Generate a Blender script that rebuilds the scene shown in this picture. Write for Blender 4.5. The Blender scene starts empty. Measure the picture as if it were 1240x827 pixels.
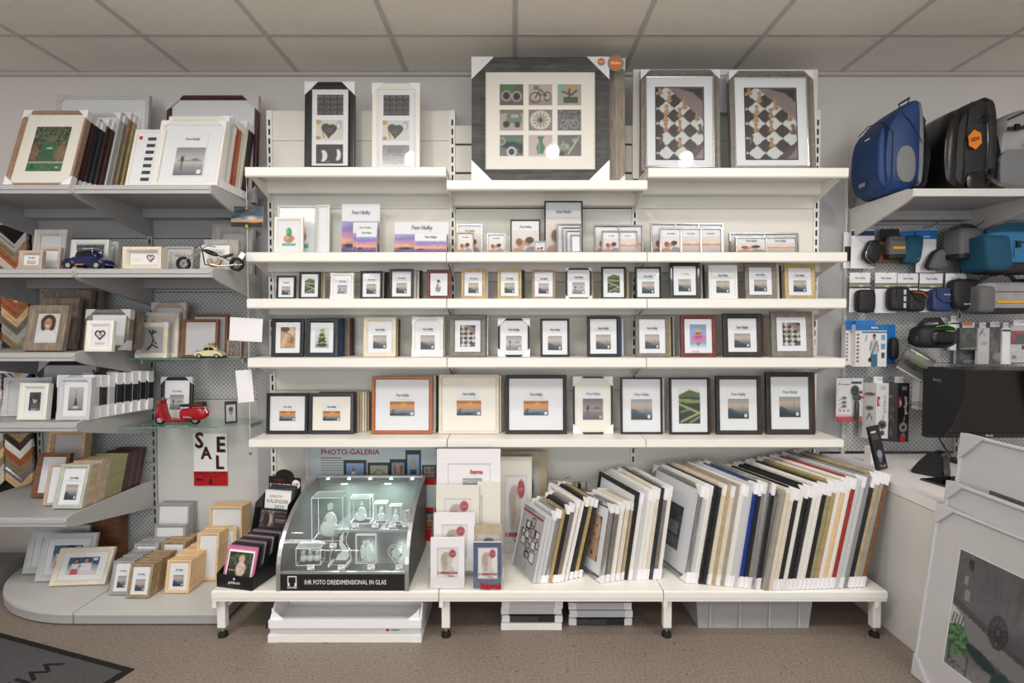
import bpy, bmesh, math, random
import numpy as np
from mathutils import Vector, Matrix, Euler

random.seed(7)
S = bpy.context.scene
C = S.collection
# ------------------------------------------------------------------ camera
CAMZ = 1.405
F = 640.0
TH = math.atan(18.5 / F)
cam = bpy.data.cameras.new('camera')
cam.sensor_width = 36.0
cam.lens = 36.0 * F / 1240.0
cam.clip_start = 0.02
cob = bpy.data.objects.new('camera', cam)
cob.location = (0, 0, CAMZ)
cob.rotation_euler = (math.pi / 2 - TH, 0, 0)
C.objects.link(cob)
S.camera = cob
# ------------------------------------------------------------------ view, world
S.view_settings.view_transform = 'Standard'
S.view_settings.look = 'None'
S.view_settings.gamma = 1.0
S.view_settings.exposure = -0.2
S.view_settings.use_curve_mapping = False
S.cycles.max_bounces = 8
S.cycles.transparent_max_bounces = 16
S.cycles.sample_clamp_indirect = 4.0
S.cycles.caustics_reflective = False
S.cycles.caustics_refractive = False
W = bpy.data.worlds.new('world')
S.world = W
W.use_nodes = True
W.node_tree.nodes['Background'].inputs[0].default_value = (0.75, 0.8, 0.9, 1)
W.node_tree.nodes['Background'].inputs[1].default_value = 0.3


def area(name, loc, rot, sx, sy, power, col):
    l = bpy.data.lights.new(name, 'AREA')
    l.shape = 'RECTANGLE'
    l.size, l.size_y, l.energy, l.color = sx, sy, power, col
    o = bpy.data.objects.new(name, l)
    o.location, o.rotation_euler = loc, rot
    C.objects.link(o)
    return o


# daylight through the shop front behind the camera, and added unseen ceiling panels
area('shop_front_daylight', (0.0, -3.72, 1.5), (math.pi / 2 + .42, 0, 0), 5.6, 2.2, 135, (0.93, 0.97, 1.0))
PANEL_LIGHTS = [(-1.9, 0.35), (0.0, 0.35), (1.9, 0.35), (-1.9, -1.6), (1.9, -1.6)]
SPOTS = [(-0.73, 1.62), (0.29, 1.62), (1.25, 1.62), (-1.9, 1.5)]
PANEL_POWER, SPOT_POWER = 31.0, 18.0
CEIL = 2.87


# ------------------------------------------------------------------ image <-> place measuring (used to read sizes off the photo)
def ray(px, py):
    x = (px - 620.0) / F
    u = (413.5 - py) / F
    return Vector((x, math.cos(TH) + u * math.sin(TH), -math.sin(TH) + u * math.cos(TH)))


def at(px, py, Y):
    r = ray(px, py)
    k = Y / r.y
    return Vector((r.x * k, Y, CAMZ + r.z * k))


def on(px, py, z):
    r = ray(px, py)
    k = (z - CAMZ) / r.z
    return Vector((r.x * k, r.y * k, z))


def proj(p):
    dy, dz = p[1], p[2] - CAMZ
    fw = dy * math.cos(TH) - dz * math.sin(TH)
    up = dy * math.sin(TH) + dz * math.cos(TH)
    return 620 + F * p[0] / fw, 413.5 - F * up / fw


def Z(py, Y):
    return at(620, py, Y).z


# ------------------------------------------------------------------ materials
MATS = {}
M = MATS


def lin(c):
    return tuple(((v / 12.92) if v <= 0.04045 else ((v + 0.055) / 1.055) ** 2.4) for v in c)


def hexc(h):
    return lin(tuple(int(h[i:i + 2], 16) / 255 for i in (0, 2, 4)))


def mat(name, col, rough=0.5, metal=0.0, noise=0.0, scale=8.0, bump=0.0, stretch=None, emit=None, coat=0.0, spec=0.5):
    if name in MATS:
        return MATS[name]
    if isinstance(col, str):
        col = hexc(col)
    m = bpy.data.materials.new(name)
    m.use_nodes = True
    nt = m.node_tree
    b = nt.nodes['Principled BSDF']
    b.inputs['Base Color'].default_value = (*col, 1)
    b.inputs['Roughness'].default_value = rough
    b.inputs['Metallic'].default_value = metal
    b.inputs['Coat Weight'].default_value = coat
    b.inputs['Specular IOR Level'].default_value = spec
    if emit:
        b.inputs['Emission Color'].default_value = (*emit[0], 1)
        b.inputs['Emission Strength'].default_value = emit[1]
    if noise or bump:
        tc = nt.nodes.new('ShaderNodeTexCoord')
        mp = nt.nodes.new('ShaderNodeMapping')
        nz = nt.nodes.new('ShaderNodeTexNoise')
        nz.inputs['Scale'].default_value = scale
        nz.inputs['Detail'].default_value = 4
        if stretch:
            mp.inputs['Scale'].default_value = stretch
        nt.links.new(tc.outputs['Object'], mp.inputs[0])
        nt.links.new(mp.outputs[0], nz.inputs['Vector'])
        if noise:
            r = nt.nodes.new('ShaderNodeValToRGB')
            r.color_ramp.elements[0].position = 0.3
            r.color_ramp.elements[1].position = 0.7
            r.color_ramp.elements[0].color = (*[v * (1 - noise) for v in col], 1)
            r.color_ramp.elements[1].color = (*[min(1, v * (1 + noise)) for v in col], 1)
            nt.links.new(nz.outputs['Fac'], r.inputs[0])
            nt.links.new(r.outputs[0], b.inputs['Base Color'])
        if bump:
            bp = nt.nodes.new('ShaderNodeBump')
            bp.inputs['Strength'].default_value = bump
            bp.inputs['Distance'].default_value = 0.01
            nt.links.new(nz.outputs['Fac'], bp.inputs['Height'])
            nt.links.new(bp.outputs[0], b.inputs['Normal'])
    MATS[name] = m
    return m


def glassy(name, tint=(1, 1, 1), rough=0.02, ior=1.45, cloud=0.0):
    """clear sheet: lets light through, mirrors by Fresnel"""
    m = bpy.data.materials.new(name)
    m.use_nodes = True
    nt = m.node_tree
    nt.nodes.clear()
    o = nt.nodes.new('ShaderNodeOutputMaterial')
    t = nt.nodes.new('ShaderNodeBsdfTransparent')
    t.inputs[0].default_value = (*tint, 1)
    g = nt.nodes.new('ShaderNodeBsdfGlossy')
    g.inputs['Roughness'].default_value = rough
    f = nt.nodes.new('ShaderNodeFresnel')
    f.inputs[0].default_value = ior
    mx = nt.nodes.new('ShaderNodeMixShader')
    geo = nt.nodes.new('ShaderNodeNewGeometry')      # one reflection per sheet: only its outer face mirrors
    inv_ = nt.nodes.new('ShaderNodeMath'); inv_.operation = 'SUBTRACT'; inv_.inputs[0].default_value = 1.0
    nt.links.new(geo.outputs['Backfacing'], inv_.inputs[1])
    mul = nt.nodes.new('ShaderNodeMath'); mul.operation = 'MULTIPLY'
    nt.links.new(f.outputs[0], mul.inputs[0]); nt.links.new(inv_.outputs[0], mul.inputs[1])
    nt.links.new(mul.outputs[0], mx.inputs[0])
    nt.links.new(t.outputs[0], mx.inputs[1])
    nt.links.new(g.outputs[0], mx.inputs[2])
    last = mx
    if cloud:
        d = nt.nodes.new('ShaderNodeBsdfDiffuse')
        d.inputs[0].default_value = (0.8, 0.8, 0.8, 1)
        m2 = nt.nodes.new('ShaderNodeMixShader')
        m2.inputs[0].default_value = cloud
        nt.links.new(mx.outputs[0], m2.inputs[1])
        nt.links.new(d.outputs[0], m2.inputs[2])
        last = m2
    nt.links.new(last.outputs[0], o.inputs[0])
    MATS[name] = m
    return m


def print_mat():
    m = bpy.data.materials.new('printed_picture')
    m.use_nodes = True
    nt = m.node_tree
    b = nt.nodes['Principled BSDF']
    a = nt.nodes.new('ShaderNodeVertexColor')
    a.layer_name = 'Col'
    nt.links.new(a.outputs[0], b.inputs['Base Color'])
    b.inputs['Roughness'].default_value = 0.45
    MATS['print'] = m
    return m


def node_math(nt, op, a, b=None):
    n = nt.nodes.new('ShaderNodeMath')
    n.operation = op
    for i, v in enumerate((a, b)):
        if v is None:
            continue
        if isinstance(v, (int, float)):
            n.inputs[i].default_value = v
        else:
            nt.links.new(v, n.inputs[i])
    return n.outputs[0]


def pegboard_mat(name, col):
    """perforated steel: staggered holes 25 mm apart, far too small to build"""
    m = bpy.data.materials.new(name)
    m.use_nodes = True
    nt = m.node_tree
    b = nt.nodes['Principled BSDF']
    tc = nt.nodes.new('ShaderNodeTexCoord')
    sp = nt.nodes.new('ShaderNodeSeparateXYZ')
    nt.links.new(tc.outputs['Object'], sp.inputs[0])
    masks = []
    for off in (0.0, 0.5):
        d = []
        for ax in ('X', 'Z'):
            q = node_math(nt, 'ADD', node_math(nt, 'DIVIDE', sp.outputs[ax], 0.025), off + 100)
            fr = node_math(nt, 'SUBTRACT', node_math(nt, 'FRACT', q), 0.5)
            d.append(node_math(nt, 'ABSOLUTE', fr))
        mxx = node_math(nt, 'MAXIMUM', d[0], d[1])
        masks.append(node_math(nt, 'LESS_THAN', mxx, 0.115))
    hole = node_math(nt, 'MAXIMUM', masks[0], masks[1])
    mix = nt.nodes.new('ShaderNodeMix')
    mix.data_type = 'RGBA'
    mix.inputs[6].default_value = (*hexc(col), 1)
    mix.inputs[7].default_value = (0.012, 0.012, 0.014, 1)
    nt.links.new(hole, mix.inputs[0])
    nt.links.new(mix.outputs[2], b.inputs['Base Color'])
    b.inputs['Roughness'].default_value = 0.45
    MATS[name] = m
    return m


def floor_mat():
    m = bpy.data.materials.new('speckled_vinyl')
    m.use_nodes = True
    nt = m.node_tree
    b = nt.nodes['Principled BSDF']
    tc = nt.nodes.new('ShaderNodeTexCoord')
    n1 = nt.nodes.new('ShaderNodeTexNoise'); n1.inputs['Scale'].default_value = 90; n1.inputs['Detail'].default_value = 3
    n2 = nt.nodes.new('ShaderNodeTexNoise'); n2.inputs['Scale'].default_value = 38; n2.inputs['Detail'].default_value = 5; n2.inputs['Roughness'].default_value = 0.7
    n3 = nt.nodes.new('ShaderNodeTexNoise'); n3.inputs['Scale'].default_value = 1.3
    for n in (n1, n2, n3):
        nt.links.new(tc.outputs['Object'], n.inputs['Vector'])
    r1 = nt.nodes.new('ShaderNodeValToRGB')
    e = r1.color_ramp.elements
    e[0].position, e[0].color = 0.35, (*hexc('7c7066'), 1)
    e[1].position, e[1].color = 0.65, (*hexc('94877d'), 1)
    nt.links.new(n1.outputs['Fac'], r1.inputs[0])
    r2 = nt.nodes.new('ShaderNodeValToRGB')
    e = r2.color_ramp.elements
    e[0].position, e[0].color = 0.335, (1, 1, 1, 1)
    e[1].position, e[1].color = 0.375, (0, 0, 0, 1)
    nt.links.new(n2.outputs['Fac'], r2.inputs[0])
    mx = nt.nodes.new('ShaderNodeMix'); mx.data_type = 'RGBA'
    nt.links.new(r2.outputs[0], mx.inputs[0])
    nt.links.new(r1.outputs[0], mx.inputs[6])
    mx.inputs[7].default_value = (*hexc('4e463f'), 1)
    r3 = nt.nodes.new('ShaderNodeValToRGB')
    e = r3.color_ramp.elements
    e[0].position, e[0].color = 0.3, (.88, .88, .88, 1)
    e[1].position, e[1].color = 0.7, (1, 1, 1, 1)
    nt.links.new(n3.outputs['Fac'], r3.inputs[0])
    m2 = nt.nodes.new('ShaderNodeMix'); m2.data_type = 'RGBA'; m2.blend_type = 'MULTIPLY'
    m2.inputs[0].default_value = 1
    nt.links.new(mx.outputs[2], m2.inputs[6]); nt.links.new(r3.outputs[0], m2.inputs[7])
    nt.links.new(m2.outputs[2], b.inputs['Base Color'])
    b.inputs['Roughness'].default_value = 0.5
    MATS['floor'] = m
    return m


print_mat(); floor_mat()
pegboard_mat('pegboard_grey', 'bdbebe')
pegboard_mat('perforated_white', 'e4e2dc')
GLASS = glassy('picture_glass', ior=1.22)
ACRYL = glassy('clear_acrylic', ior=1.35, cloud=0.05)
BAG = glassy('clear_bag', ior=1.4, rough=0.08, cloud=0.04)
SHELFGLASS = glassy('shelf_glass', tint=(0.86, 0.95, 0.92), ior=1.5)
CRYSTAL = glassy('crystal', tint=(0.93, 0.98, 0.97), ior=1.5, rough=0.0)
for k, a in {
    'white': ('f0eee8', .42), 'shelfwhite': ('f1efe8', .38), 'panelwhite': ('e8e5dc', .5), 'paper': ('e0e2e6', .6), 'creampaper': ('e8e4da', .6),
    'card': ('f1eff2', .5), 'greycard': ('c9c8cb', .6), 'wallwhite': ('cfc9c5', .8), 'ceilwhite': ('c9c4ba', .85), 'steelgrey': ('a9a9aa', .45), 'lipgrey': ('b6b5b5', .4),
    'lightsteel': ('cfcecb', .4), 'midgrey': ('8d8d8e', .5), 'darkgrey': ('38393b', .5), 'black': ('17171a', .4), 'gloss_black': ('0a0a0b', .15),
    'rubber': ('0d0d0d', .7), 'red': ('b5131b', .4), 'ink': ('2b2b30', .6), 'redink': ('a02a2c', .5), 'orange': ('e27a1b', .5), 'blue_card': ('1a3c6b', .5),
    'signwhite': ('f2f1ef', .5), 'brandblue': ('1b74c4', .4), 'green_print': ('66c23a', .5), 'yellow': ('e2a51d', .5), 'slot': ('0c0c0c', .8),
    'deskwhite': ('dedcda', .35), 'desktop': ('efeceb', .3), 'cream_car': ('ddd3a6', .3), 'red_enamel': ('a8101c', .22), 'blue_enamel': ('141c4a', .2),
    'brown_leather': ('4d2620', .5), 'pink': ('c9749c', .6), 'cord': ('e8e8e6', .6),
}.items():
    M[k] = mat(k, a[0], a[1])
M['chrome'] = mat('chrome', 'd6d6d6', .15, 1)
M['alu'] = mat('alu', 'b9babb', .3, .8)
M['silver'] = mat('silver_moulding', 'c4c4c6', .22, .85)
M['bk'] = mat('black_moulding', '202023', .4, noise=.3, scale=30)
M['bkblue'] = mat('blueblack_moulding', '222a33', .3, coat=.4, noise=.2, scale=30)
M['bkwood'] = mat('distressed_black', '2a2826', .5, noise=.5, scale=40, stretch=(1, 1, .3), bump=.3)
M['charwood'] = mat('charcoal_wood', '4a4a49', .6, noise=.45, scale=14, stretch=(.6, 1, 4), bump=.5)
M['driftwood'] = mat('pale_driftwood', '9c9183', .7, noise=.28, scale=16, stretch=(5, 1, .6), bump=.5)
M['greywood'] = mat('grey_bronze', '7a736c', .45, noise=.2, scale=40)
M['redbrown'] = mat('red_brown_wood', '6b2c28', .4, noise=.3, scale=30, coat=.3)
M['orangewood'] = mat('orange_wood', 'a85f35', .4, noise=.18, scale=20, stretch=(.3, 1, 3), coat=.3)
M['gold'] = mat('gold_moulding', 'b9a270', .36, .25, noise=.15, scale=40)
M['goldwood'] = mat('gold_edge_wood', 'bd9b70', .42, .1, noise=.2, scale=30)
M['natural'] = mat('natural_pine', 'e3c193', .5, noise=.12, scale=16, stretch=(.3, 1, 3))
M['oldgold'] = mat('old_gold', 'a08c6c', .42, .2, noise=.25, scale=50)
M['bronze'] = mat('bronze_moulding', 'a58871', .38, .2, noise=.18, scale=50)
M['silverwood'] = mat('silver_wood', 'b4b4b6', .35, .5, noise=.15, scale=50)
M['cream'] = mat('cream_moulding', 'ded3c0', .45, noise=.06, scale=20)
M['whitem'] = mat('white_moulding', 'e9e6df', .4)
M['whitewash'] = mat('whitewashed_wood', 'b9b6b1', .7, noise=.18, scale=14, stretch=(5, 1, .5), bump=.4)
M['rustic'] = mat('rustic_grey_brown', '86796b', .75, noise=.35, scale=18, stretch=(4, 1, .6), bump=.6)
M['pinkwood'] = mat('pink_beige_wood', 'bda898', .6, noise=.15, scale=20)
M['sagegreen'] = mat('sage_moulding', 'b7b8aa', .5, noise=.1, scale=20)
M['olive'] = mat('olive_gold', '99946f', .5, noise=.2, scale=40)
M['darkbrown'] = mat('dark_brown', '3d2724', .45, noise=.25, scale=30)
M['maroon'] = mat('maroon_moulding', '4a262b', .35, noise=.2, scale=30, coat=.3)
M['navy'] = mat('navy_moulding', '1d3a86', .35)
M['redm'] = mat('red_moulding', 'a03027', .35, noise=.15, scale=30)
M['tan'] = mat('tan_moulding', 'b5a283', .45, noise=.15, scale=30)
M['taupe'] = mat('taupe_moulding', 'a09a90', .5, noise=.1, scale=30)
M['brownwood'] = mat('brown_wood', '7d5338', .45, noise=.25, scale=25, stretch=(.4, 1, 3))
M['glitter'] = mat('glitter_black', '2a2c30', .25, .3, noise=.9, scale=220, bump=.5)
M['ltgrey'] = mat('light_grey_moulding', 'c8cacb', .4)
M['bluefab'] = mat('blue_fabric', '14376a', .55, noise=.2, scale=6, bump=.5)
M['blackfab'] = mat('black_fabric', '1e1e21', .6, noise=.3, scale=9, bump=.45)
M['blackgloss'] = mat('black_shiny_fabric', '0c0c0d', .3, noise=.3, scale=7, bump=.4)
M['greyfab'] = mat('grey_melange', '6a6a6b', .85, noise=.25, scale=260, bump=.2)
M['lgreyfab'] = mat('light_grey_fabric', '9a999b', .7, noise=.2, scale=9, bump=.4)
M['tealfab'] = mat('teal_fabric', '134c66', .8, noise=.2, scale=240, bump=.2)
M['skyfab'] = mat('sky_blue_melange', '3277a6', .85, noise=.22, scale=240, bump=.2)
M['meshfab'] = mat('grey_mesh', '77797b', .8, noise=.2, scale=300)
M['navyfab'] = mat('navy_nylon', '2a3a6a', .5, noise=.15, scale=9, bump=.3)
M['carbon'] = mat('black_eva', '1d1e20', .6, noise=.3, scale=300)
M['mat_pile'] = mat('doormat_pile', '4d4d4f', .95, noise=.3, scale=160, bump=.6)
M['tile'] = mat('ceiling_tile', 'efebe3', .9, noise=.03, scale=60, bump=.12)
M['tbar'] = mat('ceiling_tbar', 'c6c2bc', .5)
M['wall'] = mat('painted_wallpaper', 'e0dbd8', .85, bump=.12, scale=160)
M['bin'] = glassy('cloudy_plastic', tint=(.75, .77, .78), ior=1.3, rough=.3, cloud=.45)
M['frost'] = glassy('frosted_engraving', tint=(.9, .95, .95), rough=.4, cloud=.7)
M['blackfelt'] = mat('black_felt', '131314', .95)


# ------------------------------------------------------------------ mesh building
class MB:
    def __init__(s):
        s.v, s.f, s.m = [], [], []

    def add(s, vs, fs, mi=0, X=None):
        b = len(s.v)
        for p in vs:
            p = Vector(p)
            s.v.append(tuple(X @ p) if X is not None else tuple(p))
        for f in fs:
            s.f.append([b + i for i in f])
            s.m.append(mi)
        return s

    def box(s, x0, x1, y0, y1, z0, z1, mi=0, X=None):
        vs = [(x0, y0, z0), (x1, y0, z0), (x1, y1, z0), (x0, y1, z0), (x0, y0, z1), (x1, y0, z1), (x1, y1, z1), (x0, y1, z1)]
        return s.add(vs, [(0, 3, 2, 1), (4, 5, 6, 7), (0, 1, 5, 4), (1, 2, 6, 5), (2, 3, 7, 6), (3, 0, 4, 7)], mi, X)

    def prism(s, poly, a, b, axis='y', mi=0, X=None):
        """poly of 2-D points swept from a to b; axis y: (x,z); axis x: (y,z); axis z: (x,y)"""
        n = len(poly)
        def mk(p, t):
            return {'y': (p[0], t, p[1]), 'x': (t, p[0], p[1]), 'z': (p[0], p[1], t)}[axis]
        vs = [mk(p, a) for p in poly] + [mk(p, b) for p in poly]
        fs = [list(range(n)), list(range(2 * n - 1, n - 1, -1))]
        fs += [(i, i + n, (i + 1) % n + n, (i + 1) % n) for i in range(n)]
        return s.add(vs, fs, mi, X)

    def tube(s, pts, r, n=8, mi=0, X=None, cap=True):
        pts = [Vector(p) for p in pts]
        rs = r if isinstance(r, (list, tuple)) else [r] * len(pts)
        vs, fs = [], []
        for i, p in enumerate(pts):
            d = (pts[min(i + 1, len(pts) - 1)] - pts[max(i - 1, 0)]).normalized()
            up = Vector((0, 0, 1)) if abs(d.z) < .9 else Vector((1, 0, 0))
            u = d.cross(up).normalized()
            w = d.cross(u).normalized()
            for k in range(n):
                a = 2 * math.pi * k / n
                vs.append(p + (u * math.cos(a) + w * math.sin(a)) * rs[i])
        for i in range(len(pts) - 1):
            for k in range(n):
                fs.append((i * n + k, i * n + (k + 1) % n, (i + 1) * n + (k + 1) % n, (i + 1) * n + k))
        if cap:
            fs.append(list(range(n))[::-1])
            fs.append([(len(pts) - 1) * n + k for k in range(n)])
        return s.add(vs, fs, mi, X)

    def lathe(s, prof, n=16, mi=0, X=None, axis='z', cap=True):
        vs, fs = [], []
        for (r, z) in prof:
            for k in range(n):
                a = 2 * math.pi * k / n
                vs.append((r * math.cos(a), r * math.sin(a), z) if axis == 'z' else (r * math.cos(a), z, r * math.sin(a)) if axis == 'y' else (z, r * math.cos(a), r * math.sin(a)))
        for i in range(len(prof) - 1):
            for k in range(n):
                fs.append((i * n + k, i * n + (k + 1) % n, (i + 1) * n + (k + 1) % n, (i + 1) * n + k))
        if cap:
            fs.append(list(range(n))[::-1])
            fs.append([(len(prof) - 1) * n + k for k in range(n)])
        else:
            e = (len(prof) - 1) * n
            fs += [(e + k, e + (k + 1) % n, (k + 1) % n, k) for k in range(n)]
        return s.add(vs, fs, mi, X)

    def soft(s, cx, cy, cz, rx, ry, rz, e=4.0, nu=20, nv=12, mi=0, X=None, warp=None):
        """super-ellipsoid: a padded, rounded block"""
        vs, fs = [], []
        def sg(v, p):
            return math.copysign(abs(v) ** p, v)
        q = 2.0 / e
        for j in range(nv + 1):
            ph = -math.pi / 2 + math.pi * j / nv
            for i in range(nu):
                th = 2 * math.pi * i / nu
                p = Vector((rx * sg(math.cos(ph), q) * sg(math.cos(th), q), ry * sg(math.cos(ph), q) * sg(math.sin(th), q), rz * sg(math.sin(ph), q)))
                if warp:
                    p = Vector(warp(p))
                vs.append((p.x + cx, p.y + cy, p.z + cz))
        for j in range(nv):
            for i in range(nu):
                fs.append((j * nu + i, j * nu + (i + 1) % nu, (j + 1) * nu + (i + 1) % nu, (j + 1) * nu + i))
        return s.add(vs, fs, mi, X)

    def mesh(s, name, mats, smooth=False):
        me = bpy.data.meshes.new(name)
        me.from_pydata(s.v, [], s.f)
        for m in (mats if isinstance(mats, (list, tuple)) else [mats]):
            me.materials.append(M[m] if isinstance(m, str) else m)
        me.polygons.foreach_set('material_index', s.m)
        bm = bmesh.new(); bm.from_mesh(me)
        bmesh.ops.recalc_face_normals(bm, faces=bm.faces)
        bm.to_mesh(me); bm.free()
        if smooth:
            me.polygons.foreach_set('use_smooth', [True] * len(me.polygons))
            me.set_sharp_from_angle(angle=math.radians(40))
        me.update()
        return me

    def build(s, name, mats, parent=None, loc=(0, 0, 0), rot=(0, 0, 0), smooth=False):
        return link(name, s.mesh(name, mats, smooth), parent, loc, rot)


def link(name, me, parent=None, loc=(0, 0, 0), rot=(0, 0, 0), scale=None):
    o = bpy.data.objects.new(name, me)
    C.objects.link(o)
    o.location, o.rotation_euler = loc, rot
    if scale:
        o.scale = scale
    if parent:
        o.parent = parent
    return o


def tag(o, label=None, cat=None, group=None, kind=None):
    if label: o['label'] = label
    if cat: o['category'] = cat
    if group: o['group'] = group
    if kind: o['kind'] = kind
    return o


def empty(name, loc, label=None, cat=None, group=None, rot=(0, 0, 0)):
    o = bpy.data.objects.new(name, None)
    o.empty_display_size = 0.05
    C.objects.link(o)
    o.location, o.rotation_euler = loc, rot
    return tag(o, label, cat, group)


def struct(name, mb, m, smooth=False):
    return tag(mb.build(name, m, smooth=smooth), kind='structure')


ORD = ['first', 'second', 'third', 'fourth', 'fifth', 'sixth', 'seventh', 'eighth', 'ninth', 'tenth', 'eleventh', 'twelfth', 'thirteenth', 'fourteenth',
       'fifteenth', 'sixteenth', 'seventeenth', 'eighteenth', 'nineteenth', 'twentieth', 'twenty-first', 'twenty-second', 'twenty-third', 'twenty-fourth',
       'twenty-fifth', 'twenty-sixth', 'twenty-seventh', 'twenty-eighth', 'twenty-ninth', 'thirtieth', 'thirty-first', 'thirty-second', 'thirty-third', 'thirty-fourth']
TXT = {}


def text_mesh(body, m='ink', shear=0.0, res=2, bold=0.0, ext=0.0004, center=True, space=1.0):
    key = (body, m, shear, res, bold, ext, center, space)
    if key in TXT:
        return TXT[key]
    cu = bpy.data.curves.new('lettering', 'FONT')
    cu.body = body
    cu.size = 1.0
    cu.shear = shear
    cu.resolution_u = res
    cu.offset = bold
    cu.extrude = 0
    cu.space_character = space
    cu.align_x = 'CENTER' if center else 'LEFT'
    cu.align_y = 'CENTER'
    ob = bpy.data.objects.new('tmp', cu)
    C.objects.link(ob)
    bpy.context.view_layer.update()
    me = bpy.data.meshes.new_from_object(ob.evaluated_get(bpy.context.evaluated_depsgraph_get()))
    C.objects.unlink(ob)
    bpy.data.objects.remove(ob)
    me.materials.clear()
    me.materials.append(M[m])
    # stand it up: XY plane -> XZ plane facing -Y
    me.transform(Matrix.Rotation(math.pi / 2, 4, 'X'))
    co = [v.co.x for v in me.vertices]
    me['w'] = (max(co) - min(co)) if co else 1.0
    TXT[key] = me
    return me


def text(name, body, parent, x, y, z, width, m='ink', rot=(0, 0, 0), zs=1.0, **k):
    me = text_mesh(body, m, **k)
    s = width / me['w']
    return link(name, me, parent, (x, y, z), rot, (s, s, s * zs))


# ------------------------------------------------------------------ printed pictures (flat colour on a fine grid, painted by small functions)
class Pic:
    def __init__(s, nx, ny, base=(1, 1, 1)):
        s.nx, s.ny = nx, ny
        s.U, s.V = np.meshgrid(np.linspace(0, 1, nx + 1), np.linspace(0, 1, ny + 1))
        s.c = np.ones((ny + 1, nx + 1, 3)) * np.array(base)
        s.soft = 1.0 / max(nx, ny)
        s.rg = np.random.RandomState(nx * 31 + ny)

    def _put(s, mask, col, a=1.0):
        mask = (np.clip(mask, 0, 1) * a)[..., None]
        s.c = s.c * (1 - mask) + np.array(col) * mask
        return s

    def grad(s, stops, y0=0.0, y1=1.0):
        ys = [q[0] for q in stops]
        g = np.stack([np.interp(s.V, ys, [q[1][k] for q in stops]) for k in range(3)], -1)
        m = ((s.V >= y0) & (s.V <= y1))[..., None]
        s.c = np.where(m, g, s.c)
        return s

    def ell(s, cx, cy, rx, ry, col, a=1.0, soft=None, rot=0.0):
        dx, dy = s.U - cx, s.V - cy
        c_, s_ = math.cos(rot), math.sin(rot)
        x, y = (dx * c_ + dy * s_) / rx, (-dx * s_ + dy * c_) / ry
        d = np.sqrt(x * x + y * y)
        w = (soft or s.soft) / min(rx, ry)
        return s._put((1 - d) / w + 0.5, col, a)

    def ring(s, cx, cy, rx, ry, t, col):
        d = np.sqrt(((s.U - cx) / rx) ** 2 + ((s.V - cy) / ry) ** 2)
        return s._put((t / 2 - np.abs(d - 1)) / (s.soft / rx) + .5, col)

    def box(s, x0, y0, x1, y1, col, a=1.0):
        return s._put(((s.U >= x0) & (s.U <= x1) & (s.V >= y0) & (s.V <= y1)).astype(float), col, a)

    def poly(s, pts, col, a=1.0):
        ins = np.zeros_like(s.U, bool)
        n = len(pts)
        for i in range(n):
            (x1, y1), (x2, y2) = pts[i], pts[(i + 1) % n]
            if y1 == y2:
                continue
            cond = ((y1 > s.V) != (y2 > s.V)) & (s.U < (x2 - x1) * (s.V - y1) / (y2 - y1) + x1)
            ins ^= cond
        return s._put(ins.astype(float), col, a)

    def line(s, pts, w, col, a=1.0):
        for (x1, y1), (x2, y2) in zip(pts, pts[1:]):
            L = max(1e-9, (x2 - x1) ** 2 + (y2 - y1) ** 2)
            t = np.clip(((s.U - x1) * (x2 - x1) + (s.V - y1) * (y2 - y1)) / L, 0, 1)
            d = np.sqrt((s.U - x1 - t * (x2 - x1)) ** 2 + (s.V - y1 - t * (y2 - y1)) ** 2)
            s._put((w / 2 - d) / s.soft + .5, col, a)
        return s

    def noise(s, amt, k=1, y0=0, y1=1):
        n = s.rg.rand(s.ny // k + 2, s.nx // k + 2)
        n = np.kron(n, np.ones((k, k)))[:s.ny + 1, :s.nx + 1] - .5
        m = ((s.V >= y0) & (s.V <= y1))
        s.c = np.clip(s.c + (n * m * amt * 2)[..., None], 0, 1)
        return s

    def mesh(s, name):
        nx, ny = s.nx, s.ny
        me = bpy.data.meshes.new(name)
        X, Zz = s.U - .5, s.V
        co = np.stack([X, np.zeros_like(X), Zz], -1).reshape(-1, 3)
        i = np.arange(nx)[None, :] + (np.arange(ny) * (nx + 1))[:, None]
        q = np.stack([i, i + 1, i + nx + 2, i + nx + 1], -1).reshape(-1, 4)
        me.from_pydata(co.tolist(), [], q.tolist())
        a = me.color_attributes.new('Col', 'FLOAT_COLOR', 'POINT')
        c = np.clip(s.c, 0, 1).reshape(-1, 3)
        c = (c * .85 + c.mean(1, keepdims=True) * .15) * .94          # ink on matt paper
        l = np.where(c <= .04045, c / 12.92, ((c + .055) / 1.055) ** 2.4)
        a.data.foreach_set('color', np.concatenate([l, np.ones((len(l), 1))], 1).ravel())
        me.materials.append(MATS['print'])
        return me


def h(x):
    return tuple(int(x[i:i + 2], 16) / 255 for i in (0, 2, 4))


def p_mist():
    p = Pic(26, 32).grad([(0, h('3c4f5f')), (.35, h('66777f')), (.55, h('b59f92')), (.72, h('cdb4a0')), (.85, h('a9a8a6')), (1, h('8fa0a6'))])
    p.poly([(0, .5), (.15, .52), (.35, .4), (.6, .3), (1, .22), (1, 0), (0, 0)], h('42525e'))
    p.poly([(0, .34), (.2, .3), (.5, .2), (1, .1), (1, 0), (0, 0)], h('2f3c48'))
    p.line([(.68, .3), (.68, .75)], .02, h('5c6468'))
    return p.box(.78, .08, .9, .24, h('e8e8ea'))


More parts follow.
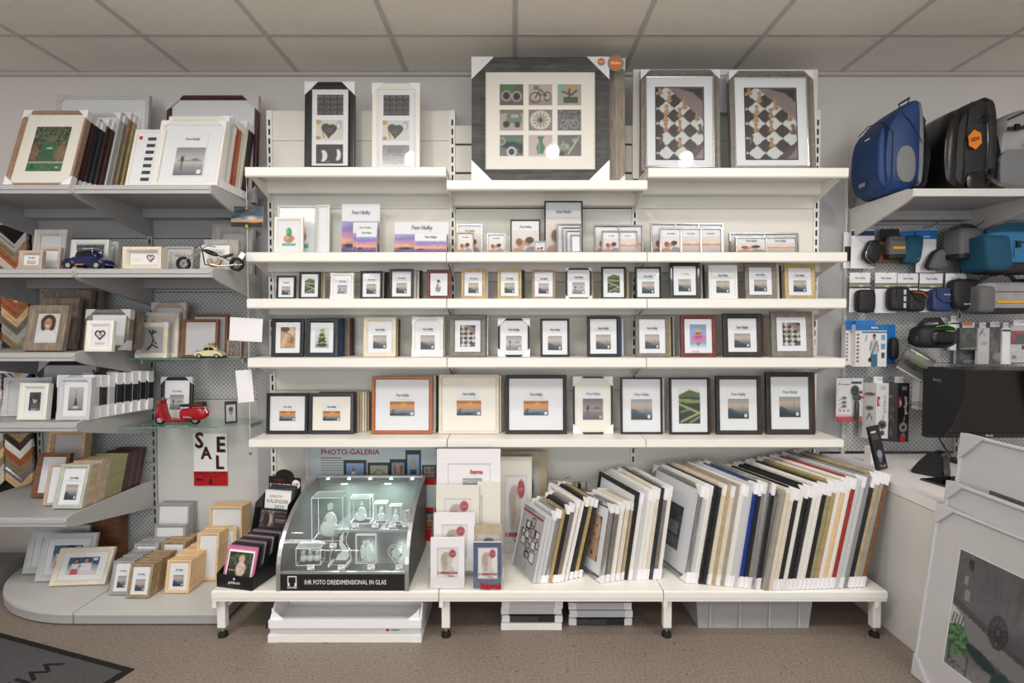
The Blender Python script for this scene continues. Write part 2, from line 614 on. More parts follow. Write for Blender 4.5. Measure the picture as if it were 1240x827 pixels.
def p_sunset():
    p = Pic(34, 24).grad([(0, h('2f4a63')), (.25, h('5b7a92')), (.42, h('b98a78')), (.6, h('e39a4f')), (.78, h('e8923a')), (.84, h('b5612a')), (1, h('dd8a2d'))])
    p.ell(.55, .82, .09, .1, h('f5d84a'), .8, soft=.1)
    p.box(0, .84, 1, .88, h('8c4a26'), .7)
    p.poly([(0, .02), (.65, .1), (.66, .2), (0, .12)], h('25262c'))
    p.line([(.12, .15), (.13, .36), (.18, .46)], .05, h('1c1b20'))
    return p.box(.84, .08, .95, .22, h('e9edf0'))


def p_lake():
    p = Pic(28, 28).grad([(0, h('6f737a')), (.3, h('9a9da2')), (.5, h('d0cfcf')), (.6, h('c3bfbc')), (1, h('8f8e92'))])
    p.box(.1, .5, .95, .56, h('85827f'), .6)
    p.ell(.25, .58, .06, .1, h('3c3a3c')).line([(.25, .2), (.25, .5)], .05, h('55555a')).ell(.7, .56, .12, .04, h('6d6b6a'))
    return p.box(.82, .06, .93, .2, h('f0f0f0'))


def p_lakebrown():
    p = p_lake()
    p.c = p.c * np.array([.92, .86, .84]) * .85
    return p


def p_green():
    p = Pic(30, 34, h('3b3a3a')).noise(.06)
    p.box(0, .78, 1, 1, h('dfe3dc')).poly([(0, .8), (.5, .95), (1, .85), (1, .72), (.4, .76), (0, .7)], h('56723f'))
    p.poly([(0, .7), (1, .66), (1, .56), (0, .6)], h('86a65c'))
    p.line([(0, .55), (.95, .3), (.1, .05)], .06, h('a3bd72')).line([(.1, .32), (.5, .4)], .04, h('86a65c')).line([(.5, .02), (.95, .18)], .05, h('93b065'))
    return p


def p_stones():
    p = Pic(28, 32, h('dcdcda')).grad([(0, h('9c9d9d')), (.25, h('c9c9c8')), (1, h('e2e2e0'))])
    for y, r in ((.14, .36), (.3, .3), (.45, .26), (.6, .2)):
        p.ell(.5, y, r, .085, h('2b2e30'))
    for y, r in ((.24, .2), (.52, .2), (.72, .17), (.86, .16)):
        p.ell(.52, y, r, .055, h('5d9c2c'), rot=.2).ell(.5, y + .02, r * .6, .025, h('9fcb55'))
    return p


def p_arm():
    p = Pic(26, 32, h('c09a76')).ell(.65, .8, .3, .25, h('dcb998')).ell(.3, .9, .3, .14, h('5d4534')).poly([(0, .1), (.35, .75), (.5, .7), (.3, .05)], h('d9b795'))
    return p.poly([(.3, 0), (.75, .55), (1, .45), (.7, 0)], h('9e744f')).ell(.55, .15, .3, .1, h('c49a70')).line([(.35, .75), (.7, .6), (.8, .3)], .05, h('785337'))


def p_chess(nx=24, ny=34):
    p = Pic(nx, ny, h('8a7c7c'))
    p.poly([(.45, 1), (.8, .93), (1, .8), (1, 1)], h('3a3637')).ell(.78, .1, .26, .09, h('544c50'), rot=.55)
    o, a, b = (.38, .5), (.17, .105), (.17, -.105)
    sq = lambda i, j: (o[0] + a[0] * i + b[0] * j, o[1] + a[1] * i + b[1] * j)
    for i in range(-5, 7):
        for j in range(-5, 6):
            q = [sq(i, j), sq(i + 1, j), sq(i + 1, j + 1), sq(i, j + 1)]
            cx = sum(t[0] for t in q) / 4
            cy = sum(t[1] for t in q) / 4
            if ((cx + .15) / 1.12) ** 2 + ((cy - .42) / .62) ** 2 > 1 or cy < .62 * (cx - .45):
                continue
            p.poly(q, h('cdd2d2') if (i + j) % 2 == 0 else h('453c3c'))
    for x, y, k, c in ((.08, .93, .6, 'a97f58'), (.28, .82, 1.2, 'b5875e'), (.6, .72, 1.6, 'a87c55'), (.22, .66, .8, 'b88a60'), (.2, .54, .8, 'ad8058'), (.2, .4, .9, 'ad8058'),
                       (.5, .6, 1, 'a37650'), (.5, .4, 1.4, 'a37852'), (.87, .56, 1.3, '9c7350'), (.93, .37, 1, '5b4738'), (.5, .18, 1.0, 'a47a54'), (.1, .22, 1, '4a3a32')):
        p.ell(x, y, .062, .026, h(c)).poly([(x - .045, y), (x + .045, y), (x + .022, y + .08 * k), (x - .022, y + .08 * k)], h(c)).ell(x, y + .08 * k + .015, .042, .026, h(c)).line([(x - .02, y), (x - .01, y + .08 * k)], .02, h('d9b58a'), .6)
    return p


def p_kiss():
    p = Pic(28, 26, h('e2dcdc')).grad([(0, h('c9b8ae')), (.3, h('dccfc8')), (.6, h('ead9d4')), (1, h('e4e1e3'))])
    p.ell(.35, .42, .15, .18, h('c99a7e')).ell(.6, .5, .14, .17, h('b98668')).ell(.66, .58, .15, .14, h('4a3228')).ell(.27, .5, .12, .16, h('8b5d3e'))
    return p.ell(.25, .05, .24, .22, h('b88a78')).ell(.72, .08, .24, .24, h('8d8b96'))


def p_sea():
    p = Pic(26, 20).grad([(0, h('a8b2c4')), (.3, h('d7b8ae')), (.5, h('f0b890')), (.6, h('e8cdb8')), (1, h('dfe0e6'))]).ell(.6, .55, .12, .1, h('ffe3a8'), .9, soft=.1)
    return p.box(0, .45, 1, .5, h('8e7c86'), .6)


def p_purple():
    p = Pic(30, 34).grad([(0, h('3d3c72')), (.2, h('6a5aa0')), (.32, h('e58e5c')), (.42, h('f0b08a')), (.6, h('c07fb6')), (.8, h('8a77c8')), (1, h('9fb0dc'))]).noise(.04, 3)
    return p.box(0, .27, 1, .31, h('3a2f4c')).ell(.2, .28, .13, .06, h('2b2238')).ell(.75, .65, .3, .06, h('d58aa8'), .7)


def p_plant():
    p = Pic(26, 26, h('f4f2ee')).ell(.5, .35, .4, .2, h('c97a5c')).ell(.35, .4, .2, .1, h('e0a080')).ell(.5, .66, .2, .22, h('2f8f5c')).ell(.4, .72, .12, .12, h('5cc48a')).ell(.62, .6, .1, .12, h('3aa06e'))
    return p.box(0, 0, 1, .14, h('6fbf8e')).noise(.06)


def p_flam():
    p = Pic(28, 32).grad([(0, h('dfe2e6')), (.1, h('a9cfe6')), (.2, h('7fa8c8')), (.3, h('93b3dc')), (1, h('7f9fd0'))])
    p.ell(.5, .3, .13, .22, h('b5674c')).ell(.52, .42, .44, .2, h('d56fae')).ell(.52, .46, .24, .07, h('a84f86')).ell(.5, .62, .13, .13, h('c08a5c')).ell(.5, .72, .2, .1, h('d9a860'))
    return p.line([(.36, .62), (.64, .62)], .05, h('3a3540'))


def p_couple():
    p = Pic(26, 34, h('e6ebee')).noise(.02).ell(.45, .72, .13, .1, h('3c2a22')).ell(.58, .6, .1, .09, h('c79070')).ell(.48, .38, .24, .24, h('c39070')).ell(.42, .2, .26, .2, h('7d8fa8'))
    return p.ell(.58, .46, .16, .14, h('e9e9ec')).line([(.3, .5), (.62, .42)], .06, h('b67e60'))


def p_icons():
    p = Pic(44, 34, h('4c4849'))
    for r in range(4):
        for q in range(4):
            x, y = .1 + .26 * q + .02 * (r % 2), .86 - .24 * r
            p.line([(x - .07, y - .05), (x + .07, y - .05), (x + .07, y + .05), (x - .07, y + .05), (x - .07, y - .05)], .014, h('a9a5a4'))
            p.line([(x - .03, y + .08), (x + .03, y + .08)], .014, h('a9a5a4')).line([(x + .07, y), (x + .11, y + .05)], .014, h('a9a5a4'))
    return p


def p_heartmug():
    p = Pic(36, 28).grad([(0, h('dcdcd0')), (1, h('cfd8d4'))]).ell(.05, .9, .14, .12, h('dca04c')).ell(.05, .1, .12, .1, h('d88f55')).ell(.85, .75, .1, .22, h('b5b6b4')).ell(.83, .7, .05, .14, h('e6e6e2'))
    p.ell(.36, .62, .17, .2, h('55504f')).ell(.6, .58, .17, .2, h('55504f')).poly([(.2, .55), (.77, .5), (.46, .05)], h('55504f'))
    return p.line([(.36, .5), (.6, .55)], .02, h('9c9796')).line([(.38, .38), (.58, .42)], .02, h('9c9796')).line([(.3, .1), (.22, .5)], .04, h('b0774c'))


def p_bottles():
    return Pic(36, 26, h('4f4849')).ell(.26, .4, .16, .3, h('e6e6ec')).ell(.12, .4, .12, .32, h('4f4849')).ell(.8, .45, .12, .3, h('e6e6ec')).ell(.68, .5, .1, .32, h('4f4849')).box(.35, .05, .5, .12, h('7a6b64')).noise(.02)


def p_glare():
    return Pic(36, 26, h('8a8787')).grad([(0, h('d6d4da')), (.5, h('a5a3a6')), (1, h('8a8889'))]).noise(.05, 3).box(.2, .6, .8, .8, h('6e6b6c'), .4)


VINT = {
    'goggles': lambda: Pic(26, 24, h('6b6560')).ell(.35, .9, .3, .25, h('4f8a4c')).ell(.28, .45, .22, .25, h('b8b2ae')).ell(.28, .45, .15, .18, h('3a3636')).ell(.72, .42, .22, .25, h('b8b2ae')).ell(.72, .42, .15, .18, h('3a3636')),
    'bicycle': lambda: Pic(26, 24, h('c2b4ab')).box(0, 0, 1, .25, h('a59384')).ring(.28, .36, .22, .24, .2, h('3b3a36')).ring(.8, .42, .14, .2, .25, h('3b3a36')).line([(.28, .36), (.5, .75), (.75, .45), (.4, .55)], .05, h('39443c')).box(.2, .75, .45, .95, h('8a7566')),
    'press': lambda: Pic(26, 24, h('b5a598')).box(0, .3, .25, 1, h('93b3a8')).box(.4, .7, .7, .95, h('c9a55c')).box(.25, .1, .85, .4, h('3d5e4c')).line([(.2, .65), (.6, .5), (.8, .7)], .07, h('3b4440')).line([(.5, .4), (.5, .75)], .08, h('40504a')),
    'truck': lambda: Pic(26, 24, h('b3a69c')).box(0, .8, 1, 1, h('85776a')).ell(.6, .65, .32, .22, h('6d8070')).box(.3, .35, .95, .62, h('748676')).ell(.28, .3, .14, .16, h('332f2c')).ell(.75, .28, .12, .14, h('3a3532')).box(.5, .62, .8, .78, h('a7b0aa')),
    'clock': lambda: (lambda p: [p.line([(.5, .5), (.5 + .3 * math.cos(t * math.pi / 6), .5 + .33 * math.sin(t * math.pi / 6))], .03, h('3a3630')) for t in range(12)][-1])(Pic(26, 24, h('8c8077')).ell(.5, .5, .46, .48, h('d3c9ba')).ring(.5, .5, .46, .48, .07, h('6b6058'))).ell(.5, .5, .08, .09, h('4a463e')),
    'bluebike': lambda: Pic(26, 24, h('6f6a68')).noise(.1, 2).ring(.3, .3, .17, .2, .2, h('8fa6b0')).ring(.72, .32, .17, .2, .2, h('8fa6b0')).line([(.3, .3), (.45, .5), (.65, .5), (.72, .32)], .05, h('7fa0b0')),
    'wheel': lambda: Pic(26, 24, h('77736e')).box(.25, .55, 1, 1, h('5c7a66')).ell(.5, .5, .4, .18, h('2b3a44')).ell(.5, .2, .2, .24, h('e0dcd6')).ell(.5, .2, .13, .16, h('35312f')).ring(.1, .7, .12, .16, .3, h('b8c0b8')).ell(.88, .35, .1, .25, h('2e2c2b')),
    'vase': lambda: Pic(26, 24, h('c6b4ae')).poly([(.38, .1), (.62, .1), (.7, .4), (.58, .7), (.66, .92), (.36, .92), (.44, .7), (.32, .4)], h('3f7a5e')).ell(.2, .12, .12, .1, h('dcae98')).ell(.82, .1, .1, .08, h('d0c0b4')).line([(.45, .2), (.44, .6)], .04, h('79b094')),
    'moto': lambda: Pic(26, 24, h('6b6663')).line([(.9, .9), (.45, .1)], .07, h('a9c2a0')).ell(.75, .75, .14, .1, h('8fb088')).ell(.3, .45, .22, .16, h('7d9a80')).ell(.15, .1, .14, .14, h('3a3634')).line([(.2, .7), (.5, .3)], .05, h('a5a19c')).noise(.04, 2),
}


def p_garden():
    p = Pic(44, 54, h('4c5a44')).noise(.16, 2).grad([(0, h('3f7a52')), (.17, h('3f7a52'))], 0, .17)
    p.ell(.5, .45, .24, .3, h('3c6b4a')).box(.26, .2, .74, .45, h('3c6b4a')).ell(.88, .4, .18, .2, h('a07a58'), .8, soft=.12).ell(.1, .4, .14, .18, h('9c6a55'), .7, soft=.12)
    p.ell(.5, .72, .12, .08, h('a5785a'), .6, soft=.1).box(0, .17, 1, .21, h('b5aea0')).box(.45, .5, .6, .52, h('b8d0b8')).noise(.07, 1)
    return p.box(.12, .06, .2, .13, h('24423a')).box(.4, .06, .5, .13, h('8a5d5a')).box(.8, .06, .9, .11, h('c9b8b8'))


def p_curly():
    p = Pic(34, 42, h('d4d2cf')).ell(.5, .72, .34, .26, h('3a2a22')).ell(.34, .6, .16, .2, h('46342a')).ell(.68, .6, .16, .2, h('46342a')).noise(.06, 1, .45, 1)
    p.ell(.5, .66, .17, .2, h('c78f6d')).poly([(.4, .5), (.6, .5), (.62, .38), (.38, .38)], h('bd8462')).ell(.5, .12, .45, .32, h('d9dcda')).ell(.43, .7, .03, .02, h('3a2418')).ell(.57, .7, .03, .02, h('3a2418'))
    return p.ell(.5, .57, .07, .025, h('f2e8e4')).line([(.5, .68), (.5, .62)], .015, h('a8704f'))


def p_eiffel():
    return Pic(26, 34).grad([(0, h('8a8888')), (1, h('c3c1c3'))]).poly([(.35, .15), (.65, .15), (.54, .5), (.51, .9), (.49, .9), (.46, .5)], h('3a3a3c')).ell(.5, .1, .2, .1, h('c8c8c8')).box(0, 0, 1, .08, h('6a6868'))


def p_bwface():
    return Pic(26, 34, h('3c3b3c')).noise(.08, 3).ell(.5, .62, .2, .24, h('b3b1b0')).ell(.55, .75, .26, .16, h('2a2a2a')).ell(.5, .15, .35, .25, h('5a595a')).box(.2, .02, .9, .1, h('a9a7a8')).box(.6, .02, .9, .07, h('b22'  + '22a'))


def p_family():
    p = Pic(40, 28).grad([(0, h('d8d5d4')), (.2, h('c9cdd0')), (.5, h('8fa4b0')), (.62, h('2f557c')), (1, h('34608c'))])
    p.box(0, 0, 1, .2, h('d9cfcb')).ell(.25, .8, .09, .13, h('2c1f1c')).ell(.25, .76, .06, .1, h('b5806a')).poly([(.12, .62), (.38, .62), (.36, .34), (.14, .34)], h('e5e5ea')).poly([(.16, .34), (.34, .34), (.4, .02), (.12, .02)], h('c94d68'))
    p.ell(.58, .86, .12, .15, h('281c1a')).ell(.58, .8, .075, .12, h('b88870')).poly([(.42, .66), (.76, .68), (.8, .3), (.4, .2)], h('e9e9ee')).poly([(.42, .2), (.8, .3), (.95, .1), (.5, .05)], h('dadade'))
    return p.line([(.76, .6), (.98, .5)], .06, h('c69a88')).line([(.45, .5), (.36, .45)], .06, h('b88870')).box(.78, .82, .94, .95, h('cfd8e4'))


def p_home():
    return Pic(40, 30, h('4e4c4c')).noise(.12, 2)


def p_twigbg():
    return Pic(10, 10, h('a9aaac')).noise(.02)


def p_interior_big():
    p = Pic(170, 80, h('66676b')).grad([(0, h('8a8a8e')), (.12, h('7c7c80')), (.2, h('5d5e62')), (.5, h('55565a')), (.55, h('606166')), (1, h('5b5c61'))]).noise(.02, 4)
    p.poly([(0, .56), (.34, .40), (1, .2), (1, .0), (0, .34)], h('7f8085')).poly([(0, .60), (.34, .43), (1, .22), (1, .2), (.34, .38), (0, .53)], h('47484c'))
    p.poly([(.005, .52), (.075, .46), (.08, .34), (.005, .36)], h('d6d2c8'))
    for i in range(4):
        p.line([(.012 + .018 * i, .37), (.02 + .018 * i, .46)], .009, h('43585a'))
    for i in range(70):
        a, r = i * 2.4, .0062 * math.sqrt(i) + .003
        p.ell(.06 + r * math.cos(a), .26 + r * 2.3 * math.sin(a), .008, .018, h(['2f5b33', '4d8450', '6aa05c'][i % 3]), rot=a)
    for i in range(10):
        p.ell(.02 + .008 * (i % 3), .2 - .015 * i, .006, .012, h('4d8450'))
    p.line([(.02, .02), (.02, .22), (.13, .16), (.13, .0)], .006, h('22262a')).line([(.02, .08), (.13, .03)], .006, h('22262a')).ring(.05, .02, .012, .03, .4, h('3a3b3e'))
    for i in range(12):
        a = i * .55
        p.ring(.265 + .03 * math.cos(a), .5 + .08 * math.sin(a), .018, .045, .35, h('27292d'))
    p.ell(.2, .22, .1, .05, h('1d3a36'), rot=-.5).ell(.32, .10, .06, .12, h('1f4a44'))
    for x, y in ((.075, .92), (.062, .78), (.078, .66)):
        p.line([(x - .006, y + .12), (x - .006, y)], .004, h('a6714a')).line([(x + .008, y + .12), (x + .008, y)], .004, h('a6714a'))
        p.box(x - .014, y - .05, x + .014, y + .03, h('26262a') if y > .9 else h('94959a'))
    return p


def p_room():
    p = Pic(30, 40, h('4b4b4d')).noise(.05, 3).box(.55, .35, .9, .62, h('8d8d90')).ell(.3, .38, .16, .08, h('2c2c2e')).box(0, 0, 1, .28, h('5e5e60')).ell(.6, .18, .3, .1, h('77777a')).line([(.2, .3), (.1, .02)], .03, h('2b2b2c'))
    return p.noise(.03, 2)


def p_collage():
    p = Pic(40, 56, h('b9b6bb'))
    for i, (x, y, w_, h_) in enumerate([(.25, .66, .2, .13), (.46, .74, .18, .14), (.1, .54, .16, .1), (.26, .5, .2, .14), (.48, .56, .22, .16), (.7, .6, .2, .12), (.12, .38, .22, .14), (.36, .36, .2, .12),
                                        (.58, .4, .2, .14), (.78, .46, .14, .12), (.4, .22, .18, .12), (.62, .2, .22, .18)]):
        p.box(x, y, x + w_, y + h_, h('2d2422')).box(x + .03, y + .02, x + w_ - .03, y + h_ - .02, h(['d5d0d0', 'a8a0a0', 'e0dcdc'][i % 3]))
    p.box(0, .9, .9, .94, h('b22030')).box(.1, .96, .5, .99, h('8890a8')).line([(.5, .04), (.52, .14)], .02, h('b23040'))
    return p


def p_blonde():
    p = Pic(34, 44, h('8d5f45')).ell(.55, .7, .42, .34, h('d9b08c')).ell(.2, .75, .22, .4, h('a3724a')).ell(.8, .3, .35, .2, h('c99872')).poly([(.1, 0), (.5, .45), (.9, .35), (.9, 0)], h('d2a682'))
    p.ell(.45, .78, .05, .02, h('4a3020')).ell(.7, .76, .05, .02, h('4a3020')).ell(.6, .55, .09, .03, h('b06058')).box(.5, .1, .62, .2, h('6a4535'))
    return p.noise(.02)


def p_sepia():
    p = Pic(28, 34, h('f3f0ef')).ell(.45, .62, .28, .24, h('c2aea0')).ell(.6, .55, .14, .16, h('dfccc0')).ell(.55, .2, .3, .2, h('d8cfca')).ell(.35, .5, .16, .3, h('b7a090'), .8, soft=.1)
    return p.ell(.75, .8, .17, .14, h('b8182a')).line([(.66, .8), (.84, .8)], .02, h('e8a0a8'))


def p_bar():
    return Pic(24, 4, h('b8182a')).box(.05, .2, .15, .8, h('f0e0e0')).box(.6, .3, .9, .7, h('e0a0a8'))


def p_hamasea():
    return Pic(26, 14).grad([(0, h('5a6a86')), (.5, h('8fa0b8')), (.7, h('c9c2b8')), (1, h('7f8ca8'))]).noise(.1, 2)


def p_cloudsun():
    p = Pic(60, 36).grad([(0, h('14151b')), (.2, h('191a20')), (.25, h('d99a5c')), (.34, h('c9a890')), (.5, h('5c7d92')), (.75, h('2f5a72')), (1, h('1e4a66'))])
    rg = np.random.RandomState(3)
    for i in range(46):
        x, y = rg.rand(), .42 + .58 * rg.rand()
        p.ell(x, y, .08 + .1 * rg.rand(), .02 + .03 * rg.rand(), h(['1c2a38', '2f4d62', '587484', '182430'][i % 4]), .75, soft=.05, rot=.3)
    p.ell(.62, .45, .16, .1, h('ead8c6'), .9, soft=.12).ell(.85, .25, .2, .06, h('f0902c'), .9, soft=.08).poly([(0, .2), (.4, .25), (.7, .2), (1, .27), (1, 0), (0, 0)], h('101116'))
    return p


def p_card_sun():
    return Pic(24, 12).grad([(0, h('2c3c4c')), (.3, h('55625f')), (.5, h('d6b070')), (.7, h('8a9aa0')), (1, h('4f6f86'))]).ell(.55, .45, .1, .14, h('ffe9a0'), soft=.1)


def p_pinkgirl():
    p = Pic(30, 26, h('3a4a38')).noise(.16, 2).box(0, 0, .38, .35, h('2e2a2c')).ell(.55, .72, .13, .17, h('d6b48c')).ell(.55, .3, .2, .32, h('e0cbb8')).line([(.4, .4), (.75, .35), (.55, .2)], .07, h('d8a890')).ell(.56, .68, .08, .1, h('dcae94'))
    return p.box(.05, .22, .3, .25, h('d8a060'))


def p_cardgirl():
    return Pic(34, 18, h('6b5d66')).noise(.14, 2).box(.5, .1, .96, .9, h('2a2628')).ell(.34, .5, .1, .3, h('c99f8a')).ell(.22, .5, .12, .42, h('3a2822')).line([(.55, .7), (.85, .7)], .04, h('d0902c')).line([(.55, .5), (.9, .5)], .02, h('b0b0b0')).line([(.55, .38), (.9, .38)], .02, h('b0b0b0'))


def p_galman():
    return Pic(22, 22).grad([(0, h('c3c7c9')), (.4, h('5a8ac0')), (1, h('9cc0e4'))]).ell(.4, .7, .07, .1, h('8a5c40')).poly([(.3, .6), (.52, .6), (.55, .1), (.28, .1)], h('e8e8ec')).line([(.5, .5), (.8, .6)], .06, h('c9967a'))


def p_heartsand():
    return Pic(26, 18, h('b8b89c')).noise(.04).ring(.5, .5, .3, .26, .2, h('6a6a50')).poly([(.2, .42), (.8, .42), (.5, .12)], h('a5a588'))


def p_galwoman():
    return Pic(20, 34).grad([(0, h('d9b88a')), (.5, h('7aa8d8')), (1, h('b6d4ee'))]).ell(.5, .68, .17, .14, h('caa05c')).ell(.5, .65, .1, .1, h('d8a888')).poly([(.25, .5), (.75, .5), (.8, 0), (.2, 0)], h('3a4a6a'))


def p_galgroup():
    return Pic(24, 22, h('7fa6cc')).ell(.25, .7, .14, .2, h('a8683c')).ell(.5, .75, .13, .18, h('c99070')).ell(.78, .7, .14, .2, h('8a5a3c')).box(0, 0, 1, .42, h('b56a40')).noise(.06, 2)


def p_strapman():
    p = Pic(46, 52, h('ecebea')).box(0, .86, 1, 1, h('1b74c4')).box(0, .8, 1, .84, h('3a6ca4'))
    p.ell(.5, .7, .06, .07, h('b5805f')).ell(.5, .745, .06, .035, h('2a2220')).poly([(.36, .62), (.64, .62), (.66, .3), (.36, .3)], h('a9c7d6')).poly([(.36, .62), (.3, .4), (.36, .38), (.42, .55)], h('c08c6c'))
    p.poly([(.66, .6), (.7, .38), (.65, .34), (.6, .5)], h('c08c6c')).poly([(.37, .3), (.65, .3), (.64, 0), (.38, 0)], h('3f6f8c')).line([(.6, .6), (.36, .22)], .03, h('1b1b1e')).ell(.34, .16, .07, .05, h('1b1b1e'))
    return p.box(.78, .62, .95, .76, h('7fa8d0')).box(.78, .42, .95, .55, h('6f9cc8')).box(.8, .2, .93, .33, h('4a4a4e')).line([(.16, .62), (.2, .74)], .05, h('7aa8c0'))


def p_boxside():
    p = Pic(10, 52, h('e8e6e4')).box(0, .86, 1, 1, h('1b74c4'))
    for i in range(8):
        p.ell(.4, .76 - .09 * i, .2, .022, h(['3a2c2c', '5a3a30'][i % 2]))
    return p


def p_lowe():
    p = Pic(40, 34, h('5b5854')).grad([(0, h('77736e')), (.4, h('4d4a47')), (.7, h('8f8b86')), (1, h('5a5754'))]).ell(.45, .38, .32, .14, h('2e302c')).ell(.7, .4, .14, .12, h('3a4a34')).ell(.3, .42, .14, .1, h('3c3e3a')).line([(.3, .5), (.7, .5)], .03, h('6a9c4a'))
    return p.line([(.35, .88), (.75, .88)], .05, h('e8e8e4')).line([(.35, .78), (.62, .78)], .04, h('8bc83c')).box(0, 0, 1, .05, h('d8d8da'))


def p_tripodcard():
    p = Pic(30, 50, h('ecebee')).box(0, 0, 1, .13, h('d8404a')).line([(.05, .16), (.7, .16)], .02, h('c0a0a4')).ell(.7, .72, .16, .12, h('2e2e32')).box(.55, .88, .95, .93, h('3a3a3e')).ell(.92, .68, .06, .04, h('c02030')).box(.1, .86, .14, .88, h('c02030')).box(.18, .86, .5, .875, h('55555a'))
    for y in (.55, .45, .36):
        p.ell(.3, y, .09, .035, h('5a5a5e')).line([(.1, y - .05), (.3, y)], .015, h('77777a'))
    return p.ell(.15, .26, .04, .02, h('c83040')).ell(.3, .26, .04, .02, h('c83040')).ell(.45, .26, .04, .02, h('c83040'))


def p_goriside(dark=False):
    p = Pic(16, 60, h('2a2828') if dark else h('b9b5b2'))
    c = h('8a6a58') if dark else h('b5886a')
    return p.ell(.5, .8, .4, .03, h('2e2c2c')).ell(.3, .77, .3, .02, c).ell(.5, .55, .3, .04, h('454243')).line([(.3, .35), (.5, .45), (.7, .35)], .05, h('5a5758')).line([(.4, .1), (.5, .2), (.6, .1)], .05, h('6a6768'))


def p_gorifront(dark=False):
    bg, fg = (h('141416'), h('e6e6e6')) if dark else (h('e9e7e8'), h('b8b4b6'))
    p = Pic(20, 64, bg).box(.35, .88, .75, .94, h('77757a') if dark else h('c9c7c9')).box(.05, .58, .3, .75, h('c81e28'))
    p.ell(.5, .25, .36, .08, h('5a585c') if not dark else h('9c9a9e')).ell(.5, .25, .16, .035, h('222226')).ell(.5, .1, .2, .05, h('4a484c') if not dark else h('7c7a7e'))
    return p.ell(.5, .03, .2, .025, h('d83038'), 1 if dark else .0).line([(.5, .3), (.6, .42)], .06, h('b8a090') if dark else h('8a8688'))


def p_hippo():
    p = Pic(16, 50, h('232226')).ell(.5, .35, .25, .1, h('8f93ac')).ell(.45, .22, .15, .06, h('6a6e84')).box(.1, .86, .6, .89, h('e0e0e0')).box(.1, .7, .7, .82, h('4a484e')).line([(.3, .1), (.7, .05)], .05, h('77757c'))
    return p.ell(.8, .08, .08, .025, h('d8a24a'))


def p_pack(kind):
    if kind == 0:
        return Pic(24, 28, h('2c2c2e')).ell(.5, .6, .36, .3, h('4a4b4d')).ell(.5, .5, .22, .3, h('232325')).line([(.1, .08), (.9, .08)], .04, h('a9a9aa')).noise(.08, 2)
    if kind == 1:
        return Pic(20, 40, h('d9d7dc')).line([(.1, .8), (.4, .95)], .08, h('3f74a8')).line([(.2, .6), (.85, .6)], .015, h('77777c')).line([(.2, .55), (.8, .55)], .015, h('77777c')).ring(.5, .25, .25, .09, .15, h('a0a0a6')).line([(.4, .85), (.6, .8)], .03, h('c84040'))
    if kind == 2:
        return Pic(24, 34, h('3a3c3e')).ell(.4, .6, .26, .4, h('55585c')).ell(.7, .2, .4, .12, h('85898c')).ell(.5, .8, .2, .16, h('1f2022')).noise(.1, 2)
    return Pic(30, 44, h('dddadb')).box(0, .5, 1, .86, h('4a4a4c')).box(.05, .55, .2, .8, h('d2202a')).ell(.45, .8, .2, .06, h('b83038')).box(.6, .36, .95, .46, h('2c2c30')).box(.1, .1, .3, .2, h('8a8a8c')).noise(.04, 3)


def p_smallbw():
    return Pic(16, 22, h('c9c7c5')).ell(.5, .6, .22, .24, h('8f8c8a')).ell(.5, .72, .25, .14, h('4f4c4b')).ell(.5, .12, .34, .2, h('b5b2b0'))


def p_rustcard():
    return Pic(24, 20, h('86766c')).noise(.14, 2)


PRINTS = {}


def pr(key):
    if key not in PRINTS:
        if key in VINT:
            f = VINT[key]
        else:
            f = {'chessbig': lambda: p_chess(56, 76), 'goriside_d': lambda: p_goriside(True), 'gorifront_d': lambda: p_gorifront(True),
                 'pack0': lambda: p_pack(0), 'pack1': lambda: p_pack(1), 'pack2': lambda: p_pack(2), 'pack3': lambda: p_pack(3)}.get(key) or globals()['p_' + key]
        PRINTS[key] = f().mesh('print')
    return PRINTS[key]


# ------------------------------------------------------------------ picture frames
SIG = 'Peter Hadley'
SUB = 'BILDERRAHMEN'


def ring_mesh(mb, w, hh, mw, t, lip=0.0):
    """mitred moulding, x centred, z from 0: four mitred sides each with a stepped profile"""
    prof = [(0, 0.0015), (mw * .18, 0), (mw * .62, 0.0), (mw, t * .28), (mw, t), (0, t)]
    pts = []
    for (u, y) in prof:
        pts.append([(-w / 2 + u, y, u), (w / 2 - u, y, u), (w / 2 - u, y, hh - u), (-w / 2 + u, y, hh - u)])
    vs = [p for q in pts for p in q]
    fs = []
    n = len(prof)
    for i in range(n):
        j = (i + 1) % n
        for k in range(4):
            k2 = (k + 1) % 4
            fs.append((i * 4 + k, i * 4 + k2, j * 4 + k2, j * 4 + k))
    mb.add(vs, fs)


def corner_mb(w, hh, c, t, sx, top):
    mb = MB()
    e = 0.0012
    x, z = sx * (w / 2 + e), (hh + e if top else -e + 0.0012)
    dz = -c if top else c
    mb.prism([(x, z), (x - sx * c, z), (x, z + dz)], -e, t + e, 'y')
    return mb


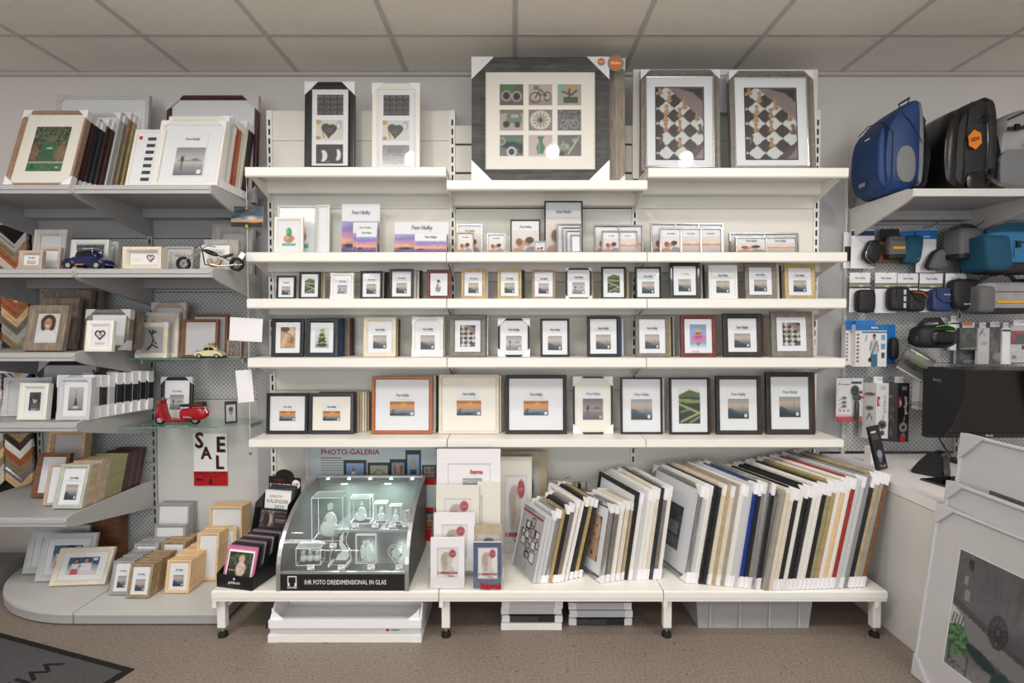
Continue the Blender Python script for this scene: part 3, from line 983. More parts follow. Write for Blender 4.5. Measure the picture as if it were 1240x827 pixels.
def make_frame(name, label, cat, w, hh, t, mw, m, pos, lean=0.0, yaw=0.0, group=None, layout='A', pic='mist', paper='paper', corners='', cm='card', csize=None, glass=True, roll=0.0,
               ns=None, detail=True):
    """pos = the middle of the front bottom edge, standing on its support"""
    root = empty(name, pos, label, cat, group, rot=(-lean, roll, yaw))
    root.location.z += t * math.sin(lean) + .0006 + abs(math.sin(roll)) * w / 2
    mb = MB(); ring_mesh(mb, w, hh, mw, t)
    mb.build('moulding', m, root)
    iw, ih = w - 2 * mw, hh - 2 * mw
    y = t * .45
    MB().box(-iw / 2 - .001, iw / 2 + .001, y, min(y + .004, t - .0005), mw - .001, mw + ih + .001).build('mat_board', paper, root)

    def put(pk, u0, v0, u1, v1, nm='print', yy=0):
        link(nm, pr(pk), root, (-iw / 2 + (u0 + u1) / 2 * iw, y - .0012 - yy, mw + v0 * ih), scale=((u1 - u0) * iw, 1, (v1 - v0) * ih))

    def sig(u, v, wd, sub=True, mm='ink'):
        text('lettering', SIG, root, -iw / 2 + u * iw, y - .0018, mw + v * ih, wd * iw, m=mm, shear=.35, res=1, space=.92, bold=.012, zs=1.75)
        if sub and iw > .08:
            text('lettering', SUB, root, -iw / 2 + u * iw, y - .0018, mw + (v - .075) * ih, wd * iw * 1.5, m=mm, res=1, space=2.2)
    if detail:
        if layout == 'A':      # paper insert with the maker's signature above a small picture
            put(pic, .22, .13, .78, .55); sig(.5, .73, .42)
        elif layout == 'W':    # wide mat, card insert in the middle
            MB().box(-iw * .23, iw * .23, y - .002, y, mw + ih * .28, mw + ih * .78).build('insert_card', 'paper', root)
            put(pic, .27, .285, .73, .57, yy=.0012)
            text('lettering', SIG, root, 0, y - .003, mw + .69 * ih, iw * .25, shear=.35, res=1, space=.92, bold=.012, zs=1.75)
            text('lettering', SUB, root, 0, y - .003, mw + .61 * ih, iw * .36, res=1, space=2.2)
        elif layout == 'P':    # mat with a tall insert, picture in its lower half
            MB().box(-iw * .3, iw * .3, y - .002, y, mw + ih * .22, mw + ih * .8).build('insert_card', 'paper', root)
            put(pic, .22, .23, .78, .62, yy=.0012)
            text('lettering', SIG, root, 0, y - .003, mw + .71 * ih, iw * .4, shear=.35, res=1, space=.92, bold=.004, zs=1.5)
        elif layout == 'B':    # picture in a mat, no lettering
            put(pic, .2, .16, .8, .84)
        elif layout == 'F':    # picture fills the frame
            put(pic, .02, .02, .98, .98)
        elif layout == 'S':    # signature only at the foot
            text('lettering', SIG, root, 0, y - .0018, mw + .12 * ih, iw * .3, shear=.35, res=1, space=.92, bold=.004, zs=1.5)
        elif callable(layout):
            layout(root, put, sig, iw, ih, mw, y)
        if glass:
            MB().box(-iw / 2, iw / 2, y * .15, y * .15 + min(.0015, y * .3), mw, mw + ih).build('glass_pane', GLASS, root)
    c = csize or max(.02, min(w, hh) * .16)
    for k in corners:
        sx, top = {'a': (-1, True), 'b': (1, True), 'c': (-1, False), 'd': (1, False)}[k]
        corner_mb(w, hh, c, t, sx, top).build('corner_protector', cm, root)
    return root


def solve_h(base, ytop, lean, yaw, lo=.01, hi=1.5):
    d = Vector((-math.sin(yaw) * math.sin(lean), math.cos(yaw) * math.sin(lean), math.cos(lean)))
    for _ in range(40):
        mid = (lo + hi) / 2
        if proj(base + d * mid)[1] > ytop:
            lo = mid
        else:
            hi = mid
    return (lo + hi) / 2


def fr(x0, x1, ytop, d, z, m, label, cat='picture frame', lean=.07, yaw=0.0, t=.018, mw=None, mpx=4, name='framed_picture', **k):
    """a frame standing on height z at distance d, as wide and tall as the photo shows it (x0..x1, top ytop)"""
    zc = (z + .1)
    r0, r1 = at(x0, proj((0, d, zc))[1], d), at(x1, proj((0, d, zc))[1], d)
    w = (r1.x - r0.x) / max(.3, math.cos(yaw))
    base = Vector(((r0.x + r1.x) / 2, d, z))
    hh = solve_h(base, ytop, lean, yaw)
    return make_frame(name, label, cat, w, hh, t, mw or (mpx * d / F), m, base, lean, yaw, **k)


def spines(x0, x1, ytop, d0, d1, z, cols, label, group, lean=.07, cat='picture frame', t=.016, cor='', w=.12, ref='ordinal', name='framed_picture', hvar=.012):
    """frames tucked behind the front one: only their right edges show, from x0 to x1"""
    n = len(cols)
    for i, cm_ in enumerate(cols):
        d = d0 + (d1 - d0) * (i + .5) / n
        xr = x0 + (x1 - x0) * (i + 1) / n
        r = at(xr, 400, d)
        base = Vector((r.x - w / 2, d, z))
        hh = solve_h(base, ytop + (hvar * 60 if i % 2 else 0), lean, 0)
        make_frame(name, label % (ORD[i]), cat, w, hh, min(t, (d1 - d0) / n * .9), .014, cm_, base, lean, 0, group, detail=False, corners=cor, csize=.03)


# ================================================================== the room
WY = 3.10
X0R, X1R, Y0R = -4.6, 4.4, -3.6
struct('floor', MB().box(X0R, X1R, Y0R, WY, -.05, 0), 'floor')
struct('wall_back', MB().box(X0R, X1R, WY, WY + .1, 0, CEIL + .1), 'wall')
struct('wall_left', MB().box(X0R - .1, X0R, Y0R, WY + .1, 0, CEIL + .1), 'wall')
struct('wall_right', MB().box(X1R, X1R + .1, Y0R, WY + .1, 0, CEIL + .1), 'wall')
struct('wall_front', MB().box(X0R, -3.0, Y0R - .1, Y0R, 0, CEIL + .1).box(3.0, X1R, Y0R - .1, Y0R, 0, CEIL + .1).box(-3.0, 3.0, Y0R - .1, Y0R, 2.65, CEIL + .1).box(-3.0, 3.0, Y0R - .1, Y0R, 0, .35), 'wall')
struct('trim_1', MB().box(X0R, X1R, WY - .022, WY, CEIL - .024, CEIL - .004), 'tbar')
wn = tag(MB().box(-3.0, 3.0, Y0R - .06, Y0R - .05, .35, 2.65).build('window_1', GLASS), kind='structure')
for x in (-3.0, -1.0, 1.0, 3.0):
    MB().box(x - .03, x + .03, Y0R - .09, Y0R - .02, .35, 2.65).build('window_bar', 'darkgrey', wn)
# suspended ceiling: slab, tiles as pieces, T-bars
slab = struct('ceiling', MB().box(X0R, X1R, Y0R, WY, CEIL + .02, CEIL + .12), 'ceilwhite')
xs = [.015 + .625 * i for i in range(-8, 8)]
ys = [2.70 - .625 * i for i in range(0, 11)]
tile_me = {}
for i in range(len(xs) - 1):
    for j in range(-1, len(ys) - 1):
        y1 = WY - .002 if j < 0 else ys[j] - .008
        y0 = ys[0] + .008 if j < 0 else ys[j + 1] + .008
        cx, cy = (xs[i] + xs[i + 1]) / 2, (y0 + y1) / 2
        if any(abs(cx - lx) < .32 and abs(cy - ly) < .32 for lx, ly in PANEL_LIGHTS) and j >= 0:
            continue
        key = round(y1 - y0, 3)
        if key not in tile_me:
            tile_me[key] = MB().box(-.3045, .3045, -(y1 - y0) / 2, (y1 - y0) / 2, -.008, .008).mesh('ceiling_tile', 'tile')
        link('ceiling_tile', tile_me[key], slab, (cx, cy, CEIL + .006))
for x in xs:
    MB().box(x - .012, x + .012, Y0R, WY - .02, CEIL - .006, CEIL + .0).build('ceiling_bar', 'tbar', slab)
for y in ys:
    MB().box(X0R, X1R, y - .012, y + .012, CEIL - .005, CEIL + .001).build('ceiling_bar', 'tbar', slab)

# unseen panels added for general light, and four spot lamps in front of the shelves
M['lightpanel'] = mat('added_panel_diffuser', 'ffffff', .5, emit=((1, .97, .92), 3.0))
M['bulb'] = mat('lit_lamp_face', 'ffffff', .5, emit=((1, .95, .86), 60.0))
for i, (x, y) in enumerate(PANEL_LIGHTS):
    gx, gy = xs[0] + .3125 + .625 * round((x - xs[0] - .3125) / .625), ys[0] - .3125 - .625 * round((ys[0] - .3125 - y) / .625)
    r = empty('added_ceiling_light', (gx, gy, CEIL), 'square white light panel, %s added unseen in the ceiling for general light' % ORD[i], 'lamp', 'added ceiling light panels')
    MB().box(-.3, .3, -.3, .3, -.006, .006).build('diffuser', 'lightpanel', r)
    MB().box(-.31, .31, -.31, -.3, -.012, .012).box(-.31, .31, .3, .31, -.012, .012).box(-.31, -.3, -.3, .3, -.012, .012).box(.3, .31, -.3, .3, -.012, .012).build('light_frame', 'white', r)
    l = area('added_panel_light', (gx, gy, CEIL - .02), (0, 0, 0), .58, .58, PANEL_POWER, (1.0, .96, .9))
SPOTLAB = ['left', 'middle', 'right', 'far left']
for i, (x, y) in enumerate(SPOTS):
    tgt = Vector((x * 1.05 if i < 3 else -2.0, 2.75, 1.0 if i < 3 else .9))
    r = empty('spot_lamp', (x, y, CEIL - .006), 'small white ceiling spot lamp in front of the shelves, %s one' % SPOTLAB[i], 'lamp', 'ceiling spot lamps')
    MB().lathe([(.045, 0), (.045, -.015)], 20).build('rose', 'white', r)
    MB().tube([(0, 0, -.015), (0, 0, -.05)], .008).build('stem', 'white', r)
    hd = MB().lathe([(.02, .05), (.036, .04), (.04, -.04), (.034, -.041), (.03, -.03)], 20).build('lamp_head', 'white', r, (0, 0, -.08))
    dv = (tgt - Vector((x, y, CEIL - .086))).normalized()
    hd.rotation_euler = dv.to_track_quat('-Z', 'Y').to_euler()
    MB().lathe([(.029, -.033), (.029, -.036)], 20).build('lamp_face', 'bulb', hd)
    l = bpy.data.lights.new('spot_light', 'SPOT')
    l.energy, l.spot_size, l.spot_blend, l.shadow_soft_size, l.color = SPOT_POWER * (1 if i < 3 else .5), math.radians(125), .8, .05, (1.0, .95, .88)
    o = bpy.data.objects.new('spot_light', l); C.objects.link(o)
    o.location = Vector((x, y, CEIL - .086)) + dv * .06
    o.rotation_euler = dv.to_track_quat('-Z', 'Y').to_euler()

# ================================================================== main white shelving unit
PY = 2.925                      # face of the back panels
UX = [-1.326, -.326, .674, 1.671]
SF = 2.655                      # front of the wall shelves
unit = empty('shelving_unit', (0.17, PY, 0), 'tall white steel shelving unit with slotted uprights and smooth back panels', 'shelving')
inv = Matrix.Translation((-.17, -PY, 0))
top_z = Z(134, PY)
for k, x in enumerate(UX):
    MB().box(x - .015, x + .015, PY - .006, PY + .06, 0.03, top_z, X=inv).build('upright', 'white', unit)
    mb = MB()
    z = .10
    while z < top_z - .06:
        mb.box(x - .0045, x + .0045, PY - .0072, PY - .004, z, z + .032, X=inv)
        z += .05
    tag(mb.build('upright_slots', 'slot', unit), kind='stuff')
seams = [top_z, 2.42, 2.05, 1.65, 1.455, 1.05, .83, .45, .06]
for k in range(3):
    a, b = UX[k] + .016, UX[k + 1] - .016
    sm = seams if k != 1 else [top_z - .075, 2.40, 2.245, 2.05, 1.65, 1.455, 1.05, .83, .45, .06]
    for i in range(len(sm) - 1):
        gap = .012 if (k == 1 and i < 3) else .0022
        MB().box(a, b, PY, PY + .018, sm[i + 1] + gap / 2, sm[i] - gap / 2, X=inv).build('back_panel', 'panelwhite', unit)
# gap fillers on either side of the main unit
tag(MB().box(-1.445, -1.345, 2.985, 3.0, .05, 2.25).build('filler_panel', 'steelgrey'), 'narrow grey steel filler panel left of the white unit', 'panel')
fr_ = empty('filler_panel', (1.76, 2.955, 0), 'tall smooth grey panel between the white shelves and the bag wall', 'panel')
MB().box(-.07, -.03, 0, .01, .05, 2.28).box(-.03, .083, 0, .01, .70, 2.28).build('sheet', 'steelgrey', fr_)
MB().box(.0835, .092, -.02, .01, .70, 2.28).build('edge_strip', 'lightsteel', fr_)


def bracket(parent, x, yf, yb, zt, m, drop=.12, th=.004, front=.03):
    MB().prism([(yf + .012, zt - .022), (yf + .012, zt - front), (yb - .07, zt - drop * .8), (yb - .006, zt - drop), (yb - .006, zt - .022)], x - th / 2, x + th / 2, 'x').build('bracket', m, parent)


def steel_shelf(label, xa, xb, yf, yb, z, group, m='shelfwhite', lip=.045, drop=.11, rail=True, ch=.05):
    r = empty('shelf', ((xa + xb) / 2, yb, z), label, 'shelf', group)
    w = (xb - xa) / 2
    d = yb - yf
    MB().box(-w, w, -d, 0, -.012, 0).build('shelf_board', m, r)
    MB().prism([(-d - .001, 0.0005), (-d - .012, -.004), (-d - .012, -lip + .006), (-d - .006, -lip), (-d + .006, -lip), (-d + .006, -.012), (-d + .004, 0.0005)], -w, w, 'x').build('front_lip', m, r)
    MB().box(-w + .006, w - .006, -ch, -.004, -.075, -.012).build('rear_channel', m, r)
    for sx in (-1, 1):
        bracket(r, sx * (w - .004), -d, 0, 0, m, drop, .005)
    return r


LV = [203, 305, 361.5, 433.5, 532.5]
LVN = ['topmost', 'second from top', 'third from top', 'fourth from top', 'fifth from top']
BAYN = ['left', 'middle', 'right']
SZ = []
for li, py in enumerate(LV):
    zz = Z(py, SF - .012)
    row = []
    for k in range(3):
        z = zz
        if li == 0:
            z = Z([201.5, 217.5, 202.5][k], SF - .012)
        row.append(z)
        steel_shelf('white steel shelf, %s in the %s bay of the white unit' % (LVN[li], BAYN[k]), UX[k] + .002, UX[k + 1] - .002, SF, PY - .008, z, 'white shelves of the unit', lip=.05 if li < 4 else .042)
    SZ.append(row)

# platform shelves on adjustable feet
PZ = Z(716, 2.319)
PF = 2.325
for k in range(3):
    xa, xb = UX[k] + .002 - (.012 if k == 0 else 0), UX[k + 1] - .002
    r = empty('base_shelf', ((xa + xb) / 2, PY - .008, 0), 'deep white base shelf on levelling feet, in the %s bay' % BAYN[k], 'shelf', 'deep base shelves')
    w, d = (xb - xa) / 2, PY - .008 - PF
    MB().box(-w, w, -d, 0, PZ - .014, PZ).build('shelf_board', 'shelfwhite', r)
    MB().prism([(-d - .001, PZ + .0005), (-d - .01, PZ - .004), (-d - .01, PZ - .03), (-d - .006, PZ - .031), (-d - .006, PZ - .046), (-d + .012, PZ - .046), (-d + .012, PZ + .0005)], -w, w, 'x').build('front_lip', 'shelfwhite', r)
    for sx in ((-1, 1) if k == 2 else (-1,)):
        x = sx * (w - .025)
        MB().prism([(-d + .01, PZ - .04), (-d + .03, PZ - .09), (-.02, PZ - .16), (-.02, PZ - .04)], x - .003, x + .003, 'x').build('side_arm', 'white', r)
        MB().box(x - .018, x + .018, -d + .02, -d + .05, .045, PZ - .04).box(x - .026, x - .008, -d - .004, -d + .03, PZ - .075, PZ - .045).build('leg', 'white', r)
        MB().tube([(x, -d + .035, .014), (x, -d + .035, .05)], .007, 8).build('foot_screw', 'chrome', r)
        MB().lathe([(.004, .026), (.02, .016), (.022, .0)], 16, X=Matrix.Translation((x, -d + .035, 0))).build('foot', 'rubber', r, smooth=True)
        MB().box(x - .018, x + .018, -.05, -.02, 0, PZ - .04).build('leg', 'white', r)

# ================================================================== left grey unit
LY = 3.03
LX = [-3.37, -2.715, -2.06, -1.405]
lu = empty('shelving_unit', (-2.4, LY, 0), 'grey steel shelving unit with perforated back along the left wall', 'shelving')
inv = Matrix.Translation((2.4, -LY, 0))
LTOP = Z(224, 2.5)
for x in LX:
    MB().box(x - .014, x + .014, LY - .01, LY + .05, .05, LTOP + .02, X=inv).build('upright', 'steelgrey', lu)
    mb = MB(); z = .12
    while z < LTOP - .05:
        mb.box(x - .004, x + .004, LY - .0112, LY - .009, z, z + .03, X=inv); z += .05
    tag(mb.build('upright_slots', 'slot', lu), kind='stuff')
for k in range(1, 3):
    a, b = LX[k] + .015, LX[k + 1] - .015
    zs = [(LTOP - .03, LTOP - .16, 'steelgrey'), (LTOP - .165, 1.6, 'pegboard_grey'), (1.597, 1.25, 'pegboard_grey'), (1.247, .985, 'pegboard_grey')]
    zs += [(.982, .62, 'pegboard_grey'), (.617, .09, 'pegboard_grey')] if k == 1 else [(.982, .09, 'lightsteel')]
    for (zt, zb, m_) in zs:
        o = MB().box(-(b - a) / 2, (b - a) / 2, 0, .015, zb - zt, 0).build('back_panel', m_, lu, ((a + b) / 2 + 2.4, 0, zt))


def left_shelf(label, k, zt, yf, lip=.04):
    xa, xb = LX[k] + .003, LX[k + 1] - .003
    r = empty('shelf', ((xa + xb) / 2, LY - .012, zt), label, 'shelf', 'grey shelves of the left unit')
    w, d = (xb - xa) / 2, LY - .012 - yf
    MB().box(-w, w, -d, 0, -.012, 0).build('shelf_board', 'steelgrey', r)
    MB().prism([(-d, .0005), (-d - .01, -.004), (-d - .01, -lip * .55), (-d - .004, -lip * .6), (-d - .004, -lip), (-d + .008, -lip), (-d + .008, 0.0005)], -w, w, 'x').build('front_lip', 'lipgrey', r)
    MB().box(-w + .006, w - .006, -.07, -.004, -.06, -.012).build('rear_channel', 'steelgrey', r)
    for sx in (-1, 1):
        x = sx * (w - .004)
        MB().prism([(-d - .008, -.002), (-d - .014, -.012), (-d - .006, -.036), (-d + .04, -.055), (-.16, -.125), (-.006, -.15), (-.006, .008), (-d + .03, .008)], x - .006, x + .006, 'x').build('bracket', 'lipgrey', r)
    return r


LZ = [LTOP, Z(325.5, 2.5), Z(427, 2.5), Z(512, 2.5)]
LN = ['topmost', 'second', 'third', 'fourth', 'fifth']
for i in range(4):
    for k in ((1, 2) if i < 2 else (1,)):
        left_shelf('grey steel shelf, %s one down in the %s bay of the left unit' % (LN[i], ['', 'outer', 'inner'][k]), k, LZ[i], 2.5)
LZ5 = Z(627, 2.43)
left_shelf('deep grey steel shelf, lowest above the rounded plinth in the left unit', 1, LZ5, 2.43)
# slim shelves of the outermost bay that only reach a little forward: ledge behind the sample board
tag(MB().box(LX[0] + .02, LX[1] - .02, 2.93, 2.98, 1.145, 1.19).build('ledge', 'lightsteel'), 'short pale steel ledge crossing the board of frame corner samples', 'ledge')

# glass shelves in the inner bay
GZ1 = Z(434, 2.8)
GZ2 = Z(517, 2.74)
for nm, gz, yf, cut in (('upper', GZ1, 2.80, 0.03), ('lower', GZ2, 2.74, .16)):
    a, b = LX[2] + .01, LX[3] + (.0 if nm == 'upper' else .03)
    r = empty('glass_shelf', ((a + b) / 2, 2.9, gz), '%s clear glass shelf with green edge on the perforated panel' % nm, 'shelf', 'glass shelves')
    w = (b - a) / 2
    MB().prism([(-w, yf - 2.9), (w - cut, yf - 2.9), (w, yf - 2.9 + cut * .8), (w, .11), (-w, .11)], -.006, 0, 'z').build('glass_sheet', SHELFGLASS, r)
    M['greenedge'] = mat('green_glass_edge', '5d8f82', .15)
    MB().box(-w, w - cut, yf - 2.9015, yf - 2.9, -.006, 0).build('green_edge', 'greenedge', r)
    for sx in (-1, 1):
        MB().box(sx * (w - .05) - .004, sx * (w - .05) + .004, -.05, .115, -.03, -.0065).build('bracket', 'steelgrey', r)

# plinth with rounded end
BZ = Z(742, 2.443)
for nm in ('plain', 'rounded'):
    r = empty('plinth', (-2.06, 2.75, 0), 'low grey plinth, %s' % ('straight section with boxed wooden frames on it' if nm == 'plain' else 'rounded end section with family photo frames on it'), 'plinth', 'low grey plinth')
    if nm == 'plain':
        MB().box(.003, .655 + .04, -.307, .26, BZ - .012, BZ).build('top_board', 'lightsteel', r)
        MB().box(.003, .655 + .04, -.309, .26, BZ - .02, BZ - .0125).box(.003, .695, -.307, -.295, .008, BZ - .02).box(.683, .695, -.295, .26, .008, BZ - .02).build('fascia', 'steelgrey', r)
        MB().box(.01, .68, -.28, .25, 0, .01).build('toe_kick', 'rubber', r)
    else:
        def arc(rx, ry, n=22):
            return [(-.003 - rx * math.sin(math.pi / 2 * i / n), .26 - ry * math.cos(math.pi / 2 * i / n)) for i in range(n + 1)] + [(-.003, .26)]
        MB().prism(arc(.68, .567), BZ - .012, BZ, 'z').build('top_board', 'lightsteel', r)
        MB().prism(arc(.682, .569), BZ - .02, BZ - .0125, 'z').prism(arc(.68, .567), .008, BZ - .02, 'z').build('fascia', 'steelgrey', r)
        MB().prism(arc(.665, .55), 0, .0075, 'z').build('toe_kick', 'rubber', r)

# board with V-shaped frame corner samples in the outermost bay
sb = empty('sample_board', (-3.03, LY - .012, 1.28), 'black felt board of V-shaped frame corner samples at the far left edge', 'display board')
MB().box(-.32, .30, -.004, .004, -.86, .70).build('board', 'blackfelt', sb)
cols = ['natural', 'orangewood', 'whitem', 'silver', 'oldgold', 'bk', 'greywood', 'gold', 'sagegreen', 'ltgrey', 'bronze', 'cream', 'darkbrown']
ccols = {12: 'navy', 13: 'redm', 14: 'yellow'}
chev = {}
rg = random.Random(4)
for col, cx in enumerate((.222, .06, -.105)):
    for i in range(30):
        zt = .62 - i * .047
        m_ = ccols.get(i + 3 if False else i - 5, None) if col == 0 and 12 <= i - 5 <= 14 else None
        m_ = m_ or cols[rg.randrange(len(cols))]
        if m_ not in chev:
            a, wd = .076, .034
            mb = MB()
            for q, (t0, y0, y1) in enumerate(((0, -.006, -.02), (.5, -.006, -.026))):
                e0 = wd * 1.4 * t0
                mb.prism([(-a, a * .95 - e0), (0, -e0), (a, a * .95 - e0), (a, a * .95 - e0 - wd * .7), (0, -wd * .7 - e0), (-a, a * .95 - e0 - wd * .7)], y0, y1, 'y')
            chev[m_] = mb.mesh('corner_sample', m_)
        link('corner_sample', chev[m_], sb, (cx, -.001, zt - .03), rot=(.14, 0, 0))

# ================================================================== right grey unit with pegboard
RY = 2.97
RX = [1.866, 2.506, 3.146]
ru = empty('shelving_unit', (2.5, RY, 0), 'grey steel wall unit with perforated panels for bags and accessories', 'shelving')
inv = Matrix.Translation((-2.5, -RY, 0))
RTOP = Z(229, 2.488)
for x in RX:
    MB().box(x - .012, x + .012, RY - .008, RY + .05, .05, RTOP + .02, X=inv).build('upright', 'lightsteel', ru)
    mb = MB(); z = .7
    while z < RTOP - .05:
        mb.box(x - .0035, x + .0035, RY - .0092, RY - .007, z, z + .03, X=inv); z += .05
    tag(mb.build('upright_slots', 'slot', ru), kind='stuff')
for k in range(2):
    a, b = RX[k] + .013, RX[k + 1] - .013
    for (zt, zb, m_) in ((RTOP - .03, Z(272, RY), 'steelgrey'), (Z(272, RY) - .003, 1.6, 'pegboard_grey'), (1.597, 1.2, 'pegboard_grey'), (1.197, .7, 'pegboard_grey'), (.66, .05, 'steelgrey')):
        MB().box(-(b - a) / 2, (b - a) / 2, 0, .015, zb - zt, 0).build('back_panel', m_, ru, ((a + b) / 2 - 2.5, 0, zt))
for k in range(2):
    xa, xb = RX[k] + .003, RX[k + 1] - .003
    r = empty('shelf', ((xa + xb) / 2, RY - .01, RTOP), 'grey steel shelf under the %s' % ('blue and black backpacks' if k == 0 else 'grey backpack at the right edge'), 'shelf', 'backpack shelves')
    w, d = (xb - xa) / 2, RY - .01 - 2.488
    MB().box(-w, w, -d, 0, -.012, 0).build('shelf_board', 'steelgrey', r)
    MB().box(-w, w, -d - .008, -d + .006, -.034, .0005).build('front_lip', 'lightsteel', r)
    MB().box(-w + .006, w - .006, -.07, -.004, -.06, -.012).build('rear_channel', 'steelgrey', r)
    for sx in (-1, 1):
        x = sx * (w - .004)
        MB().prism([(-d - .006, -.002), (-d - .012, -.012), (-d - .004, -.036), (-d + .04, -.055), (-.14, -.13), (-.006, -.16), (-.006, .008), (-d + .03, .008)], x - .006, x + .006, 'x').build('bracket', 'lightsteel', r)

# desk
DZ = .69
dk = empty('desk', (2.5, 2.55, 0), 'white counter desk with plain side panel right of the shelves', 'desk')
MB().box(-.765, 1.6, -.412, .395, DZ - .045, DZ).build('desk_top', 'desktop', dk)
MB().box(-.762, -.74, -.405, .4, 0, DZ - .049).build('side_panel', 'deskwhite', dk)
MB().box(-.738, 1.6, -.405, -.385, 0, DZ - .049).build('front_panel', 'deskwhite', dk)

# doormat
mc, ma, mbk = on(163, 811, 0.0), on(0, 767, 0.0), on(135, 827, 0.0)
ea = (ma - mc).normalized()
eb = Vector((ea.y, -ea.x, 0))
if eb.y > 0: eb = -eb
dm = empty('doormat', mc, 'dark grey doormat with black rubber border and lettering, bottom left', 'doormat')
Xm = Matrix(((ea.x, eb.x, 0, 0), (ea.y, eb.y, 0, 0), (0, 0, 1, 0), (0, 0, 0, 1)))
MB().box(0, 1.5, 0, .9, 0.0005, .004, X=Xm).build('border', 'rubber', dm)
MB().box(.03, 1.47, .03, .87, .004, .0075, X=Xm).build('pile', 'mat_pile', dm)
me = text_mesh('WILLKOMMEN', 'rubber', bold=.02, center=False)
sw = .72 / me['w']
lt = link('lettering', me, dm)
# baseline runs along eb, letter tops point to -ea (towards the free corner)
bx, bz = eb * sw, -ea * sw
wp = on(70, 803, 0) - mc
lt.matrix_local = Matrix(((bx.x, 0, bz.x, wp.x), (bx.y, 0, bz.y, wp.y), (0, -sw, 0, .0082), (0, 0, 0, 1)))


# ================================================================== pictures on the main unit
def zz(row, bay):
    return SZ[row][bay]


G0 = 'large frames on top of the white unit'


def lay_three(root, put, sig, iw, ih, mw, y):
    put('icons', .14, .665, .86, .93); put('heartmug', .12, .34, .86, .6)
    put('bottles' if root.get('alt') is None else 'glare', .12, .03, .86, .28)


fr(368, 428.5, 99.5, 2.74, zz(0, 0), 'bk', 'tall black three-picture frame standing on the top shelf, left', lean=.05, mpx=8, t=.025, layout=lay_three, paper='paper', corners='ab', csize=.07, group=G0)


def lay_three_b(root, put, sig, iw, ih, mw, y):
    put('icons', .14, .665, .86, .93); put('heartmug', .12, .34, .86, .6); put('glare', .12, .03, .86, .28)


fr(450, 508, 101, 2.74, zz(0, 0), 'whitem', 'tall white three-picture frame standing on the top shelf beside the black one', lean=.05, mpx=7, t=.025, layout=lay_three_b, paper='paper', corners='ab', csize=.06, group=G0)


def lay_nine(root, put, sig, iw, ih, mw, y):
    ks = ['goggles', 'bicycle', 'press', 'truck', 'clock', 'bluebike', 'wheel', 'vase', 'moto']
    for i, k in enumerate(ks):
        c, r = i % 3, i // 3
        u0, v0 = .13 + c * .264, .66 - r * .26
        put(k, u0, v0, u0 + .215, v0 + .215)
        # bevelled edge of each window in the mat
        mb = MB(); ww, hw = .215 * iw, .215 * ih
        ring_mesh(mb, ww + .008, hw + .008, .004, .0015)
        mb.build('window_bevel', 'paper', root, (-iw / 2 + (u0 + .1075) * iw, y - .0016, mw + v0 * ih - .004))


big = fr(571, 738, 69.5, 2.70, zz(0, 1), 'charwood', 'large charcoal wood frame with nine old-vehicle photos in cream mat', mpx=16.5, t=.035, lean=.04, layout=lay_nine, paper='creampaper', corners='abcd', csize=.115, group=G0, glass=True)
bw = fr(642, 757, 71, 2.80, zz(0, 1), 'driftwood', 'pale weathered wood frame half hidden behind the large nine-photo frame', mpx=19, t=.04, lean=.03, layout='F', pic='twigbg', corners='bd', csize=.07, group=G0)


def sticker(parent, x, y, z, r, body='Bilder', big=True):
    s = MB().lathe([(r, 0), (r, -.0012)], 24, axis='y').build('sticker_rim', 'midgrey', parent, (x, y, z))
    MB().lathe([(r * .74, -.0013), (r * .74, -.002)], 24, axis='y').build('sticker_face', 'orange', s)
    text('lettering', body, s, 0, -.0026, 0, r * 1.15, 'signwhite', bold=.01)


wB = (at(757, 150, 2.8).x - at(642, 150, 2.8).x)
wN = (at(738, 150, 2.7).x - at(571, 150, 2.7).x)
sticker(big, wN / 2 - .04, -.004, .612, .019, 'Neu')
sticker(big, wN / 2 + .034, -.002, .606, .042)


def lay_chess(root, put, sig, iw, ih, mw, y):
    put('chessbig', .16, .09, .84, .87)
    mb = MB(); ring_mesh(mb, .68 * iw + .012, .78 * ih + .012, .006, .002)
    mb.build('window_bevel', 'darkgrey', root, (0, y - .002, mw + .09 * ih - .006))
    mb = MB(); ring_mesh(mb, iw + .002, ih + .002, .008, .004)
    mb.build('inner_fillet', 'silver', root, (0, y - .0045, mw - .001))


fr(777, 873, 85, 2.715, zz(0, 2), 'greywood', 'brown-grey frame with chess photo on the top shelf, the one nearer the centre', mpx=6, t=.035, lean=.055, layout=lay_chess, corners='ab', csize=.05, group=G0)
fr(886, 989, 86.5, 2.715, zz(0, 2), 'greywood', 'brown-grey frame with chess photo on the top shelf, the outer right one', mpx=6, t=.035, lean=.085, layout=lay_chess, corners='ab', csize=.05, group=G0)
r = empty('backing_board', (at(878, 150, 2.84).x, 2.84, zz(0, 2)), 'large white board standing behind the two chess pictures', 'board', G0)
bwid = at(990, 150, 2.84).x - at(767, 150, 2.84).x
bh = Z(84, 2.84) - zz(0, 2)
MB().box(-bwid / 2, -bwid / 2 + .035, 0, .02, .0005, bh).box(bwid / 2 - .035, bwid / 2, 0, .02, .0005, bh).box(-bwid / 2 + .035, bwid / 2 - .035, 0, .02, bh - .03, bh).build('moulding', 'whitem', r)
MB().box(-bwid / 2 + .036, bwid / 2 - .036, .008, .018, .35, bh - .031).build('panel', 'greycard', r)

# ---------------------------------------------------------------- second row (silver and acrylic frames)
R2 = [zz(1, k) for k in range(3)]
G2 = 'frames on the second white shelf'


def lay_acr(root, put, sig, iw, ih, mw, y):
    put('plant', .2, .12, .82, .82)
    MB().box(-iw * .45, -iw * .3, y - .003, y - .001, mw + ih * .04, mw + ih * .07).build('logo_print', 'red', root)


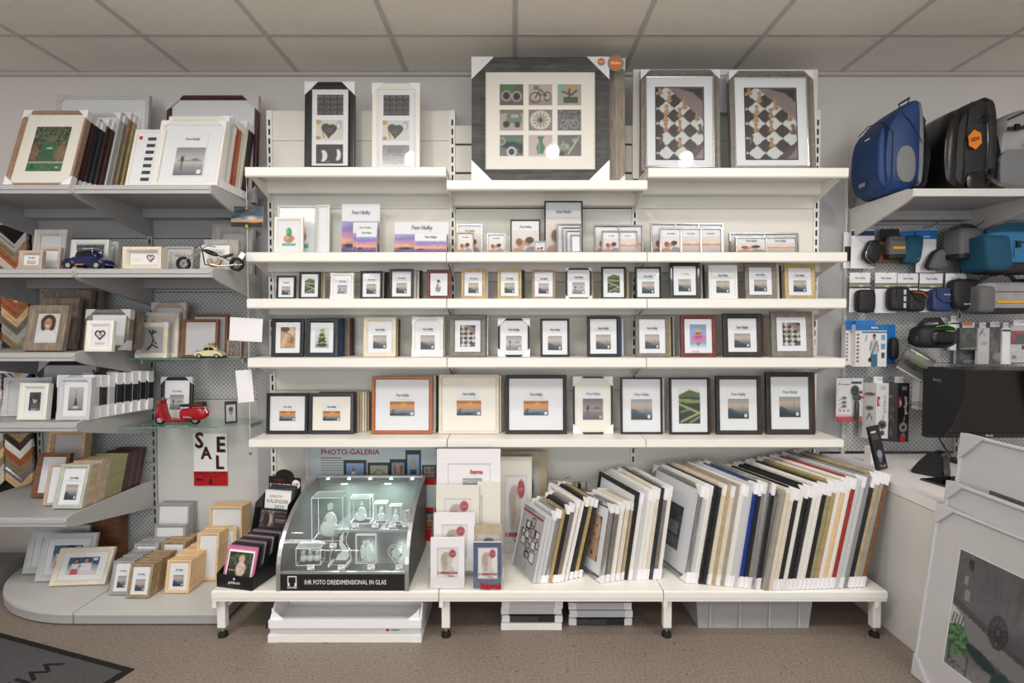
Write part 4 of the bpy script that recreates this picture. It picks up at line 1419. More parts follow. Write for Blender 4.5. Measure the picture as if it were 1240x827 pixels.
fr(334, 383, 249, 2.80, R2[0], 'ltgrey', 'white plastic frame with green pebble picture, larger rear one', layout=lay_acr, mpx=3, group=G2)
fr(382, 398, 248, 2.81, R2[0], 'whitem', 'narrow white plastic frame seen at the right of the green pebble pictures', layout='none', mpx=3, group=G2, detail=False)
fr(331, 366, 263, 2.72, R2[0], 'whitem', 'white plastic frame with hands holding green leaves, smaller front one', layout='B', pic='plant', mpx=4, group=G2)


def lay_pack(root, put, sig, iw, ih, mw, y):
    put('purple', .0, .0, 1, .66)
    text('lettering', SIG, root, 0, y - .002, mw + .83 * ih, iw * .5, shear=.35, res=1, space=.92, bold=.004, zs=1.5)


def lay_packw(root, put, sig, iw, ih, mw, y):
    put('purple', .0, .0, 1, .62)
    text('lettering', SIG, root, 0, y - .002, mw + .82 * ih, iw * .4, shear=.35, res=1, space=.92, bold=.004, zs=1.5)


fr(412, 460, 246, 2.80, R2[0], BAG, 'tall clear packet with purple sunset card and signature', 'packet', name='card_packet', layout=lay_pack, mpx=1, t=.008, group=G2)
fr(426, 457, 268.5, 2.75, R2[0], BAG, 'mid-sized clear packet with sunset card in front of the tall one', 'packet', name='card_packet', layout=lay_pack, mpx=1, t=.008, group=G2)
fr(430, 456, 276, 2.71, R2[0], BAG, 'smallest clear packet with sunset card, front of three', 'packet', name='card_packet', layout=lay_pack, mpx=1, t=.008, group=G2)
fr(476, 543.5, 268, 2.76, R2[0], BAG, 'wide clear packet with pale sunset card at the bay end', 'packet', name='card_packet', layout=lay_packw, mpx=1, t=.008, lean=.13, group=G2)
fr(501, 541, 282, 2.71, R2[0], BAG, 'small wide clear packet with sunset card in front of the larger wide packet', 'packet', name='card_packet', layout=lay_packw, mpx=1, t=.008, lean=.1, group=G2)


def lay_kiss(root, put, sig, iw, ih, mw, y):
    put('kiss', .0, .0, 1, .72)
    text('lettering', SIG, root, 0, y - .002, mw + .82 * ih, iw * .45, shear=.35, res=1, space=.92, bold=.004, zs=1.5)


def lay_multi(ks):
    def f(root, put, sig, iw, ih, mw, y):
        n = len(ks)
        for i, k in enumerate(ks):
            put(k, i / n, 0, (i + 1) / n, .7)
            text('lettering', SIG, root, -iw / 2 + (i + .5) / n * iw, y - .002, mw + .82 * ih, iw * .4 / n, shear=.35, res=1, space=.92, bold=.004, zs=1.5)
            if i:
                x = -iw / 2 + i / n * iw
                MB().box(x - .003, x + .003, .0, y - .001, mw, mw + ih).build('divider', 'silver', root)
    return f


fr(553, 584, 271.5, 2.77, R2[1], 'silver', 'shiny silver frame with kissing couple, rear one at the bay edge', layout=lay_kiss, mpx=2, group=G2)
fr(552.5, 573.5, 281.5, 2.72, R2[1], 'gold', 'small gold-rimmed frame with kissing couple at the bay edge', layout=lay_kiss, mpx=1.6, group=G2)
fr(589.5, 612.5, 283, 2.72, R2[1], 'silver', 'small silver frame with kissing couple standing alone', layout=lay_kiss, mpx=1.8, group=G2)
fr(618, 654.5, 266, 2.77, R2[1], 'bk', 'thin dark metal frame with pale kissing couple picture', layout=lay_kiss, mpx=1.6, group=G2)
fr(647, 661.5, 292, 2.70, R2[1], 'silver', 'tiny silver frame standing before the dark metal one', layout=lay_kiss, mpx=1.6, group=G2)
fr(659.5, 706, 243.5, 2.80, R2[1], 'bk', 'tallest dark metal frame on the second shelf with signature print', layout=lay_kiss, mpx=1.6, group=G2)
for i, (a, b, yt, d) in enumerate(((674, 704.5, 271, 2.76), (680.5, 705, 275, 2.735), (685, 705, 279, 2.712), (691, 704.5, 284, 2.69))):
    fr(a, b, yt, d, R2[1], 'silver', 'bright silver frame, %s in the nested set of four' % ['largest rear one', 'second largest', 'second smallest', 'smallest front one'][i], layout='none', mpx=2.2, group=G2, lean=.09, t=.012)
fr(719.5, 779.5, 272.5, 2.76, R2[1], 'silver', 'silver double frame, larger outer one by the bay post', layout=lay_multi(['kiss', 'sea']), mpx=2.5, group=G2)
fr(729, 772.5, 279.5, 2.71, R2[1], 'silver', 'smaller silver double frame with couple and sea pictures in front', layout=lay_multi(['kiss', 'sea']), mpx=2, group=G2)
fr(788.5, 877, 270.5, 2.77, R2[2], 'silver', 'wide silver triple frame, rear one in the right bay', layout=lay_multi(['kiss', 'sea', 'sea']), mpx=2.2, group=G2)
fr(799.5, 875.5, 276, 2.71, R2[2], 'silver', 'silver triple frame with couple and sunset pictures in front of the wide one', layout=lay_multi(['kiss', 'sea', 'sea']), mpx=2, group=G2)
fr(884, 968.5, 282, 2.76, R2[2], 'silver', 'low wide silver double frame at the right end, rear one', layout=lay_multi(['kiss', 'sea']), mpx=2.4, group=G2)
fr(891.5, 966, 287, 2.71, R2[2], 'silver', 'low silver double frame at the right end with couple and sunset', layout=lay_multi(['kiss', 'sea']), mpx=1.8, group=G2)

# ---------------------------------------------------------------- third row
R3 = [zz(2, k) for k in range(3)]
G3 = 'small frames on the third white shelf'
K3 = dict(group=G3, lean=.09)
third = [
    (333.5, 356.5, 334, 0, 'bk', 'small black frame at the left end of the third shelf', 'A', 'mist', '', 2.2),
    (361, 386.5, 329.5, 0, 'bk', 'small black frame with green leaf strips on the third shelf', 'B', 'green', '', 2.6),
    (399.5, 427.5, 331, 0, 'whitem', 'small white boxed frame with grey lake picture near the left end', 'A', 'lake', 'abcd', 3.4),
    (435.5, 462, 328.5, 0, 'bk', 'small black frame with misty picture left of the tall stack of edges', 'A', 'mist', '', 2.6),
    (471, 500, 326, 0, 'bkblue', 'glossy blue-black small frame with misty picture', 'A', 'mist', '', 3),
    (516.5, 545.5, 327, 0, 'redbrown', 'red-brown small frame with embracing couple', 'B', 'couple', '', 4),
    (558.5, 587.5, 326, 1, 'goldwood', 'gold wood small frame at the left of the middle bay', 'A', 'mist', '', 3.6),
    (602.5, 631.5, 326, 1, 'gold', 'flat gold small frame, second in the middle bay', 'A', 'mist', '', 3.6),
    (644.5, 672.5, 327, 1, 'bronze', 'bronze-edged small frame in the centre of the third shelf', 'A', 'mist', '', 2.8),
    (685.5, 716.5, 325, 1, 'bk', 'small boxed frame with lake picture and white corner caps', 'A', 'lake', 'abcd', 2),
    (729, 758.5, 323.5, 1, 'bk', 'small black frame with green leaf strips beside the bay post', 'B', 'green', '', 2.2),
    (770, 801.5, 323.5, 2, 'bk', 'small thin black frame at the left of the right bay', 'A', 'mist', '', 2.2),
    (812, 848.5, 318, 2, 'bkblue', 'thick blue-black frame with pinkish misty picture', 'A', 'mist', '', 4.6),
    (859.5, 894, 321.5, 2, 'whitem', 'plain white small frame on the third shelf', 'A', 'mist', '', 2.8),
    (903.5, 941.5, 319, 2, 'greywood', 'grey-brown small frame between white and gold frames', 'A', 'mist', '', 5),
    (952, 989, 320.5, 2, 'gold', 'gold small frame at the right end of the third shelf', 'A', 'mist', '', 4.4),
]
for (a, b, yt, k, m_, lab, lay, pc, cor, mp) in third:
    fr(a, b, yt, 2.72 if k != 2 else 2.71, R3[k], m_, lab, layout=lay, pic=pc, mpx=mp, corners=cor, paper='paper', **K3)
spines(386.5, 393, 331, 2.742, 2.80, R3[0], ['gold', 'whitem'], 'thin frame edge, %s behind the small green leaf frame', G3, .09)
spines(461, 471, 330, 2.742, 2.84, R3[0], ['whitem', 'bkblue', 'brownwood'], 'frame edge, %s behind the misty picture beside the blue-black frame', G3, .09)
spines(500, 511, 328, 2.742, 2.84, R3[0], ['cream', 'whitem', 'bk'], 'frame edge, %s behind the glossy blue-black small frame', G3, .09)
spines(587.5, 591, 326, 2.742, 2.79, R3[1], ['cream', 'whitem'], 'pale frame edge, %s behind the gold wood small frame', G3, .09)
spines(631.5, 635.5, 327, 2.742, 2.79, R3[1], ['darkbrown', 'bk'], 'dark frame edge, %s behind the flat gold frame', G3, .09)
spines(716, 718.5, 329, 2.742, 2.78, R3[1], ['tan'], 'tan frame edge, %s behind the boxed lake frame', G3, .09)
spines(758.5, 761.5, 325, 2.742, 2.78, R3[1], ['gold'], 'gold frame edge, %s behind the green leaf frame by the post', G3, .09)
spines(848.5, 853.5, 320, 2.735, 2.80, R3[2], ['taupe', 'bk'], 'thin frame edge, %s behind the thick blue-black frame', G3, .09)
spines(941.5, 946.5, 321, 2.735, 2.80, R3[2], ['cream', 'darkbrown'], 'thin frame edge, %s behind the grey-brown frame of the third shelf', G3, .09)

# ---------------------------------------------------------------- fourth row
R4 = [zz(3, k) for k in range(3)]
G4 = 'medium frames on the fourth white shelf'
fourth = [
    (327.5, 366.5, 386, 0, 'bk', 'black frame with sepia picture of resting arms, left end', 'B', 'arm', '', 4.6),
    (369.5, 407.5, 386, 0, 'bkblue', 'black frame with green pebble and leaf picture', 'B', 'stones', '', 5),
    (439.5, 478.5, 384.5, 0, 'cream', 'cream moulded frame with misty picture on the fourth shelf', 'A', 'mist', '', 5),
    (498.5, 536, 384.5, 0, 'whitem', 'cream boxed frame with white corner caps and misty picture', 'A', 'mist', 'abcd', 3.5),
    (544.5, 587.5, 382, 1, 'greywood', 'broad grey frame with chess picture at the left of the middle bay', 'B', 'chess', '', 6),
    (603, 641.5, 386, 1, 'bk', 'boxed frame with grey lake picture and large white corner caps', 'A', 'lake', 'abcd', 2.4),
    (654.5, 690, 386, 1, 'bk', 'slim black frame in the centre of the fourth shelf', 'A', 'mist', '', 2.6),
    (711.5, 751, 383, 1, 'bk', 'black frame by the bay post with a blue edge behind it', 'A', 'mist', '', 3.6),
    (770.5, 811, 382.5, 2, 'greywood', 'bronze-grey frame at the left of the right bay, fourth shelf', 'A', 'mist', '', 4.4),
    (825.5, 868, 382, 2, 'redbrown', 'red-brown frame with a figure in a pink swimming ring', 'B', 'flam', '', 4.6),
    (877, 924, 380, 2, 'bkwood', 'dark worn frame with misty picture, second from the right end', 'A', 'mist', '', 6),
    (935.5, 985.5, 377.5, 2, 'greywood', 'broad grey frame with chess picture at the right end of the fourth shelf', 'B', 'chess', '', 7),
]
for (a, b, yt, k, m_, lab, lay, pc, cor, mp) in fourth:
    q = fr(a, b, yt, 2.72 if k != 2 else 2.71, R4[k], m_, lab, layout=lay, pic=pc, mpx=mp, corners=cor, lean=.09, group=G4, csize=.045 if cor else None)
    if pc == 'flam':
        text('lettering', '13 x 20', q, -.015, .006, .027, .035, 'ink')
spines(407.5, 428, 385.5, 2.742, 2.88, R4[0], ['bkblue', 'blue_card', 'bk', 'greywood', 'taupe', 'redbrown', 'darkbrown'], 'dark frame edge, %s behind the green pebble picture', G4, .04)
spines(478.5, 483.5, 386, 2.742, 2.80, R4[0], ['tan', 'darkbrown'], 'frame edge, %s behind the cream moulded frame', G4, .09)
spines(535.5, 538.5, 384, 2.742, 2.79, R4[0], ['cream'], 'cream frame edge, %s behind the cream boxed frame', G4, .09)
spines(587.5, 591.5, 383, 2.742, 2.80, R4[1], ['greywood', 'silver'], 'frame edge, %s behind the broad grey chess frame', G4, .09)
spines(751, 755.5, 385, 2.742, 2.80, R4[1], ['navy', 'whitem'], 'thin frame edge, %s behind the black frame by the post', G4, .09)
spines(811, 817.5, 383.5, 2.735, 2.82, R4[2], ['gold', 'bk', 'whitem'], 'frame edge, %s behind the bronze-grey frame', G4, .09)
spines(924, 926.5, 382, 2.735, 2.77, R4[2], ['redbrown'], 'reddish frame edge, %s behind the dark worn frame', G4, .09)
spines(985.5, 988, 380, 2.735, 2.77, R4[2], ['cream'], 'cream frame edge, %s behind the right-end chess frame', G4, .09)

# ---------------------------------------------------------------- fifth row
R5 = [zz(4, k) for k in range(3)]
G5 = 'large frames on the fifth white shelf'
D5 = 2.775
fifth = [
    (321.5, 371.5, 476.5, 0, 'bk', 'black frame with orange sunset, white mat, leftmost on the fifth shelf', 'W', 'sunset', '', 3.8, 'paper', -.0),
    (373, 427.5, 476.5, 0, 'bkblue', 'black frame with orange sunset and cream mat in front of a row of edges', 'W', 'sunset', '', 4.2, 'creampaper', 0),
    (449.5, 523, 456, 0, 'orangewood', 'large orange-brown wood frame with sunset insert', 'W', 'sunset', '', 4.2, 'paper', 0),
    (531, 604, 454, 1, 'cream', 'large cream-white frame with sunset insert straddling the bay joint', 'W', 'sunset', '', 4, 'creampaper', 0),
    (612, 686.5, 454.5, 1, 'bkwood', 'large worn black frame with sunset insert', 'W', 'sunset', '', 4.5, 'paper', 0),
    (694.5, 742.5, 456.5, 1, 'bk', 'tall boxed black frame with lake picture and cream mat', 'P', 'lakebrown', 'abcd', 2, 'creampaper', 0),
    (752.5, 803, 457.5, 1, 'bk', 'tall thin black frame with misty picture by the bay post', 'P', 'mist', '', 2.2, 'paper', 0),
    (812, 860.5, 457.5, 2, 'bk', 'tall thin black frame with green leaf strips on the fifth shelf', 'B', 'green', '', 2.6, 'paper', 0),
    (868.5, 923, 455.5, 2, 'bkwood', 'tall worn black frame with misty picture, second from the right end', 'P', 'mist', '', 4.6, 'paper', 0),
    (929.5, 987.5, 451, 2, 'bkwood', 'tallest worn black frame with misty picture at the right end', 'P', 'mist', '', 6, 'paper', 0),
]
for (a, b, yt, k, m_, lab, lay, pc, cor, mp, pp, yw) in fifth:
    fr(a, b, yt, D5 if k != 2 else 2.765, R5[k], m_, lab, layout=lay, pic=pc, mpx=mp, corners=cor, lean=.07, group=G5, paper=pp, csize=.055, t=.022)
spines(427.5, 449, 474.5, 2.80, 2.885, R5[0], ['darkbrown', 'taupe', 'gold', 'whitem', 'cream', 'goldwood', 'bkblue'], 'frame edge, %s behind the cream-matted black sunset frame', G5, .03, w=.2, t=.012)
spines(523, 531, 455, 2.80, 2.86, R5[0], ['cream', 'bk'], 'frame edge, %s behind the orange-brown wood frame', G5, .05, w=.28)
spines(604, 610, 455, 2.80, 2.86, R5[1], ['whitem', 'oldgold'], 'frame edge, %s behind the large cream-white frame', G5, .05, w=.28)
spines(803, 806, 458.5, 2.80, 2.83, R5[1], ['whitem'], 'white frame edge, %s behind the thin black frame by the post', G5, .07, w=.2)
spines(860.5, 863, 458.5, 2.79, 2.83, R5[2], ['brownwood'], 'brown frame edge, %s behind the tall green leaf frame', G5, .07, w=.2)
spines(987.5, 990.5, 452.5, 2.79, 2.83, R5[2], ['brownwood'], 'brown frame edge, %s behind the tallest right-end frame', G5, .07, w=.2)


# ================================================================== on the base shelves
def side_stack(x0, x1, yb0, yb1, yt0, yt1, w0, w1, ang0, ang1, lean0, lean1, items, label, group, z=None, first=None, w_alt=0):
    """framed pictures standing like books, front edge towards the viewer; items = (moulding, corner card)"""
    z = PZ if z is None else z
    n = len(items)
    L = lambda a, b, t: a + (b - a) * t
    for i, it in enumerate(items):
        t = i / max(1, n - 1)
        c = on(L(x0, x1, t), L(yb0, yb1, t), z)
        psi = math.radians(-90 + L(ang0, ang1, t))
        lean = math.radians(L(lean0, lean1, t))
        w = L(w0, w1, t) - (w_alt if i % 2 else 0)
        xh = Vector((math.cos(psi), math.sin(psi), 0))
        c2 = on(L(x0, x1, t) + (x1 - x0) / max(1, n - 1), L(yb0, yb1, t), z)
        th = max(.008, (c2.x - c.x) * .93 * math.cos(psi + math.pi / 2) * math.cos(lean)) if n > 1 else .018
        yt = L(yt0, yt1, t) + (2.5 if i % 3 == 1 else 0)
        hh = solve_h(c, yt, lean, psi)
        m_, cc = it[0], it[1]
        kw = dict(detail=False, layout='none')
        lab = label % ORD[i]
        if i == 0 and first:
            kw = first
            lab = first.get('lab', lab)
            kw = {k: v for k, v in first.items() if k != 'lab'}
        if len(it) > 2: lab = it[2]
        make_frame('boxed_picture', lab, 'picture frame', w, hh, th, kw.pop('mw', .022), m_, c - xh * (w / 2), lean, psi, group, corners=('abd' if cc else ''), cm=cc or 'card', csize=.05 if w > .3 else .036, **kw)


def lay_full(pk, u0=.12, v0=.12, u1=.88, v1=.88):
    def f(root, put, sig, iw, ih, mw, y):
        put(pk, u0, v0, u1, v1)
    return f


W_, C_ = 'card', 'card'
side_stack(645, 674, 707.5, 706, 627, 612, .23, .23, 25, 22, 13, 13,
           [('ltgrey', None), ('ltgrey', None), ('ltgrey', W_), ('silver', W_), ('gold', None), ('bk', W_), ('greywood', W_)],
           'thin framed picture, %s from the left in the small stack with a tile-pattern cover', 'small leaning stack of frames behind the mats', first=dict(layout=lay_full('collage', 0, 0, 1, 1), mw=.004, glass=False, lab='grey cardboard cover printed with a brown tile collage, front of stack'))
side_stack(678, 700, 705, 700, 607, 604, .3, .3, 22, 20, 14, 14, [('whitem', W_), ('whitem', None), ('glitter', W_), ('gold', W_), ('bkwood', W_)],
           'boxed frame edge, %s from the left between tile cover and blonde portrait', 'boxed frames left of the blonde portrait')
side_stack(727, 752, 707, 703, 613, 608, .22, .25, 28, 24, 10, 10, [('silver', W_), ('greywood', W_), ('whitem', W_), ('cream', W_), ('tan', W_)],
           'boxed frame edge, %s from the left behind the blonde woman portrait', 'boxed frames right of the blonde portrait', first=dict(layout=lay_full('blonde', .2, .16, .8, .84), lab='silver boxed frame with portrait of a blonde woman, white corner caps'))
side_stack(756, 796, 703, 702, 597, 590, .38, .40, 18, 15, 9, 8,
           [('bk', None), ('whitem', W_), ('ltgrey', None), ('whitem', W_), ('whitem', W_), ('cream', W_), ('bkblue', None), ('greywood', W_), ('whitem', W_)],
           'large frame edge, %s from the left in the second platform stack', 'large white frames at the middle platform joint')
side_stack(830, 916, 706.5, 714, 590, 585, .41, .43, 16, 16, 10.5, 10,
           [('silver', W_), ('ltgrey', W_), ('whitem', W_), ('glitter', None), ('glitter', None), ('cream', W_), ('tan', None), ('cream', W_), ('taupe', None), ('whitem', W_), ('ltgrey', W_), ('ltgrey', None), ('navy', W_, 'bright blue frame edge among white ones in the right bay stack'),
            ('bk', W_), ('silver', W_), ('silver', None), ('glitter', W_)],
           'frame edge, %s from the left in the stack with the grey interior picture', 'framed pictures in the right platform bay, left half', first=dict(layout=lay_full('room', .14, .2, .76, .72), lab='silver boxed frame with grey room picture and white sticker, first of right bay'))
side_stack(926, 1043, 716, 712, 597, 573, .47, .50, 17, 14, 12, 15,
           [('taupe', None), ('cream', None), ('cream', W_), ('bk', W_), ('whitem', None), ('glitter', W_), ('glitter', W_), ('whitem', W_), ('whitem', W_), ('bk', W_), ('olive', W_), ('gold', W_), ('whitem', W_), ('natural', W_, 'broad pale pine frame edge in the rightmost platform stack'),
            ('whitem', W_), ('redm', W_, 'bright red frame edge in the rightmost platform stack'), ('ltgrey', None), ('ltgrey', W_), ('midgrey', None), ('bk', W_), ('tan', W_), ('taupe', W_), ('brownwood', W_, 'red-brown frame edge at the right end of the platform')],
           'big frame edge, %s from the left in the rightmost platform stack', 'framed pictures in the right platform bay, right half', first=dict(layout='none', paper='paper', mw=.03, lab='taupe big frame with blank white mat at the left of the rightmost stack'))

# ---------------------------------------------------------------- calendar display
A, B = on(262.5, 710.5, PZ), on(305, 716, PZ)
ex = (B - A).normalized(); ey = Vector((-ex.y, ex.x, 0))
yawc = math.atan2(ex.y, ex.x)
wc = (B - A).length
cd = empty('calendar_display', (A + B) / 2 + ey * .0 + Vector((0, 0, .0006)), 'black cardboard display box with header KALENDER, sloped sides and tray', 'display', rot=(0, 0, yawc))
dc = .37
MB().box(-wc / 2, wc / 2, 0, dc, 0, .004).build('tray_floor', 'black', cd)
MB().box(-wc / 2, wc / 2, 0, .004, .004, .06).build('front_wall', 'black', cd)
for s in (-1, 1):
    MB().prism([(.004, .004), (.004, .06), (.22, .15), (.26, .30), (.33, .33), (dc, .33), (dc, .004)], s * wc / 2 - .002, s * wc / 2 + .002, 'x').build('side_wall', 'black', cd)
MB().box(-wc / 2 + .003, wc / 2 - .003, dc - .006, dc - .002, .004, .36).build('back_wall', 'black', cd)
MB().box(-wc / 2 + .003, wc / 2 - .003, .275, .279, .004, .15).build('divider', 'black', cd)
hd = MB().prism([(-wc / 2, .335), (wc / 2, .335), (wc / 2, .405), (.055, .405)] + [(.055 * math.cos(a * math.pi / 10), .405 + .04 * math.sin(a * math.pi / 10)) for a in range(1, 10)] + [(-.055, .405), (-wc / 2, .405)], dc - .012, dc - .0065, 'y').build('header', 'black', cd)
text('lettering', 'KALENDER', hd, -.022, dc - .0125, .358, .125, 'signwhite', bold=.002, zs=1.25)
text('lettering', 'KREATIV', hd, -.03, dc - .0125, .388, .06, 'red', shear=.3)
MB().lathe([(.023, 0), (.023, -.001)], 20, axis='y').build('price_dot', 'signwhite', hd, (.068, dc - .012, .372))
text('lettering', '3,99', hd, .068, dc - .0135, .372, .032, 'red', bold=.03)
text('lettering', 'goldbuch', cd, 0, -.0008, .028, .06, 'signwhite', bold=.01)
MB().prism([(-.006, .042), (.006, .042), (0, .052)], -.001, 0, 'y').build('logo_print', 'signwhite', cd)
Mc = Matrix.Translation(cd.location) @ Matrix.Rotation(yawc, 4, 'Z')


def loc_c(x, y, z):
    return Mc @ Vector((x, y, z))


def calendar(p, w, hh, m_, label, group, lean, print_=None, cover='signwhite', n=1):
    r = empty('calendar', loc_c(*p), label, 'calendar', group, rot=(-lean, 0, yawc))
    MB().box(-w / 2, w / 2, 0, .006, 0, hh).build('page_block', cover, r)
    mb = MB()
    for i in range(14):
        x = -w / 2 + (i + .7) * w / 14.4
        mb.tube([(x, -.002, hh - .006), (x, -.003, hh + .002), (x, .003, hh + .004), (x, .008, hh + .001)], .0009, 5)
    tag(mb.build('wire_binding', m_, r), kind='stuff')
    if print_ == 'pinkgirl':
        MB().box(-w / 2, w / 2, -.001, -.0002, 0, hh).build('pink_border', 'pink', r)
        MB().box(-w * .43, w * .43, -.0018, -.0012, hh * .07, hh * .88).build('cover_sheet', 'signwhite', r)
        link('print', pr('pinkgirl'), r, (0, -.0025, hh * .12), scale=(w * .78, 1, hh * .7))
    elif print_:
        link('print', pr(print_), r, (0, -.001, hh * .05), scale=(w * .94, 1, hh * .9))
    return r


calcols = ['pink', 'bk', 'darkgrey', 'midgrey', 'bk', 'darkgrey', 'taupe', 'bk', 'bkblue', 'midgrey', 'darkgrey', 'bk', 'darkgrey', 'bk']
for i in range(14):
    calendar((0, .02 + i * .0175, .03 + i * .0012), wc * .86, .145, 'pink' if i % 3 == 0 else 'darkgrey', 'small square calendar with pink border and wrapped girl photo, front of tray' if i == 0 else 'small square calendar, %s from the front in the black tray' % ORD[i],
             'small calendars in the tray', .30, 'pinkgirl' if i == 0 else None, cover=calcols[i])
kc = calendar((-.012, .285, .05), wc * .80, .30, 'darkgrey', 'tall white calendar cover reading KALENDER 2022', 'large calendars in the display', .14)
text('lettering', 'KALENDER', kc, .0, -.001, .243, wc * .66, 'ink')
text('lettering', 'KREATIV', kc, -.012, -.001, .268, wc * .4, 'redink', shear=.3)
text('lettering', '2022', kc, .012, -.001, .215, wc * .3, 'ink')
for i in range(2):
    calendar((.0, .305 + i * .02, .05), wc * .84, .305 + .012 * i, 'chrome', 'tall wire-bound calendar standing behind the white cover, %s' % ['nearer one', 'rear one'][i], 'large calendars in the display', .1, cover='darkgrey')
ct = empty('photo_card', loc_c(0, .262, .152), 'black landscape photo card with a long-haired girl before the white calendar', 'card', rot=(-.2, 0, yawc))
MB().box(-wc / 2 * .95, wc / 2 * .95, 0, .012, 0, .115).build('card_body', 'black', ct)
link('print', pr('cardgirl'), ct, (0, -.001, .022), scale=(wc * .86, 1, .085))

# ---------------------------------------------------------------- lit glass display case
p0, p1 = on(340, 715.5, PZ), on(490, 715.5, PZ)
cxm, yc = (p0.x + p1.x) / 2, p0.y
wk = p1.x - p0.x + .02
case = empty('display_case', (cxm, yc, PZ + .0006), 'curved display case with aluminium edges and black front reading IHR FOTO DREIDIMENSIONAL IN GLAS', 'display case')
H1, DK, HT = .085, .50, .375
prof = [(0, 0), (0, H1)] + [(DK - DK * math.cos(a * math.pi / 2 / 14), H1 + (HT - H1) * math.sin(a * math.pi / 2 / 14)) for a in range(1, 15)]
M['caseback'] = mat('case_back_grey_green', '59635f', .35)
M['casedark'] = mat('case_dark', '3a3d3f', .4)
for s in (-1, 1):
    x = s * wk / 2
    MB().prism(prof + [(DK, 0)], x - .006, x + .006, 'x').build('side_panel', 'casedark', case)
    mb = MB()
    for (a, b) in zip(prof, prof[1:]):
        n_ = Vector((0, b[0] - a[0], b[1] - a[1])).normalized()
        q = Vector((0, -n_.z, n_.y)) * .003
        mb.add([(x - s * 0 - .009, a[0], a[1]), (x + .009, a[0], a[1]), (x + .009, b[0], b[1]), (x - .009, b[0], b[1]),
                (x - .009, a[0] + q.y, a[1] + q.z), (x + .009, a[0] + q.y, a[1] + q.z), (x + .009, b[0] + q.y, b[1] + q.z), (x - .009, b[0] + q.y, b[1] + q.z)],
               [(0, 3, 2, 1), (4, 5, 6, 7), (0, 1, 5, 4), (1, 2, 6, 5), (2, 3, 7, 6), (3, 0, 4, 7)])
    mb.build('edge_trim', 'alu', case)
iw2 = wk / 2 - .0065
fp = MB().box(-iw2, iw2, 0, .006, 0, H1 - .01).build('front_panel', 'black', case)
text('lettering', 'IHR FOTO DREIDIMENSIONAL IN GLAS', fp, .012, -.001, .038, iw2 * 1.3, 'signwhite', bold=.004, zs=1.4)
MB().box(-.245, -.205, -.0008, 0, .022, .066).build('logo_frame', 'signwhite', fp)
MB().box(-.241, -.209, -.0014, -.0009, .036, .062).build('logo_window', 'black', fp)
MB().lathe([(.012, 0), (.012, -.0006)], 16, axis='y', X=Matrix.Translation((-.225, -.0009, .03))).build('logo_dome', 'black', fp)
text('lettering', 'LOOXIS', fp, -.225, -.001, .015, .042, 'signwhite', bold=.03)
MB().box(-iw2, iw2, -.002, .012, H1 - .009, H1 - .0).build('sill', 'alu', case)
MB().box(-iw2, iw2, .0065, DK - .007, H1 - .014, H1 - .0095).build('lower_deck', 'casedark', case)
MB().box(-iw2, iw2, DK - .006, DK, 0, HT).build('back_panel', 'caseback', case)
MB().box(-iw2, -iw2 + .17, .12, DK - .007, H1 + .048, H1 + .056).build('upper_deck', 'casedark', case)
MB().box(-iw2 + .172, iw2, .20, DK - .007, H1 + .105, H1 + .113).build('upper_deck', 'casedark', case)
MB().box(-iw2 + .172, iw2, .196, .2, H1 + .102, H1 + .115).build('deck_trim', 'alu', case)
MB().box(-iw2, iw2, DK - .03, DK, HT - .002, HT + .006).build('top_rail', 'alu', case)
mb = MB()
cur = [(a[0], a[1]) for a in prof[1:]]
mb.prism(cur + [(q[0] + .002, q[1] - .003) for q in cur[::-1]], -iw2, iw2, 'x').build('curved_pane', ACRYL, case, smooth=True)
M['led'] = mat('led_face', 'ffffff', .5, emit=((.9, 1, .97), 14.0))
for i in range(5):
    x = -iw2 + (i + .5) * iw2 * 2 / 5
    MB().lathe([(.008, 0), (.008, -.003)], 10, X=Matrix.Translation((x, DK - .035, HT - .006))).build('lamp', 'led', case)
    if i in (1, 3):
        l = bpy.data.lights.new('case_light', 'AREA'); l.size = .03; l.energy = 2.0; l.color = (.86, 1, .95)
        o = bpy.data.objects.new('case_light', l); C.objects.link(o)
        o.location = (cxm + x, yc + DK - .10, PZ + HT - .012); o.rotation_euler = (-.25, 0, 0)
for x in (.0, .17):
    l = bpy.data.lights.new('case_light', 'POINT'); l.shadow_soft_size = .01; l.energy = .8; l.color = (.86, 1, .95)
    o = bpy.data.objects.new('case_light', l); C.objects.link(o)
    o.location = (cxm + x, yc + DK - .05, PZ + H1 + .085)
    MB().lathe([(.007, 0), (.007, -.003)], 10, X=Matrix.Translation((x, DK - .05, H1 + .098))).build('lamp', 'led', case)
# key ring sample hanging inside the top
kr = empty('key_pendant', (cxm + iw2 - .075, yc + DK - .03, PZ + HT - .06), 'tiny glass key pendant hanging on a chain in the case', 'pendant')
MB().tube([(0, 0, .055), (0, -.001, .03), (.002, 0, .012)], .0015, 5).build('chain', 'chrome', kr)
MB().box(-.009, .009, -.004, .004, -.02, .012).build('glass_block', CRYSTAL, kr)


M['topsheen'] = glassy('painted_top_sheen', tint=(.9, .97, .95), rough=.1, cloud=.35)


